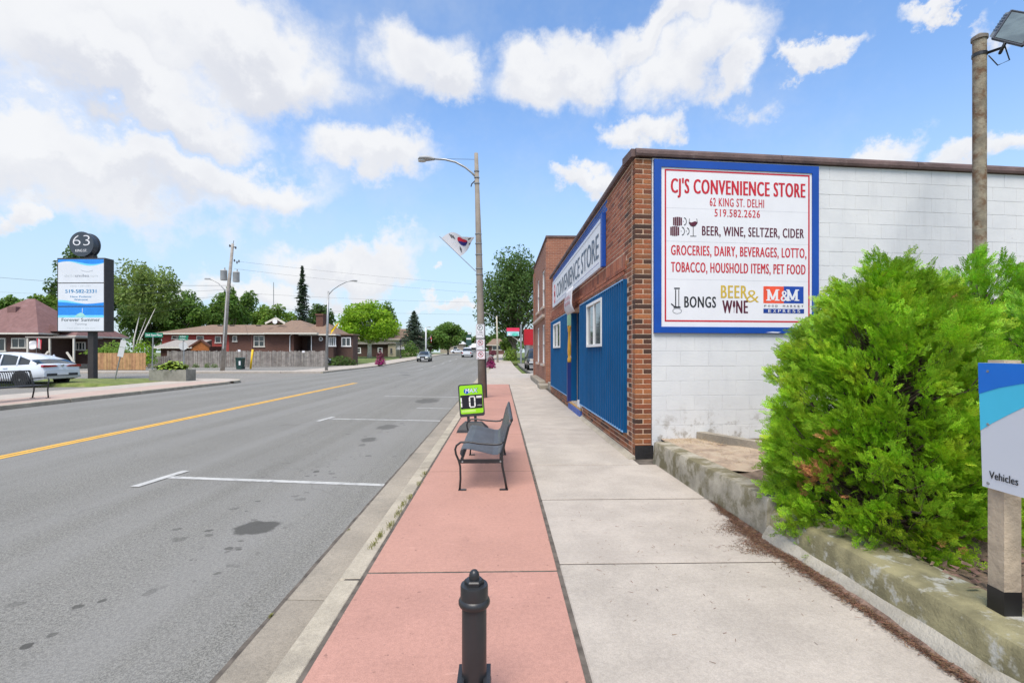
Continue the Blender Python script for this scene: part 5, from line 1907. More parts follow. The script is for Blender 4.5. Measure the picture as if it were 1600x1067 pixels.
def spruce(name, label, px, d, y_top, half_w, y_low, lm, seed=1, ragged=.3, n=46, z=None, group=None):
    R = random.Random(seed)
    x, y = W(px, d)
    zb = rise(y) if z is None else z
    H = Zp(y_top, d) - zb
    cr = half_w / FOC * d
    zl = max(.5, Zp(y_low, d) - zb)
    th = thing(name, label, 'tree', (x, y, zb), 0, group)
    crown, wood = MB(), MB()
    wood.tube([(0, 0, -.1), (0, 0, H * .5), (0, 0, H * .98)], [.20, .13, .02], 8)
    for i in range(n):
        s = i / (n - 1)
        zz = zl + (H - zl) * s
        rr = cr * ((1 - s) ** .85) * R.uniform(1 - ragged, 1.08) + .12
        nb_ = 7 if s < .8 else 5
        for k in range(nb_):
            a = R.uniform(0, 6.28)
            L = rr * R.uniform(.65, 1.1)
            tipz = zz - L * .22 + .25 * L * R.random()
            e = Vector((math.cos(a) * L, math.sin(a) * L, tipz))
            o = Vector((0, 0, zz))
            wood.tube([o, e], [.03, .008], 3, False)
            m = int(10 + L * 14)
            for j in range(m):
                t_ = (j + .5) / m
                p = o.lerp(e, t_ ** .8) + Vector((R.gauss(0, .06 + .07 * L), R.gauss(0, .06 + .07 * L), R.gauss(-.04, .06)))
                leaf(crown, R, p, R.uniform(.10, .24) * (1 if cr > 1 else .8), Vector((0, 0, 1)))
    wood.build('trunk', BARKG, th, True)
    crown.build('crown', lm, th)
    return th


TG = 'trees behind the houses across the street'
tree('tree', 'large dark tree with airy crown behind the red sign beyond the brick building', 803, 75, 376, 72, 540, LF_DEEP, 17000, .24, 5, lobes=64, trunk_r=.36, sparse=.20)
tree('tree', 'bright yellow-green round tree in front of the small brick house', 577, 84, 468, 60, 536, LF_BRIGHT, 9000, .27, 8, bark=BIRCH, lobes=34, trunk_r=.34)
tree('birch_tree', 'tall birch with pale leaning trunks left of the red house', 226, 62, 395, 58, 512, LF_BIRCH, 9000, .22, 21, bark=BIRCH, lobes=44, trunk_r=.2, stems=[(.6, .5, .12, .46), (1.0, 1.9, .11, .48), (.8, 1.0, .07, .4)], sparse=.25)
tree('tree', 'dark leafy tree behind the tall pylon sign', 135, 72, 378, 52, 520, LF_DEEP, 6500, .30, 22, group=TG, lobes=30, sparse=.15)
tree('tree', 'dense dark green tree filling the gap behind the birch trunks', 235, 74, 440, 62, 545, LF_DEEP, 6000, .32, 23, group=TG)
tree('tree', 'mid green tree right of the birch above the red house roof', 285, 76, 450, 42, 530, LF_MID, 5200, .28, 24, group=TG)
tree('tree', 'round green tree directly behind the leaning utility pole', 368, 78, 438, 36, 520, LF_MID, 5600, .28, 25, group=TG)
tree('tree', 'low green tree left of the utility pole behind the roof ridge', 330, 84, 474, 30, 530, LF_MID, 3600, .28, 26, group=TG)
tree('tree', 'pale green bushy tree behind the house gable', 425, 96, 468, 40, 530, LF_LIGHT, 4200, .34, 27, group=TG)
tree('tree', 'dark tree behind the brick chimney', 500, 98, 470, 26, 530, LF_DEEP, 3000, .32, 28, group=TG)
tree('tree', 'dark tree with light crown at far left behind the mauve roof', 22, 84, 455, 30, 520, LF_MID, 3000, .34, 29, group=TG)
tree('tree', 'bright green tree behind the mauve roof beside the vent pipe', 66, 80, 455, 34, 520, LF_LIGHT, 3600, .32, 30, group=TG)
spruce('spruce_tree', 'tall thin dark spruce rising above the house chimney', 472, 90, 416, 17, 520, LF_SPRUCE, 31, .45, 50)
spruce('spruce_tree', 'small dark spruce behind the mauve roof and vent pipe', 82, 82, 444, 14, 500, LF_SPRUCE, 32, .3, 26)
spruce('spruce_tree', 'blue-grey spruce beside the far flag pole on the left', 647, 100, 486, 32, 548, LF_BLUE, 33, .2, 44)
tree('tree', 'rounded green tree right of the blue-grey spruce along the street', 700, 118, 503, 33, 556, LF_MID, 5200, .36, 34, lobes=26)
tree('tree', 'mid green tree between the blue-grey spruce and the far lamp', 672, 124, 512, 26, 556, LF_MID, 3200, .40, 35)
tree('tree', 'dark top of a tree above the bright yellow-green tree', 602, 112, 466, 24, 530, LF_MID, 2600, .36, 36, sparse=.2)
tree('tree', 'light green rounded street tree before the red and white sign', 792, 84, 526, 13, 558, LF_LIGHT, 2400, .20, 37)
FT = 'far trees closing the street'
for i, (px, d, yt, hw, m_, lab) in enumerate([(722, 210, 520, 18, LF_DEEP, 'distant dark tree above the white pickup'), (742, 220, 518, 20, LF_MID, 'distant tree just left of the parking signs'),
                                         (765, 215, 522, 16, LF_DEEP, 'distant tree just right of the parking signs'), (700, 230, 524, 16, LF_DEEP, 'distant tree behind the rounded green tree'),
                                         (780, 190, 520, 18, LF_MID, 'distant tree behind the far lamp on the right'), (640, 190, 515, 26, LF_MID, 'distant tree behind the blue-grey spruce'),
                                         (610, 180, 510, 26, LF_DEEP, 'distant tree behind the small brick house'), (555, 170, 505, 30, LF_MID, 'distant tree glimpsed under the bright tree')]):
    tree('tree', lab, px, d, yt, hw, 548, m_, 1500, .75, 50 + i, group=FT, lobes=14, trunk_r=.4)
b = MB()
R = random.Random(4)
for i in range(14000):
    px, d = R.uniform(-1200, 2800), R.uniform(235, 300)
    x, y = W(px, d)
    hh = 8 + 5 * noise.noise((px * .012, 1, 0)) + 2.5 * noise.noise((px * .05, 5, 0))
    p = Vector((x, y, 1.5 + hh * R.random() ** .6))
    leaf(b, R, p, R.uniform(.8, 1.6), Vector((0, -1, .3)))
tag(b.build('far_woodland', LF_DEEP), 'far line of dark green trees closing the horizon', 'woodland', kind='stuff')


def bush(name, label, x, y, z, rx, ry, rz, m, n, ls, seed, parent=None, cat='shrub', group=None):
    R = random.Random(seed)
    b = MB()
    for _ in range(n):
        q = Vector((R.gauss(0, 1), R.gauss(0, 1), abs(R.gauss(0, 1)))).normalized()
        rr = R.random() ** .3 * (1 + .22 * noise.noise(q * 2.3 + Vector((seed, 0, 0))))
        leaf(b, R, Vector((q.x * rx, q.y * ry, q.z * rz)) * rr, ls * R.uniform(.6, 1.3), q)
    if parent:
        o = b.build(name, m, parent)
        o.location = (x, y, z)
        return o
    th = thing(name, label, cat, (x, y, z), 0, group)
    b.build('foliage', m, th)
    R2 = MB()
    for k in range(4):
        a = k * 1.6
        R2.tube([(0, 0, -.05), (math.cos(a) * rx * .5, math.sin(a) * ry * .5, rz * .6)], [.03, .01], 5)
    R2.build('stem', BARKG, th)
    return th


# ================================================================== LEFT SIDE OF THE STREET
# ------------------------------------------------------------------ far bench
fb = thing('bench', 'black steel bench with bar backrest on the pavement across the street', 'bench', (-14.75, 14.85, 0))
for y in [-.86 + 1.72 * i / 25 for i in range(26)]:
    MB().tube([(-.20, y, .40), (-.25, y, .55), (-.30, y, .80), (-.34, y, .86)], .011, 5).build('back_bar', BLACK, fb)
for y in (-.9, .9):
    MB().tube([(.25, y, .0), (.23, y, .25), (.25, y, .43), (.27, y, .58), (.22, y, .66), (.05, y, .65), (-.24, y, .62)], .02, 6).build('arm_frame', BLACK, fb, True)
    MB().tube([(-.25, y, .0), (-.20, y, .25), (-.20, y, .42), (-.33, y, .87)], .022, 6).build('leg', BLACK, fb, True)
    for x in (.25, -.25): MB().box(x - .05, x + .05, y - .04, y + .04, 0, .012).build('foot', BLACK, fb)
for k in range(8):
    x = -.18 + k * .058
    MB().box(x, x + .04, -.9, .9, .415, .43).build('seat_slat', BLACK, fb)
MB().tube([(-.34, -.9, .87), (-.34, .9, .87)], .02, 6).build('top_rail', BLACK, fb)
MB().tube([(.26, -.9, .42), (.26, .9, .42)], .02, 6).build('front_rail', BLACK, fb)


# ------------------------------------------------------------------ cars
def carpaint(name, col, flake=0.0):
    m = mat(name, col, 0.28, 0.03, 1, spec=0.6, metal=flake)
    for nd in m.node_tree.nodes:
        if nd.type == 'BSDF_PRINCIPLED':
            nd.inputs['Coat Weight'].default_value = 0.7
            nd.inputs['Coat Roughness'].default_value = 0.05
    return m


TYRE = mat('tyre', (0.02, 0.02, 0.021), 0.8, 0.2, 8)
RIM = mat('rim', (0.30, 0.31, 0.32), 0.35, 0.1, 5, metal=0.8)
TAIL = mat('tail_light', S(150, 14, 30), 0.15, 0.15, 5, spec=0.8)
HEADL = mat('head_light', (0.55, 0.58, 0.60), 0.1, 0.1, 5, spec=0.9)
CGLASS = mat('car_glass', (0.018, 0.026, 0.032), 0.05, 0.2, 1, spec=0.8)
PLATE = mat('number_plate', (0.68, 0.69, 0.72), 0.4, 0.04)


def car(name, label, loc, rz, paint, L=4.7, Wd=1.9, H=1.6, kind='suv', group=None, mark=False):
    """x forward, rear at x = 0; shells are lofted from cross-sections"""
    th = thing(name, label, 'car', loc, rz, group)
    hw = Wd / 2
    if kind == 'coupe':
        belt = [(0, .78), (.05, 1.02), (.35, 1.10), (1.0, 1.06), (2.2, 1.02), (3.3, .99), (3.6, .98), (4.2, .92), (4.55, .80), (4.7, .62)]
        roof = [(.28, 1.10), (.62, 1.27), (1.1, 1.44), (1.7, 1.56), (2.3, 1.60), (2.8, 1.55), (3.2, 1.34), (3.62, 1.02)]
    elif kind == 'pickup':
        belt = [(0, .95), (.03, 1.15), (.4, 1.16), (1.6, 1.17), (1.75, 1.17), (3.4, 1.15), (3.9, 1.12), (4.8, 1.05), (5.2, .98), (5.3, .75)]
        roof = [(1.72, 1.17), (1.85, 1.70), (2.1, 1.84), (2.7, 1.88), (3.1, 1.86), (3.45, 1.62), (3.95, 1.14)]
    else:
        belt = [(0, .75), (.05, .92), (.3, .98), (.9, .98), (2.2, .95), (3.2, .93), (3.6, .92), (4.2, .84), (4.5, .72), (4.6, .55)]
        roof = [(.45, .98), (.8, 1.24), (1.2, 1.40), (1.8, 1.46), (2.3, 1.44), (2.7, 1.34), (3.25, .94)]
    sx, sz = L / belt[-1][0], H / max(r[1] for r in roof)
    rows = []
    for i, (x, zt) in enumerate(belt):
        e = min(x, belt[-1][0] - x) / belt[-1][0]
        w = hw * (0.86 + .14 * min(1, e / .10) ** .6)
        zb = .30 if 0.02 < e else .38
        zt *= sz
        pr = [(w * .86, zb), (w * .97, zb + .10), (w * 1.0, zb + (zt - zb) * .45), (w * .985, zb + (zt - zb) * .78), (w * .94, zt - .03), (w * .86, zt), (0, zt + .025)]
        rows.append([(x * sx, a, c) for a, c in pr] + [(x * sx, -a, c) for a, c in pr[-2::-1]])
    b = MB().grid(rows)
    n = len(rows[0])
    b.f += [tuple(range(n)), tuple(range(len(b.v) - 1, len(b.v) - 1 - n, -1))]
    body = b.build('body', paint, th, 'edges')
    # cabin: glass shell with a roof skin and pillars over it
    def cab(k, dz, m, nm, sel, par):
        rows = []
        for i, (x, zr) in enumerate(roof):
            zr = zr * sz
            zb_ = belt_at(x) * sz - .02
            t_ = (zr - zb_) / (H - zb_)
            wt = hw * (.90 - .20 * max(0, t_))
            rows.append([(x * sx, a * k, c + dz) for a, c in [(hw * .92, zb_), (hw * .92 + (wt - hw * .92) * .5, zb_ + (zr - zb_) * .52), (wt + .02, zb_ + (zr - zb_) * .88), (wt - .10, zr - .01), (0, zr + .02), (-wt + .10, zr - .01), (-wt - .02, zb_ + (zr - zb_) * .88), (-hw * .92 - (wt - hw * .92) * .5, zb_ + (zr - zb_) * .52), (-hw * .92, zb_)]])
        bb = MB()
        nc = 9
        bb.v = [p for r in rows for p in r]
        for i in range(len(rows) - 1):
            for j in range(nc - 1):
                if sel(i, j): bb.f.append((i * nc + j, i * nc + j + 1, (i + 1) * nc + j + 1, (i + 1) * nc + j))
        return bb.build(nm, m, par, 'edges')

    def belt_at(x):
        for (a, c), (e, d) in zip(belt[:-1], belt[1:]):
            if a <= x <= e: return c + (d - c) * (x - a) / (e - a)
        return belt[-1][1]
    nr = len(roof) - 1
    cab(1.0, 0, CGLASS, 'windows', lambda i, j: True, th)
    cab(1.006, .006, paint, 'roof', lambda i, j: (j in (2, 3, 4, 5) and 1 <= i < nr - 1 - (kind != 'pickup')) or (j in (2, 5) and i >= 1) or (j in (0, 1, 6, 7) and i in ((0,) if kind != 'pickup' else (0, 3))) or (kind == 'coupe' and j in (3, 4) and i == 0 and False), th)
    if kind != 'pickup':
        for xp in (1.15, 1.95):
            for s in (-1, 1):
                zr_ = H * .93
                MB().tube([(xp * sx, s * hw * .945, belt_at(xp) * sz - .03), (xp * sx + .02, s * hw * .86, (belt_at(xp) * sz + zr_) / 2), (xp * sx + .05, s * hw * .755, zr_)], .035, 6).build('pillar', paint, th)
    R_ = .36 if kind == 'coupe' else (.38 if kind == 'pickup' else .32)
    for x in (.95 * sx, (belt[-1][0] - .95) * sx):
        for s in (-1, 1):
            y = s * (hw - .10)
            w = MB().lathe([(R_ * .62, -.11), (R_ * .9, -.115), (R_, -.08), (R_, .08), (R_ * .9, .115), (R_ * .62, .11)], 22)
            w.v = [(a, c, e) for a, e, c in w.v]
            o = w.build('wheel', TYRE, th, 'edges')
            o.location = (x, y, R_)
            rm_ = MB()
            for k in range(5):
                a0 = k * 2 * math.pi / 5
                rm_.prism([(-.03, .03), (.03, .03), (.045, R_ * .60), (-.045, R_ * .60)], (0, 0, 0), (math.cos(a0), 0, -math.sin(a0)), (math.sin(a0), 0, math.cos(a0)), (0, 1, 0), s * .085, s * .10)
            q = MB().lathe([(.05, -.02), (.05, .02)], 12)
            rm_.add([(a, c + s * .095, e) for a, e, c in q.v], q.f)
            rm_.build('rim', RIM, o)
            ar = MB()
            ringpoly(ar, Plane((x, s * (hw - .035), R_), (1, 0, 0), VZ), 0, 0, R_ * 1.16, .10, -.035, .04, 14, None, -.15, math.pi + .15)
            ar.build('wheel_arch', DARK, th)
    zt = sz
    tz = .86 if kind != 'pickup' else .98
    if kind == 'coupe':
        for s in (-1, 1):
            MB().prism([(.20, .93), (.86, .90), (.90, .95), (.86, 1.01), (.34, .99)] if s > 0 else [(-.20, .93), (-.34, .99), (-.86, 1.01), (-.90, .95), (-.86, .90)], (0, 0, 0), (0, 1, 0), VZ, (-1, 0, 0), -.10, .012).build('tail_light', TAIL, th)
        MB().box(-.02, .12, -.86, .86, .40, .50).build('lower_bumper', mat('silver_trim', (0.45, 0.46, 0.48), 0.35, 0.05, metal=0.4), th)
        MB().box(-.012, .12, -.72, .72, .50, .62).build('bumper_grille', DARK, th)
        MB().box(-.02, .0, -.26, .26, .54, .66).build('number_plate', PLATE, th)
        MB().prism(circ(0, .97, .05, 14), (0, 0, 0), (0, 1, 0), VZ, (-1, 0, 0), -.02, .03).build('badge', GALV, th)
    else:
        for s in (-1, 1):
            MB().box(-.015, .1, s * hw * .80 - .11, s * hw * .80 + .11, tz - .14 * (1 + (kind == 'pickup')), tz).build('tail_light', TAIL, th)
        MB().box(-.05, .1, -hw * .92, hw * .92, .36, .52).build('rear_bumper', GALV if kind == 'pickup' else DARK, th)
        MB().box(-.055, -.02, -.2, .2, .56, .68).build('number_plate', PLATE, th)
    fx = L
    for s in (-1, 1):
        MB().box(fx - .16, fx + .006, s * hw * .68 - .17, s * hw * .68 + .17, .62 * sz, .76 * sz).build('headlight', HEADL, th)
        MB().box(3.05 * sx, 3.20 * sx, s * (hw + .02) - .10, s * (hw + .02) + .10, 1.00 * sz, 1.13 * sz).build('mirror', paint, th)
    MB().box(fx - .08, fx + .012, -hw * .45, hw * .45, .52 * sz, .74 * sz).build('grille', DARK, th)
    MB().box(fx - .12, fx + .02, -hw * .85, hw * .85, .30, .48).build('front_bumper', DARK if kind != 'pickup' else GALV, th)
    MB().box(fx + .012, fx + .03, -.2, .2, .38, .48).build('number_plate', PLATE, th)
    for y in (-hw + .0, hw - .0):
        for xh in ((1.55, 2.7) if kind != 'pickup' else (2.4,)):
            MB().box(xh * sx, xh * sx + .2, y - .015, y + .015, .88 * sz, .91 * sz).build('door_handle', paint, th)
    return th


WHITEP = carpaint('white_car_paint', (0.60, 0.64, 0.69))
SILVERP = carpaint('silver_car_paint', (0.30, 0.33, 0.32), .5)
BLACKP = carpaint('black_car_paint', (0.02, 0.022, 0.026))
GREYP = carpaint('grey_car_paint', (0.16, 0.17, 0.18), .3)
cx_, cy_ = W(98, 22.0)
car('parked_car', 'white sloping-back SUV parked behind the black bench across the street', (cx_, cy_, -.10), math.pi - rad(4), WHITEP, 4.75, 1.95, 1.56, 'coupe')
x, y = W(663, 71)
car('parked_car', 'silver sedan facing the camera at the far left kerb', (x, y + 2, -.13 + rise(y)), -math.pi / 2 + rad(2), SILVERP, 4.6, 1.82, 1.48, 'sedan')
bpy.context.view_layer.update()
x, y = W(729, 92)
car('pickup_truck', 'white pickup truck driving away in the middle of the road', (x, y, -.13 + rise(y + 2)), math.pi / 2, WHITEP, 5.4, 2.0, 1.9, 'pickup')
x, y = W(830, 44)
car('pickup_truck', 'black pickup facing the camera beside the two-storey brick building', (x + .42, y + 1.2, -.03), -math.pi / 2, BLACKP, 5.4, 2.0, 1.85, 'pickup')
x, y = W(502, 56)
car('parked_car', 'grey hatchback parked behind the grey fence in front of the brick house', (x - 3.0, y + .5, .0), rad(-12), GREYP, 4.4, 1.8, 1.65, 'sedan')
x, y = W(523, 54)
car('parked_car', 'black car with nose past the end of the grey fence', (x - 4.4, y - 1.2, .0), rad(-12), BLACKP, 4.4, 1.8, 1.5, 'sedan')
x, y = W(704, 150)
car('parked_car', 'small white car far off beyond the rounded green tree', (x, y, 1.2), 0, WHITEP, 4.5, 1.8, 1.45, 'sedan')

# ------------------------------------------------------------------ pylon sign
DS = 28.0
sx_, sy_ = W(138, DS)
zg = .05
py_ = thing('pylon_sign', 'tall black pylon sign with three blue and white panels under a round 63 disc', 'sign', (sx_, sy_, zg))
k = DS / FOC
UP = Vector((CA, -SA, 0))
UP = Vector((math.cos(rad(-3)), math.sin(rad(-3)), 0))
pl = Plane((W(91, DS)[0], W(91, DS)[1], Zp(517, DS)), UP, VZ)
PW, PH = 73 * k, 112 * k
BRN = mat('pylon_black', (0.035, 0.030, 0.030), 0.5, 0.15, 3)
pl.box(-.06, PW + .06, -.05, PH + .06, -.62, -.005).build('cabinet', BRN, py_, world=True)
MB().box(sx_ - .16, sx_ + .16, sy_ + .15, sy_ + .47, zg - .2, Zp(516, DS)).build('column', BRN, py_, world=True)
panels = [(PH * .672, PH - .02), (PH * .345, PH * .66), (0.0, PH * .332)]
PBL = mat('panel_sky', S(38, 130, 216), 0.4, 0.06, 2)
PCY = mat('panel_aqua', S(110, 200, 235), 0.4, 0.06, 2)
PWH = mat('panel_pale', (0.62, 0.65, 0.70), 0.4, 0.04, 1)
GRT = mat('grey_print', (0.22, 0.24, 0.28), 0.5)
PGR = mat('pale_grey_print', (0.46, 0.50, 0.53), 0.5)
TEAL = mat('teal_print', S(22, 120, 172), 0.5)
for (v0, v1) in panels:
    pl.box(0, PW, v0, v1, -.005, .01).build('panel', PWH, py_, world=True)
wave = lambda f, n=16: [(PW * i / n, f(i / n)) for i in range(n + 1)]
v0, v1 = panels[0]
pl.poly(wave(lambda s: v1 - .20 - .13 * math.sin(s * 6.0 + 3.6) - .05) + [(PW, v1 - .002), (0, v1 - .002)], .010, .0115).build('aqua_wave', PCY, py_, world=True)
pl.poly(wave(lambda s: v1 - .16 - .09 * math.sin(s * 6.0 + 3.3) - .03) + [(PW, v1 - .004), (0, v1 - .004)], .0116, .013).build('blue_wave', PBL, py_, world=True)
H1 = v1 - v0
pl.text('delhi', PGR, py_, PW * .14, PW * .355, v0 + H1 * .24, .15, .012)
pl.text('smiles', GRT, py_, PW * .37, PW * .68, v0 + H1 * .24, .16, .012, bold=.02)
pl.text('.com', PGR, py_, PW * .69, PW * .87, v0 + H1 * .24, .15, .012)
b = MB()
stroke(b, pl, [(PW * (.50 + .26 * i / 10), v0 + H1 * .47 + .10 * (i / 10 - .55) ** 2 * 3) for i in range(11)], .02, .011, .013)
b.build('smile_line', GRT, py_, world=True)
v0, v1 = panels[1]
H1 = v1 - v0
pl.poly([(0, v0 + .002), (PW, v0 + .002)] + wave(lambda s: v0 + .24 + .12 * math.cos(s * 4.6 - .1))[::-1], .010, .0115).build('aqua_wave', PCY, py_, world=True)
pl.poly([(0, v0 + .004), (PW, v0 + .004)] + wave(lambda s: v0 + .19 + .06 * math.cos(s * 4.6 + .4))[::-1], .0116, .013).build('blue_wave', PBL, py_, world=True)
pl.text('FAMILY DENTIST', PGR, py_, PW * .27, PW * .72, v0 + H1 * .85, .085, .012)
pl.text('519-582-2331', TEAL, py_, PW * .16, PW * .84, v0 + H1 * .58, .20, .012, bold=.045)
pl.text('New Patients', TEAL, py_, PW * .27, PW * .73, v0 + H1 * .38, .10, .012, bold=.03)
pl.text('Welcome', TEAL, py_, PW * .35, PW * .65, v0 + H1 * .25, .10, .014, bold=.03)
v0, v1 = panels[2]
H1 = v1 - v0
pl.box(0, PW, v0 + H1 * .60, v1, .010, .0115).build('blue_field', PBL, py_, world=True)
pl.box(0, PW, v0 + H1 * .56, v0 + H1 * .66, .0116, .0125).build('aqua_band', PCY, py_, world=True)
pl.poly([(PW * .36, v0 + H1 * .58), (PW * .62, v0 + H1 * .58), (PW * .56, v0 + H1 * .72), (PW * .50, v0 + H1 * .77), (PW * .42, v0 + H1 * .70)], .0126, .0135).build('island_mark', mat('island_green', S(150, 205, 200), 0.5), py_, world=True)
b = MB()
stroke(b, pl, [(PW * .53, v0 + H1 * .74), (PW * .535, v0 + H1 * .95)], .03, .0126, .0135)
b.build('palm_mark', PWH, py_, world=True)
pl.text('Forever Summer', mat('print_ink', S(52, 62, 70), 0.5), py_, PW * .08, PW * .92, v0 + H1 * .40, .19, .0136, bold=.012)
pl.text('Tanning', GRT, py_, PW * .37, PW * .63, v0 + H1 * .25, .11, .012)
pl.text('Your place in the sun', PGR, py_, PW * .19, PW * .80, v0 + H1 * .09, .09, .012)
# round disc on top
dc = W(127, DS)
cz = Zp(381.5, DS)
rd = 19.5 * k
disc = MB()
Pd = Plane((dc[0], dc[1], cz), UP, VZ)
disc.prism(circ(0, 0, rd, 36), Pd.O, Pd.U, Pd.V, Pd.N, -.05, .0)
disc.prism(circ(0, 0, rd * .93, 36), Pd.O, Pd.U, Pd.V, Pd.N, -.45, -.05)
disc.prism(circ(0, 0, rd, 36), Pd.O, Pd.U, Pd.V, Pd.N, -.50, -.45)
dk = disc.build('disc', mat('disc_slate', (0.045, 0.055, 0.07), 0.35, 0.1), py_, world=True)
Pd.text('63', SIGNW, dk, -rd * .70, rd * .70, -rd * .12, rd * .84, .003, bold=-.018)
Pd.text('KING ST.', SIGNW, dk, -rd * .48, rd * .48, -rd * .62, rd * .20, .003, bold=.01)
MB().box(sx_ - .2, sx_ + .2, sy_ + .1, sy_ + .4, Zp(406, DS), cz - rd * .85).build('disc_stand', BRN, py_, world=True)


# ------------------------------------------------------------------ small street furniture
def post_at(name, label, cat, px, py, z=0.0, d=None):
    d = d or FOC * (CAM_H - z) / (py - HOR)
    x, y = W(px, d)
    return thing(name, label, cat, (x, y, z)), d


th, d = post_at('roadside_sign', 'leaning grey sign post with two pale plates seen from behind on the lawn', 'sign', 179, 594)
k = d / FOC
MB().box(-.02, .02, -.02, .02, 0, 1.0).build('post', GALV, th).location = (0, 0, 0)
for o in list(th.children): bpy.data.objects.remove(o)
MB().tube([(0, 0, -.05), (.48, 0, 2.05)], .03, 6).build('post', GALV, th)
ux, uz = .223, .975
pl = Plane(Vector(th.location) + Vector((.48 * .62 - .13, -.04, 2.05 * .62)), (uz, 0, -ux), (ux, 0, uz))
pl.box(0, .30, 0, .50, -.004, .0).build('plate', mat('plate_grey', (0.52, 0.53, 0.54), 0.5, 0.06), th, world=True)
pl.box(0, .30, .52, .88, -.004, .0).build('plate', MATS['plate_grey'], th, world=True)
SGRN = mat('street_sign_green', S(14, 120, 92), 0.45, 0.05)
th, d = post_at('street_name_sign', 'green street name blade on a thin post at the lawn corner', 'sign', 237.5, 590)
k = d / FOC
MB().tube([(0, 0, -.05), (.06, 0, Zp(526, d))], .035, 8).build('post', GALV, th)
x, y = W(226.5, d)
pl = Plane((x, y, Zp(527, d)), (1, 0, 0), VZ)
pl.box(0, 27.5 * k, 0, 7 * k, -.006, .006).build('blade', SGRN, th, world=True)
pl.text('Dirk Stam Place', SIGNW, th, .06, 27.5 * k - .06, 2.0 * k, 3.3 * k, .009, bold=.03)
th, d = post_at('stop_sign', 'back of a grey stop sign with green KING street blades above the planter', 'sign', 287, 586, 0)
k = d / FOC
MB().tube([(0, 0, -.05), (0, 0, Zp(532, d))], .045, 8).build('post', GALV, th)
x, y = th.location.x, th.location.y
pl = Plane((x, y - .05, Zp(540.5, d)), (1, 0, 0), VZ)
pl.poly(circ(0, 0, 7 * k, 8), -.0, .004).build('octagon_plate', MATS['plate_grey'], th, world=True)
pl.box(-.02, .02, -7 * k, 8 * k, .005, .02).build('stiffener', GALV, th, world=True)
pl.box(-7 * k, 7 * k, 9 * k, 12.5 * k, -.01, .006).build('blade', SGRN, th, world=True)
pl.box(-6 * k, 8 * k, 13 * k, 16.5 * k, -.01, .006).build('blade', SGRN, th, world=True)
pl.text('KING', SIGNW, th, -5 * k, 3.5 * k, 9.6 * k, 2.0 * k, .009, bold=.03)
pl.text('KING', SIGNW, th, -4.5 * k, 4 * k, 13.6 * k, 2.0 * k, .009, bold=.03)
# concrete planter with hostas
th, d = post_at('concrete_planter', 'long grey concrete planter box full of bright green hostas', 'planter', 270, 594.8)
hw_, hh_ = 28 * d / FOC, 17.5 * d / FOC
b = MB()
b.box(-hw_, hw_, -.4, -.32, 0, hh_)
b.box(-hw_, hw_, .32, .4, 0, hh_)
b.box(-hw_, -hw_ + .08, -.32, .32, 0, hh_)
b.box(hw_ - .08, hw_, -.32, .32, 0, hh_)
b.build('box', mat('planter_concrete', (0.23, 0.225, 0.19), 0.9, 0.15, 3, 0.5, 40, col2=(0.15, 0.15, 0.12), mott=(0.5, 0.7, 2)), th)
MB().box(-hw_ + .08, hw_ - .08, -.32, .32, hh_ - .12, hh_ - .06).build('soil', SOIL, th)
HOST = mat('hosta_leaf', (0.26, 0.36, 0.05), 0.55, 0.25, 6, rnd=0.25, trans=0.2, col2=(0.10, 0.21, 0.03), mott=(0.5, 0.62, 5))
R = random.Random(12)
b = MB()
for i in range(420):
    x0, y0 = R.uniform(-.60, .55), R.uniform(-.28, .28)
    a = R.uniform(0, 6.28)
    L = R.uniform(.16, .30)
    z0 = hh_ - .05 + R.uniform(0, .50) * (1 - abs(x0) * 1.0)
    dx_, dy_ = math.cos(a), math.sin(a)
    pts = []
    for s, w in ((0, .012), (.3, .075), (.6, .09), (.85, .05), (1, .003)):
        zz = z0 + L * (.55 * s - .75 * s * s)
        pts.append([(x0 + dx_ * L * s - dy_ * w, y0 + dy_ * L * s + dx_ * w, zz + .012), (x0 + dx_ * L * s, y0 + dy_ * L * s, zz), (x0 + dx_ * L * s + dy_ * w, y0 + dy_ * L * s - dx_ * w, zz + .012)])
    b.grid(pts)
b.build('hosta_leaves', HOST, th)

# ------------------------------------------------------------------ wooden fences: every board its own piece
CEDARB = mat('cedar_board', (0.36, 0.21, 0.10), 0.85, 0.2, 3, 0.3, 25, rnd=0.16)


def fence(name, label, A, B, h, bw, gap, m, jag=0.0, post=2.4, seed=1, picket=False):
    R = random.Random(seed)
    A, B = Vector((*A, 0)), Vector((*B, 0))
    L = (B - A).length
    th = thing(name, label, 'fence', (A.x, A.y, -.02), math.atan2(B.y - A.y, B.x - A.x))
    n = int(L / (bw + gap))
    top = [(0, 0), (bw, 0), (bw, h - .05), (bw * .7, h), (bw * .3, h), (0, h - .05)] if picket else [(0, 0), (bw, 0), (bw, h), (0, h)]
    me = MB().prism(top, (0, 0, 0), (1, 0, 0), VZ, (0, -1, 0), 0, .02).mesh('board', m)
    for i in range(n):
        inst('board', me, th, (i * (bw + gap), -.03 - .006 * (i % 2), .03), (0, R.gauss(0, .006) if jag else 0, 0), (1, 1, 1 + R.uniform(-jag, jag)))
    for z in (.3, h - .25): MB().box(0, L, -.03, .02, z, z + .09).build('rail', m, th)
    k = 0.0
    while k < L + .01:
        MB().box(k - .05, k + .05, -.02, .08, 0, h + .02).build('post', m, th)
        k += post
    return th


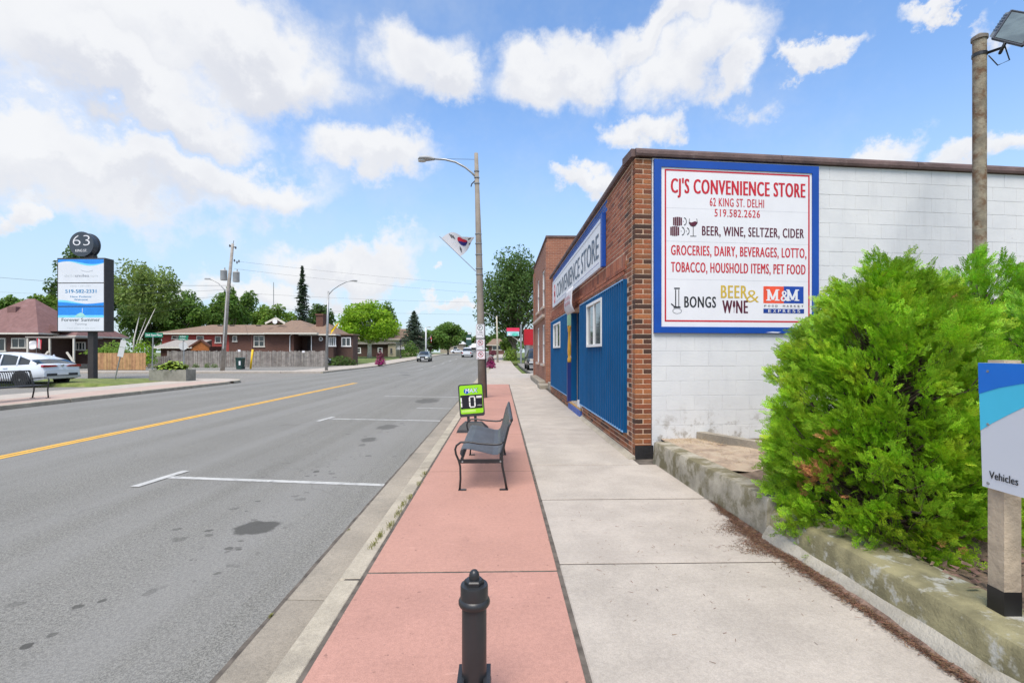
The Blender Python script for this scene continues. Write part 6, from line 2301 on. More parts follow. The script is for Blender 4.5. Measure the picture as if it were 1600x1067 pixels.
A, B = W(142, 40.6), W(230, 40.0)
fence('board_fence', 'new brown cedar board fence behind the lawn and leaning sign', A, B, 1.42, .14, .012, CEDARB, 0.0, seed=2)
A, B = W(232, 46.5), W(266, 47.5)
fence('picket_fence', 'short low weathered grey fence joining the brown and grey fences', A, B, 1.1, .12, .03, WOODGREY, .02, seed=3)
A, B = W(262, 47.5), W(511, 51.0)
fence('picket_fence', 'long weathered grey board fence in front of the red and brick house', A, B, 1.62, .145, .02, WOODGREY, .035, seed=4, picket=True)
MB_ = MB().box(0, .25, -.06, -.05, 0, .18)
for (px, z, lab) in ((373, 1.55, 'small white notice fixed to the grey fence above the bin'), (473, 1.45, 'small white notice fixed near the end of the grey fence')):
    x, y = W(px, 48.6 if px < 400 else 50.2)
    th = thing('fence_notice', lab, 'sign', (x, y - .15, z))
    MB().cbox(0, .26, -.012, 0, 0, .20, .003).build('plate', SIGNW, th)
bush('vine', 'light green creeper tumbling over the brown fence', *W(168, 41.5), 1.35, 2.2, .5, .55, LF_LIGHT, 900, .10, 5)
bush('young_maple', 'pale yellow-green bush beside the birch trunks behind the brown fence', *W(224, 45), .4, 1.1, .9, 2.2, LF_BRIGHT, 900, .12, 6)
bush('sumac_shrub', 'feathery green shrub right of the porch behind the brown fence', *W(178, 46), .4, 1.6, 1.2, 2.3, LF_LIGHT, 900, .13, 7)
for i, px in enumerate((306, 324, 335)):
    bush('weed_clump', 'small dark weed clump at the grey fence foot, %s of three' % ('left', 'middle', 'right')[i], *W(px, 46.8), 0, .35, .25, .45, LF_MID, 120, .06, 70 + i, group='weeds along the fence')

# ------------------------------------------------------------------ utility pole with transformers
DU = 38.5
ux_, uy_ = W(347.5, DU)
up = thing('utility_pole', 'leaning weathered wooden utility pole with two grey transformers', 'utility pole', (ux_, uy_, 0))
k = DU / FOC
UPT = lambda px, py, dy=0.0: ((px - 347.5) * k, dy, Zp(py, DU))
MB().tube([UPT(347.5, 580), UPT(355, 470), UPT(363.5, 381)], [.17, .145, .10], 10).build('pole', mat('pole_wood', (0.29, 0.265, 0.24), 0.9, 0.2, 3, 0.4, 30), up, True)
MB().tube([UPT(350.5, 545, -.17), UPT(354, 490, -.16), UPT(356, 455, -.15)], .03, 6).build('conduit', mat('pale_conduit', (0.55, 0.55, 0.54), 0.6), up)
for (px, py) in ((351, 430.5), (370, 433)):
    c = UPT(px, py)
    t_ = MB().lathe([(.235, -.40), (.245, -.38), (.245, .33), (.26, .35), (.22, .42), (.05, .43)], 16, (c[0], -.12, c[2])).build('transformer', mat('transformer_grey', (0.36, 0.37, 0.37), 0.5, 0.08), up, 'edges')
    MB().lathe([(.04, .40), (.045, .5), (.03, .52), (.045, .55), (.02, .62)], 8, (c[0] + .08, -.12, c[2])).build('bushing', mat('porcelain', (0.24, 0.2, 0.18), 0.3), t_)
arm = [UPT(356, 462), UPT(350, 452), UPT(342, 443), UPT(333, 438), UPT(327, 436.3)]
MB().tube(arm, .035, 6).build('lamp_arm', GALV, up, True)
MB().prism(circ(0, 0, .24, 12, .09), UPT(324.5, 436), (1, 0, 0), (0, 1, 0), VZ, -.05, .05).build('lamp_head', MATS['luminaire_grey'], up)
for (px, py) in ((359, 384), (368, 387), (366, 407), (370, 410), (373, 408)):
    c = UPT(px, py)
    MB().lathe([(.04, -.1), (.06, -.04), (.04, 0), (.06, .04), (.03, .1)], 8, c).build('insulator', DARK, up)
MB().tube([UPT(358, 384), UPT(369, 387)], .04, 6).build('cross_arm', DARK, up)
MB().tube([UPT(364, 381), UPT(365, 376)], .02, 5).build('top_pin', DARK, up)
gp = thing('guy_guard', 'slanted yellow guy wire guard in front of the grey fence', 'guy guard', (*W(391.5, 43.2), 0))
gx = W(394.8, 43.2)[0] - W(391.5, 43.2)[0]
MB().tube([(0, 0, 0), (gx, 0, 1.75)], .085, 8).build('yellow_guard', mat('guard_yellow', S(232, 190, 30), 0.5, 0.06), gp, True)
bn_ = thing('waste_bin', 'dark green wheeled bin with white patch in front of the grey fence', 'bin', (*W(375.5, 42.5), 0))
b = MB()
b.add([(-.22, -.25, 0), (.22, -.25, 0), (.22, .25, 0), (-.22, .25, 0), (-.27, -.3, .92), (.27, -.3, .92), (.27, .3, .92), (-.27, .3, .92)], [(0, 1, 5, 4), (1, 2, 6, 5), (2, 3, 7, 6), (3, 0, 4, 7), (0, 3, 2, 1), (4, 5, 6, 7)])
BINM = mat('bin_green', (0.012, 0.045, 0.04), 0.5, 0.1)
b.build('tub', BINM, bn_)
MB().prism([(-.29, .92), (.29, .92), (.29, .96), (.2, 1.02), (-.2, 1.02), (-.29, .96)], (0, -.33, 0), (1, 0, 0), VZ, (0, 1, 0), 0, .66).build('lid', BINM, bn_)
MB().box(.02, .17, -.30, -.285, .35, .72).build('white_patch', SIGNW, bn_)
for s in (-.2, .2): MB().tube([(s - .03, .27, .1), (s + .03, .27, .1)], .1, 12).build('wheel', TYRE, bn_)

# ------------------------------------------------------------------ second and further lamps
D2 = 39.5
x2, y2 = W(510, D2)
l2 = thing('street_lamp', 'slim grey street lamp reaching over the road before the brick house', 'street lamp', (x2, y2, 0))
k = D2 / FOC
q = lambda px, py: ((px - 510) * k, 0, Zp(py, D2))
cobra(l2, [q(510, 579), q(511.5, 515), q(513, 455)], [.13, .10, .07], [q(513, 461), q(520, 453), q(530, 446), q(541, 440.5), q(550, 438.5)], (1, 0, 0), GALV, .5, 8)
D3 = 64
x3, y3 = W(777.5, D3)
l3 = thing('street_lamp', 'pale street lamp far down the right pavement', 'street lamp', (x3, y3, rise(y3)))
k = D3 / FOC
q = lambda px, py: ((px - 777.5) * k, 0, Zp(py, D3) - rise(y3))
cobra(l3, [q(777.5, 567), q(777, 530), q(776, 494)], [.14, .11, .08], [q(776, 497), q(771, 494.5), q(766, 491), q(759, 489)], (-1, 0, 0), mat('pale_pole', (0.46, 0.42, 0.33), 0.8, 0.1), .7, 8)
D4 = 84
x4, y4 = W(665.5, D4)
l4 = thing('street_lamp', 'white pole with a red and white flag far down the left side', 'street lamp', (x4, y4, rise(y4)))
k = D4 / FOC
q = lambda px, py: ((px - 665.5) * k, 0, Zp(py, D4) - rise(y4))
cobra(l4, [q(665.5, 560), q(665.5, 535), q(665.5, 512)], [.16, .14, .12], [q(665.5, 513), q(667, 511.5), q(669, 511)], (1, 0, 0), mat('white_pole', (0.55, 0.56, 0.58), 0.6), .5, 8)
fl2 = thing('flag', 'red and white flag with a red leaf on the far left lamp', 'flag', (x4, y4, rise(y4) + 2.8))
MB().tube([(0, 0, .1), (1.05, 0, 1.3)], .03, 5).build('staff', GALV, fl2)
for (i0, i1, m_) in ((0, .25, 'flag_red'), (.25, .75, 'flag_white'), (.75, 1, 'flag_red')):
    rows = [[(1.05 - .25 * (1 - t) - .1 * s * t + .06 * math.sin(t * 6) * s - .55 * (1 - s) * 0 + .75 * (1 - s) * -.55 * 0, .05 * math.sin(s * 7), 1.25 - .75 * t * .9 - (1 - s) * 0 - s * .75) for s in (i0, (i0 + i1) / 2, i1)] for t in [j / 6 for j in range(7)]]
    MB().grid(rows).build('cloth', MATS[m_], fl2, True)
MB().prism([(0, -.16), (.1, -.03), (.15, .02), (.05, .1), (0, .18), (-.05, .1), (-.15, .02), (-.1, -.03)], (.90, -.07, .55), (1, 0, 0), VZ, (0, -1, 0), 0, .01).build('leaf_mark', MATS['flag_red'], fl2)
yf = thing('flag', 'yellow flag hanging from the slim lamp before the brick house', 'flag', (x2, y2, 2.9))
MB().tube([(0, 0, .05), (1.0, 0, 1.05)], .02, 5).build('staff', GALV, yf)
MB().grid([[(.35 + .62 * s + .05 * math.sin(t * 5), .04 * math.sin(s * 6 + t * 3), .40 + .62 * s - .42 * t * (1 - .5 * s)) for s in [i / 6 for i in range(7)]] for t in [j / 5 for j in range(6)]]).build('cloth', mat('flag_yellow', S(236, 196, 30), 0.8, trans=.2), yf, True)


# ------------------------------------------------------------------ wires: each its own line between poles
def wire(label, P, Q, sag, r=.014):
    r *= .55
    P, Q = Vector(P), Vector(Q)
    pts = [P.lerp(Q, i / 14) - VZ * (sag * 4 * (i / 14) * (1 - i / 14)) for i in range(15)]
    b = MB().tube(pts, r, 4)
    tag(b.build('overhead_wire', WIRE), label, 'wire', 'overhead wires')


pu = Vector((ux_, uy_, 0))
wp = lambda px, py, d: Vector((*W(px, d), Zp(py, d)))
wire('overhead wire from the utility pole top transformers leaving low to the left', pu + Vector(UPT(356, 446)), wp(-60, 428, 46), .35, .022)
wire('second overhead wire from the utility pole running left past the birch', pu + Vector(UPT(355, 452)), wp(-60, 452, 60), .5, .014)
wire('third overhead wire from the utility pole running left across the birch leaves', pu + Vector(UPT(354, 460)), wp(60, 480, 60), .4, .014)
wire('lowest overhead wire from the utility pole running left', pu + Vector(UPT(353, 470)), wp(60, 505, 60), .3, .014)
wire('steep guy wire from the utility pole down to the yellow guard', pu + Vector(UPT(356, 452)), (W(394.8, 43.2)[0], W(394.8, 43.2)[1], 1.7), 0, .012)
wire('long overhead wire crossing the street high beyond the lamp', wp(366, 408, 60), wp(900, 452, 100), .6, .018)
wire('overhead wire crossing the street just below the highest one', wp(366, 420, 60), wp(900, 466, 100), .6, .018)
wire('overhead wire crossing the street in front of the far sky', wp(380, 458, 60), wp(880, 472, 100), .5, .018)
wire('lowest overhead wire crossing the street above the far trees', wp(380, 480, 60), wp(880, 490, 100), .5, .018)

# ================================================================== HOUSES ACROSS THE STREET
SHING = mat('brown_shingle', (0.205, 0.140, 0.100), 0.95, 0.13, 6, 0.5, 30, col2=(0.16, 0.11, 0.085), mott=(0.5, 0.7, 1.2))
SHINGG = mat('grey_shingle', (0.27, 0.25, 0.23), 0.95, 0.12, 6, 0.5, 30)
MAUVE = mat('mauve_shingle', (0.180, 0.098, 0.092), 0.9, 0.12, 3, 0.4, 30, col2=(0.215, 0.125, 0.12), mott=(0.5, 0.7, 1))
HB = brick_wall_mat('house_brick', (0.155, 0.065, 0.045), (0.105, 0.045, 0.033), (0.17, 0.11, 0.085))
HBD = brick_wall_mat('dark_house_brick', (0.10, 0.050, 0.038), (0.065, 0.034, 0.026), (0.11, 0.08, 0.065))
REDW = mat('red_render', (0.34, 0.062, 0.050), 0.85, 0.08, 3)
CREAMT = mat('cream_trim', (0.60, 0.57, 0.50), 0.6, 0.06)


class House:
    """axis-aligned local frame: u along the front (to the right), w away from the viewer"""
    def __init__(s, th, O, ang):
        s.th = th
        s.O = Vector(O)
        s.U = Vector((math.cos(ang), math.sin(ang), 0))
        s.Wv = Vector((-math.sin(ang), math.cos(ang), 0))

    def P(s, u, w, z): return s.O + s.U * u + s.Wv * w + VZ * z

    def box(s, nm, m, u0, u1, w0, w1, z0, z1, par=None):
        return MB().obox(s.O, s.U, s.Wv, VZ, u0, u1, w0, w1, z0, z1).build(nm, m, par or s.th, world=True)

    def hip(s, nm, m, u0, u1, w0, w1, z0, z1, ru0, ru1, rw, th_=.14, par=None):
        P = [(u0, w0, z0), (u1, w0, z0), (u1, w1, z0), (u0, w1, z0), (ru0, rw, z1), (ru1, rw, z1)]
        b = MB()
        b.add([s.P(*p) for p in P] + [s.P(p[0], p[1], p[2] - th_) for p in P[:4]], [(0, 1, 5, 4), (1, 2, 5), (2, 3, 4, 5), (3, 0, 4), (6, 7, 1, 0), (7, 8, 2, 1), (8, 9, 3, 2), (9, 6, 0, 3), (9, 8, 7, 6)])
        r = b.build(nm, m, par or s.th, world=True)
        f = MB()
        e = .02
        for (a, c, d, g_) in ((u0 - e, u1 + e, w0 - e, w0), (u0 - e, u1 + e, w1, w1 + e), (u0 - e, u0, w0, w1), (u1, u1 + e, w0, w1)):
            f.obox(s.O, s.U, s.Wv, VZ, a, c, d, g_, z0 - th_ - .02, z0 - .01)
        f.build('gutter', CREAMT, r, world=True)
        return r

    def window(s, u0, u1, z0, z1, w=0.0, bars=(1, 1), f=.10, m=None):
        b = MB()
        for r in ((u0, u1, z1 - f, z1), (u0 - .05, u1 + .05, z0 - .04, z0 + f), (u0, u0 + f, z0 + f, z1 - f), (u1 - f, u1, z0 + f, z1 - f)):
            b.obox(s.O, s.U, s.Wv, VZ, r[0], r[1], w - .07, w + .03, r[2], r[3])
        for i in range(1, bars[0]):
            c = u0 + (u1 - u0) * i / bars[0]
            b.obox(s.O, s.U, s.Wv, VZ, c - .04, c + .04, w - .06, w + .02, z0 + f, z1 - f)
        for i in range(1, bars[1]):
            c = z0 + (z1 - z0) * i / bars[1]
            b.obox(s.O, s.U, s.Wv, VZ, u0 + f, u1 - f, w - .055, w + .02, c - .03, c + .03)
        win = b.build('window', m or CREAMT, s.th, world=True)
        MB().obox(s.O, s.U, s.Wv, VZ, u0 + f, u1 - f, w - .03, w - .02, z0 + f, z1 - f).build('pane', GLASS, win, world=True)
        return win


# red and brick bungalow
DH = 55.0
k = DH / FOC
O = Vector((*W(253, DH), 0))
ang = 0.0
E = Vector((*W(462, DH), 0)) - O
th = thing('bungalow', 'long low bungalow, red wall at left and brown brick at right, tan hip roof', 'house', O)
hs_ = House(th, O, math.atan2(E.y, E.x))
u = lambda px: (px - 253) * k
zz = lambda py: Zp(py, DH)
hs_.box('red_wall', REDW, 0, u(358), 0, 9, -.3, zz(521))
hs_.box('brick_wall', HB, u(358) + .002, u(459), -.02, 9, -.3, zz(521))
hs_.hip('roof', SHING, u(246), u(462), -.6, 9.6, zz(520.5), zz(504), u(292), u(462) - 3.5, 4.5)
hs_.hip('cross_roof', SHING, u(418), u(500), -.9, 11, zz(520.5) + .02, zz(496), u(424), u(440), 5.0)
# front wing
hs_.box('porch_wall', HBD, u(459) + .01, u(486), 2.2, 9, -.3, zz(521))
hs_.box('wing_wall', HBD, u(486), u(520), .2, 4.2, -.3, zz(522))
hs_.hip('wing_roof', SHING, u(470), u(527), -.5, 5.4, zz(522), zz(503), u(482), u(500), 2.6)
g = MB().prism([(u(404), zz(504) - .02), (u(434), zz(504) - .02), (u(420), zz(496) + .05)], hs_.O, hs_.U, VZ, hs_.Wv, 1.7, 1.9).build('gable', HBD, th, world=True)
for (a, c) in (((u(403), zz(504)), (u(420), zz(495.5))), ((u(420), zz(495.5)), (u(435), zz(504)))):
    b = MB()
    stroke(b, Plane(hs_.P(0, 1.65, 0), hs_.U, VZ), [a, c], .22, -.05, .06)
    b.build('barge_board', CREAMT, th, world=True)
MB().prism(circ(u(419), zz(501), .28, 14), hs_.O, hs_.U, VZ, -hs_.Wv, -1.65, -1.55).build('gable_vent', WHITE, th, world=True)
hs_.box('extension_wall', HBD, u(520) + .01, u(546), 1.2, 3, -.3, zz(523))
hs_.box('extension_roof', SHING, u(519), u(548), .9, 3.3, zz(523) + .01, zz(521))
ch = hs_.box('chimney', HB, u(485), u(496), 1.6, 2.6, zz(520), zz(491))
hs_.box('chimney_cap', HB, u(484), u(497), 1.5, 2.7, zz(491), zz(488.5), ch)
hs_.window(u(269), u(294), zz(530), zz(524.5), -.02, (3, 1))
hs_.window(u(307.5), u(319), zz(533), zz(524.5), -.02)
hs_.window(u(336.5), u(346), zz(536), zz(525), -.02)
hs_.window(u(364), u(371), zz(534), zz(524.5), -.04)
hs_.window(u(397), u(414), zz(542), zz(524.5), -.04, (2, 2))
hs_.window(u(513), u(524), zz(541), zz(526.5), .18, (3, 1), m=WHITE)
hs_.window(u(528), u(543), zz(541), zz(526.5), 1.18, (2, 1), m=WHITE)
rwn = MB()
plr = Plane(hs_.P(0, .2, 0), hs_.U, VZ)
ringpoly(rwn, plr, u(500.5), zz(529.5), .24, .09, .0, .06, 20)
w_ = rwn.build('round_window', WHITE, th, world=True)
plr.poly(circ(u(500.5), zz(529.5), .16, 16), .0, .02).build('pane', GLASS, w_, world=True)
hs_.box('front_door', mat('dark_door', (0.03, 0.02, 0.018), 0.6), u(468), u(474), 2.1, 2.2, 0, zz(526))
MB().tube([hs_.P(u(486), .1, 0), hs_.P(u(486), .1, zz(522))], .05, 6).build('downpipe', WHITE, th, world=True)
MB().tube([hs_.P(u(453.5), -.1, 0), hs_.P(u(453.5), -.1, zz(525)), hs_.P(u(459), -.2, zz(521.5))], .05, 6).build('downpipe', WHITE, th, world=True)
MB().tube([hs_.P(u(394.5), -.1, 0), hs_.P(u(394.5), -.1, zz(521.5))], .05, 6).build('downpipe', mat('brown_pipe', (0.25, 0.12, 0.1), 0.6), th, world=True)
for px in (313, 333, 377):
    hs_.box('roof_vent', DARK, u(px) - .25, u(px) + .25, 3.6, 4.0, zz(506.5), zz(505))
# shed
Ds = 51.0
O = Vector((*W(248, Ds), 0))
k2 = Ds / FOC
th = thing('garden_shed', 'low brown shed with grey roof and orange wood gable behind the picket fence', 'shed', O)
sh = House(th, O, 0)
u2 = lambda px: (px - 248) * k2
z2 = lambda py: Zp(py, Ds)
sh.box('wall', mat('dark_board', (0.075, 0.030, 0.020), 0.9, 0.2, 4), u2(251), u2(322), 0, 3, -.1, z2(541))
sh.hip('roof', SHINGG, u2(244), u2(302), -.4, 3.2, z2(542), z2(530.5), u2(258), u2(316), 1.6)
MB().prism([(u2(300), z2(548)), (u2(328), z2(548)), (u2(328), z2(541)), (u2(316), z2(532)), (u2(300), z2(541))], sh.O, sh.U, VZ, sh.Wv, -.3, -.2).build('gable_wall', mat('orange_board', (0.30, 0.10, 0.025), 0.8, 0.15, 6), th, world=True)
b = MB()
stroke(b, Plane(sh.P(0, -.35, 0), sh.U, VZ), [(u2(298), z2(542.5)), (u2(316), z2(531)), (u2(331), z2(541.5))], .18, -.1, .08)
b.build('barge_board', mat('brown_fascia', (0.11, 0.045, 0.03), 0.8), th, world=True)
# mauve-roofed house at left
DL = 46.0
O = Vector((*W(-60, DL), 0))
kl = DL / FOC
th = thing('brick_house', 'brown brick house with big mauve hip roof behind the white car', 'house', O)
hl_ = House(th, O, 0)
u3 = lambda px: (px + 60) * kl
z3 = lambda py: Zp(py, DL)
hl_.box('wall', HBD, u3(-55), u3(62), 0, 6, -.3, z3(521))
hl_.hip('roof', MAUVE, u3(-75), u3(68), -.7, 6.4, z3(520), z3(462), u3(0), u3(12), 2.6)
hl_.box('back_wall', HBD, u3(63), u3(92), 3.2, 7.5, -.3, z3(524))
hl_.hip('lower_roof', MAUVE, u3(40), u3(98), 1.2, 8.0, z3(523), z3(492), u3(40), u3(70), 4.5)
b = MB()
b.add([hl_.P(u3(12), 2.6, z3(486)), hl_.P(u3(-10), 1.2, z3(494)), hl_.P(u3(3), 1.2, z3(494)), hl_.P(u3(3), 1.2, z3(477)), hl_.P(u3(-10), 1.2, z3(477)), hl_.P(u3(3), 4, z3(477)), hl_.P(u3(-10), 4, z3(477)), hl_.P(u3(3), 4, z3(494))], [(1, 2, 3, 4), (4, 3, 5, 6), (2, 7, 5, 3)])
b.build('dormer', MAUVE, th, world=True)
MB().tube([hl_.P(u3(73), 1.5, z3(512)), hl_.P(u3(73), 1.5, z3(469))], .18, 12).build('vent_pipe', mat('vent_steel', (0.5, 0.5, 0.5), 0.4, metal=.4), th, world=True)
hl_.box('vent_curb', MAUVE, u3(65), u3(83), .6, 2.0, z3(517), z3(507))
hl_.window(u3(17), u3(39), z3(544), z3(528), -.02, (2, 1))
hl_.window(u3(-20), u3(8), z3(549), z3(528), -.02, (2, 1))
hl_.window(u3(70), u3(86), z3(547), z3(533), 3.18, (3, 1))
hl_.box('porch_roof', SHINGG, u3(78), u3(150), -2.6, .5, z3(529), z3(527))
for px in (80, 112, 147):
    hl_.box('porch_post', CREAMT, u3(px) - .06, u3(px) + .06, -2.55, -2.43, 0, z3(529) - .002)
hl_.box('porch_floor', WOODGREY, u3(76), u3(150), -2.6, 0, 0, .35)
for i in range(26):
    hl_.box('baluster', WOODGREY, u3(76) + i * .085, u3(76) + i * .085 + .05, -2.58, -2.55, .35, 1.25)
for (a, c) in (((u3(96), .3), (u3(112), 1.55)), ((u3(139), 1.5), (u3(150), .5))):
    b = MB()
    stroke(b, Plane(hl_.P(0, -2.65, 0), hl_.U, VZ), [a, c], .14, -.05, .05)
    b.build('stair_rail', CREAMT, th, world=True)
hl_.box('porch_steps', GUTTER, u3(118), u3(136), -3.8, -2.6, 0, .3)
dsh = thing('satellite_dish', 'pale round satellite dish on the brick house wall', 'dish', hl_.P(u3(56), -.4, z3(540)))
MB().lathe([(.02, 0), (.3, .04), (.46, .12), (.47, .13), (.3, .06), (.02, .02)], 18).build('reflector', OFFW, dsh, True).rotation_euler = (rad(70), 0, rad(20))
MB().tube([(0, 0, 0), (.15, .3, -.3), (.18, .4, -.5)], .04, 6).build('mount', GALV, dsh)
cf = thing('flag', 'small red and white flag hanging by the brick house porch', 'flag', hl_.P(u3(68), -.9, z3(549)))
MB().tube([(0, 0, -.2), (.0, 0, 1.35)], .02, 5).build('staff', GALV, cf)
for (a, c, m_) in ((0, .3, 'flag_red'), (.3, .7, 'flag_white'), (.7, 1, 'flag_red')):
    MB().grid([[(.02 + .45 * s, .04 * math.sin(s * 9 + t * 2), 1.3 - .9 * t - .25 * s) for t in [j / 5 for j in range(6)]] for s in (a, (a + c) / 2, c)]).build('cloth', MATS[m_], cf, True)
bush('shrub', 'dark green shrub under the brick house window behind the white car', *W(20, 44.5), 0, 1.6, .8, 1.0, LF_MID, 800, .10, 81)
bush('shrub', 'low dark hedge under the white windows of the bungalow', *W(533, 54.0), 0, 1.9, .8, 1.15, LF_DEEP, 900, .12, 82)

# small brick house further on
DB = 93.0
O = Vector((*W(552, DB), rise(93)))
k3 = DB / FOC
th = thing('brick_cottage', 'small dark brick cottage with cream corner bay behind the bright tree', 'house', O)
hb_ = House(th, O, 0)
u4 = lambda px: (px - 552) * k3
z4 = lambda py: Zp(py, DB) - O.z
hb_.box('wall', HBD, 0, u4(608), 0, 10, -.4, z4(538))
hb_.box('roof', SHINGG, u4(550), u4(612), -.5, 10.3, z4(538) + .01, z4(535))
hb_.box('bay', mat('cream_wall', (0.46, 0.40, 0.29), 0.8, 0.06), u4(608) + .01, u4(620), -1.2, 3, -.4, z4(537))
hb_.box('bay_roof', SHINGG, u4(606.5), u4(621), -1.5, 3.2, z4(537) + .01, z4(535.5))
hb_.window(u4(557), u4(564), z4(552), z4(543), -.02, (1, 2), .18, WHITE)
hb_.window(u4(590), u4(597.5), z4(552), z4(543), -.02, (1, 2), .18, WHITE)
hb_.window(u4(611.5), u4(615), z4(552.5), z4(544), -1.22, (1, 1), .10, SHINGG)
th2 = thing('tan_house', 'tan gabled house partly hidden behind the bright tree', 'house', (*W(600, 112), rise(112)))
ht = House(th2, th2.location, 0)
ht.box('wall', MATS['cream_wall'], -6, 8, 0, 8, -.5, 3.6)
ht.hip('roof', SHING, -6.6, 8.6, -.5, 8.5, 3.6, 6.2, -3, 5, 4)
ht.window(1, 2.5, 1.2, 2.6, -.02, (2, 1), .15)
ht.window(5, 6.5, 1.2, 2.6, -.02, (2, 1), .15)

# magenta flower tubs and hanging baskets
MAG = mat('petunia', (0.30, 0.012, 0.13), 0.7, 0.3, 4, rnd=0.35, trans=.15)
PURL = mat('purple_leaf', (0.14, 0.03, 0.05), 0.7, 0.3, 4, rnd=0.3)


def flower_tub(label, x, y, s, seed):
    th = thing('flower_tub', label, 'planter', (x, y, rise(y)), 0, 'flower tubs along the kerb')
    MB().lathe([(.25 * s, 0), (.34 * s, .30 * s), (.36 * s, .34 * s), (.30 * s, .34 * s)], 16).build('pot', mat('tub_brown', (0.12, 0.06, 0.05), 0.8), th)
    bush('flowers', '', 0, 0, .12 * s, .66 * s, .55 * s, .95 * s, MAG, 700, .075 * s, seed, th)
    bush('tall_leaves', '', 0, 0, .85 * s, .45 * s, .40 * s, .75 * s, PURL, 260, .08 * s, seed + 1, th)
    return th


x, y = W(594, 54.0)
flower_tub('large magenta flower tub at the left kerb before the cottage', x, y, 1.0, 90)
x, y = W(765, 44)
flower_tub('dark magenta flower tub half hidden by the lamp pole on the right pavement', x + .12, y, .75, 92)
for (px, py, d, lab) in ((770, 552, 50, 'hanging basket of red leaves right of the lamp pole'), (767, 566, 46, 'small hanging basket of purple leaves above the right flower tub')):
    x, y = W(px, d)
    th = thing('hanging_basket', lab, 'basket', (x, y, Zp(py, d) - .25), 0, 'hanging baskets on the right pavement')
    MB().lathe([(.08, 0), (.22, .12), (.26, .25)], 12).build('basket', DARK, th)
    bush('flowers', '', 0, 0, .1, .42, .42, .5, PURL, 260, .08, 95 + px, th)
    MB().tube([(0, 0, -(Zp(py, d) - .25)), (0, 0, .1)], .03, 6).build('stand', BLACK, th)
ol = thing('lamp_post', 'small black ornamental lamp post by the cottage bay', 'lamp post', (*W(626, 82), rise(82)))
MB().lathe([(.2, 0), (.18, .3), (.06, .45), (.05, 2.6), (.12, 2.7), (.12, 2.75)], 10).build('column', BLACK, ol)
MB().lathe([(.10, 2.75), (.2, 3.1), (.22, 3.12), (.03, 3.35)], 8).build('lantern', DARK, ol)
for s in (-1, 1):
    bush('basket_flowers', '', s * .35, 0, 1.5, .35, .35, .6, OFFW, 120, .08, 101 + s, ol)

# ================================================================== FAR RIGHT SIDE
th = thing('shop_building', 'low white shop with red fascia beyond the two-storey brick building', 'building', (4.2, 62, rise(62)))
z0 = rise(62)
MB().box(3.75, 14, 62, 74, z0 - .3, z0 + 2.75).build('wall', mat('shop_white', (0.60, 0.59, 0.56), 0.8, 0.05), th, world=True)
MB().box(3.0, 5.0, 60.8, 61.98, z0 + 2.3, z0 + 4.3).build('red_fascia', mat('fascia_red', S(170, 20, 36), 0.5, 0.06), th, world=True)
MB().box(3.4, 14.1, 62.0, 74, z0 + 2.76, z0 + 4.4).build('upper_wall', HB, th, world=True)
MB().box(3.1, 3.3, 61.3, 61.6, z0 - .2, z0 + 2.3).build('canopy_post', GALV, th, world=True)
DP = 60.0
x5, y5 = W(814, DP)
th = thing('pole_sign', 'red and white box sign on a tall steel pole beyond the brick building', 'sign', (x5, y5, rise(y5)))
k = DP / FOC
MB().tube([(0, 0, -.1), (0, 0, Zp(508, DP))], .11, 8).build('pole', GALV, th)
MB().box(-22 * k, -3 * k, -.25, .25, Zp(526, DP), Zp(519, DP)).build('picture_box', mat('sign_aqua', S(150, 200, 205), 0.4, 0.1, 1.5), th)
MB().box(-22.5 * k, -2.5 * k, -.26, .26, Zp(519, DP) + .005, Zp(513.5, DP)).build('red_box', mat('sign_pinkred', S(212, 48, 84), 0.4, 0.06), th)
pl = Plane((x5, y5 - .26, rise(y5)), (1, 0, 0), VZ)
pl.box(-20.5 * k, -17 * k, Zp(524, DP) - .1, Zp(520.5, DP) - .1, .012, .02).build('white_patch', SIGNW, th, world=True)
pl.poly(circ(-9.5 * k, Zp(522.6, DP) - .1, 5 * k, 16, 2.4 * k), .012, .02).build('green_patch', mat('patch_green', S(90, 190, 170), 0.5), th, world=True)
MB().tube([(-13 * k, 0, Zp(527, DP)), (-1 * k, 0, Zp(535, DP))], .06, 6).build('brace', CREAMT, th)
MB().tube([(-2.5 * k, 0, Zp(517, DP)), (0, 0, Zp(517, DP))], .06, 6).build('bracket', GALV, th)
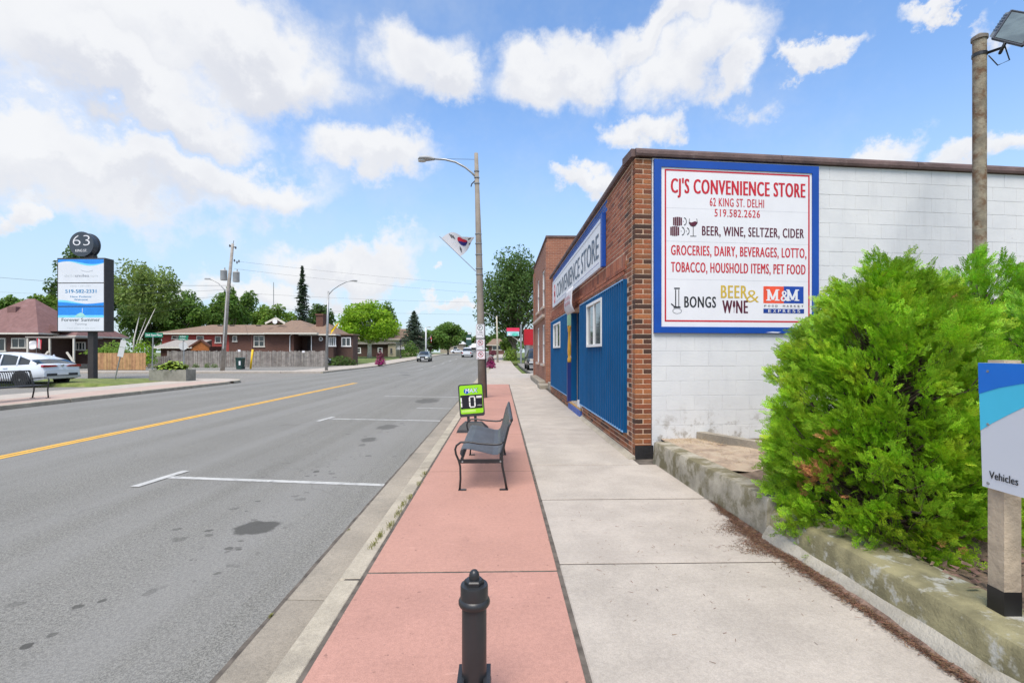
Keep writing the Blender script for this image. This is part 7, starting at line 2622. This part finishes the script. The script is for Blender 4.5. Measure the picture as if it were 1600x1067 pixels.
# far low buildings at the end of the street
for (px0, px1, d, yt, m_, lab, rm_) in ((688, 724, 160, 532, mat('far_beige', (0.33, 0.28, 0.22), 0.9), 'far low beige building with pale roof above the white pickup', mat('far_roof', (0.50, 0.51, 0.53), 0.7)),
                                        (764, 788, 120, 534, HB, 'far brick house with tan roof behind the flower tubs on the right', SHING),
                                        (733, 750, 175, 540, mat('far_grey', (0.22, 0.23, 0.24), 0.9), 'far grey low building behind the parking signs', MATS['far_roof'])):
    x0, y0 = W(px0, d)
    x1_, _ = W(px1, d)
    zb = rise(y0)
    th = thing('far_building', lab, 'building', (x0, y0, zb))
    H_ = Zp(yt, d) - zb
    MB().box(x0, x1_, y0, y0 + 10, zb - .5, zb + H_ * .7).build('wall', m_, th, world=True)
    hf = House(th, (x0, y0, zb), 0)
    L_ = x1_ - x0
    hf.hip('roof', rm_, -.6, L_ + .6, -.6, 10.6, H_ * .7 + .15, H_ + .9, L_ * .25, L_ * .75, 5)
    for q_ in (.2, .55):
        hf.window(L_ * q_, L_ * q_ + 1.5, 1.0, 2.2, -.02, (1, 1), .15)
ps = thing('pylon_sign', 'far dark green and white pylon sign above the pickup', 'sign', (*W(732.5, 165), rise(165)))
MB().box(-.9, .9, -.2, .2, 2.6, 7.0).build('cabinet', mat('far_green', (0.02, 0.06, 0.05), 0.6), ps)
for z in (4.6, 6.4): MB().box(-.8, .8, -.23, -.2, z, z + .5).build('white_band', SIGNW, ps)
MB().box(-.25, .25, -.15, .15, -.2, 2.6).build('column', GALV, ps)
an_ = thing('antenna_mast', 'thin lattice antenna mast behind the trees above the bungalow roof', 'mast', (*W(427.5, 130), rise(130)))
z_a = Zp(441, 130) - rise(130)
b = MB()
for s in (-.12, .12): b.tube([(s, 0, 0), (s * .3, 0, z_a)], .045, 4)
for i in range(18):
    z_ = 6 + (z_a - 7) * i / 18
    b.tube([(-.1, 0, z_), (.1, 0, z_ + .6)], .03, 3)
b.build('lattice', GALV, an_)
bush('shrub', 'light green round shrub on the verge below the large dark tree', *W(797, 70), rise(70), 1.1, 1.0, 2.0, LF_LIGHT, 900, .13, 110)
bush('shrub', 'rounded green shrub beside the cottage bay', *W(640, 94), rise(94), 2.0, 1.5, 2.9, LF_MID, 900, .18, 111)
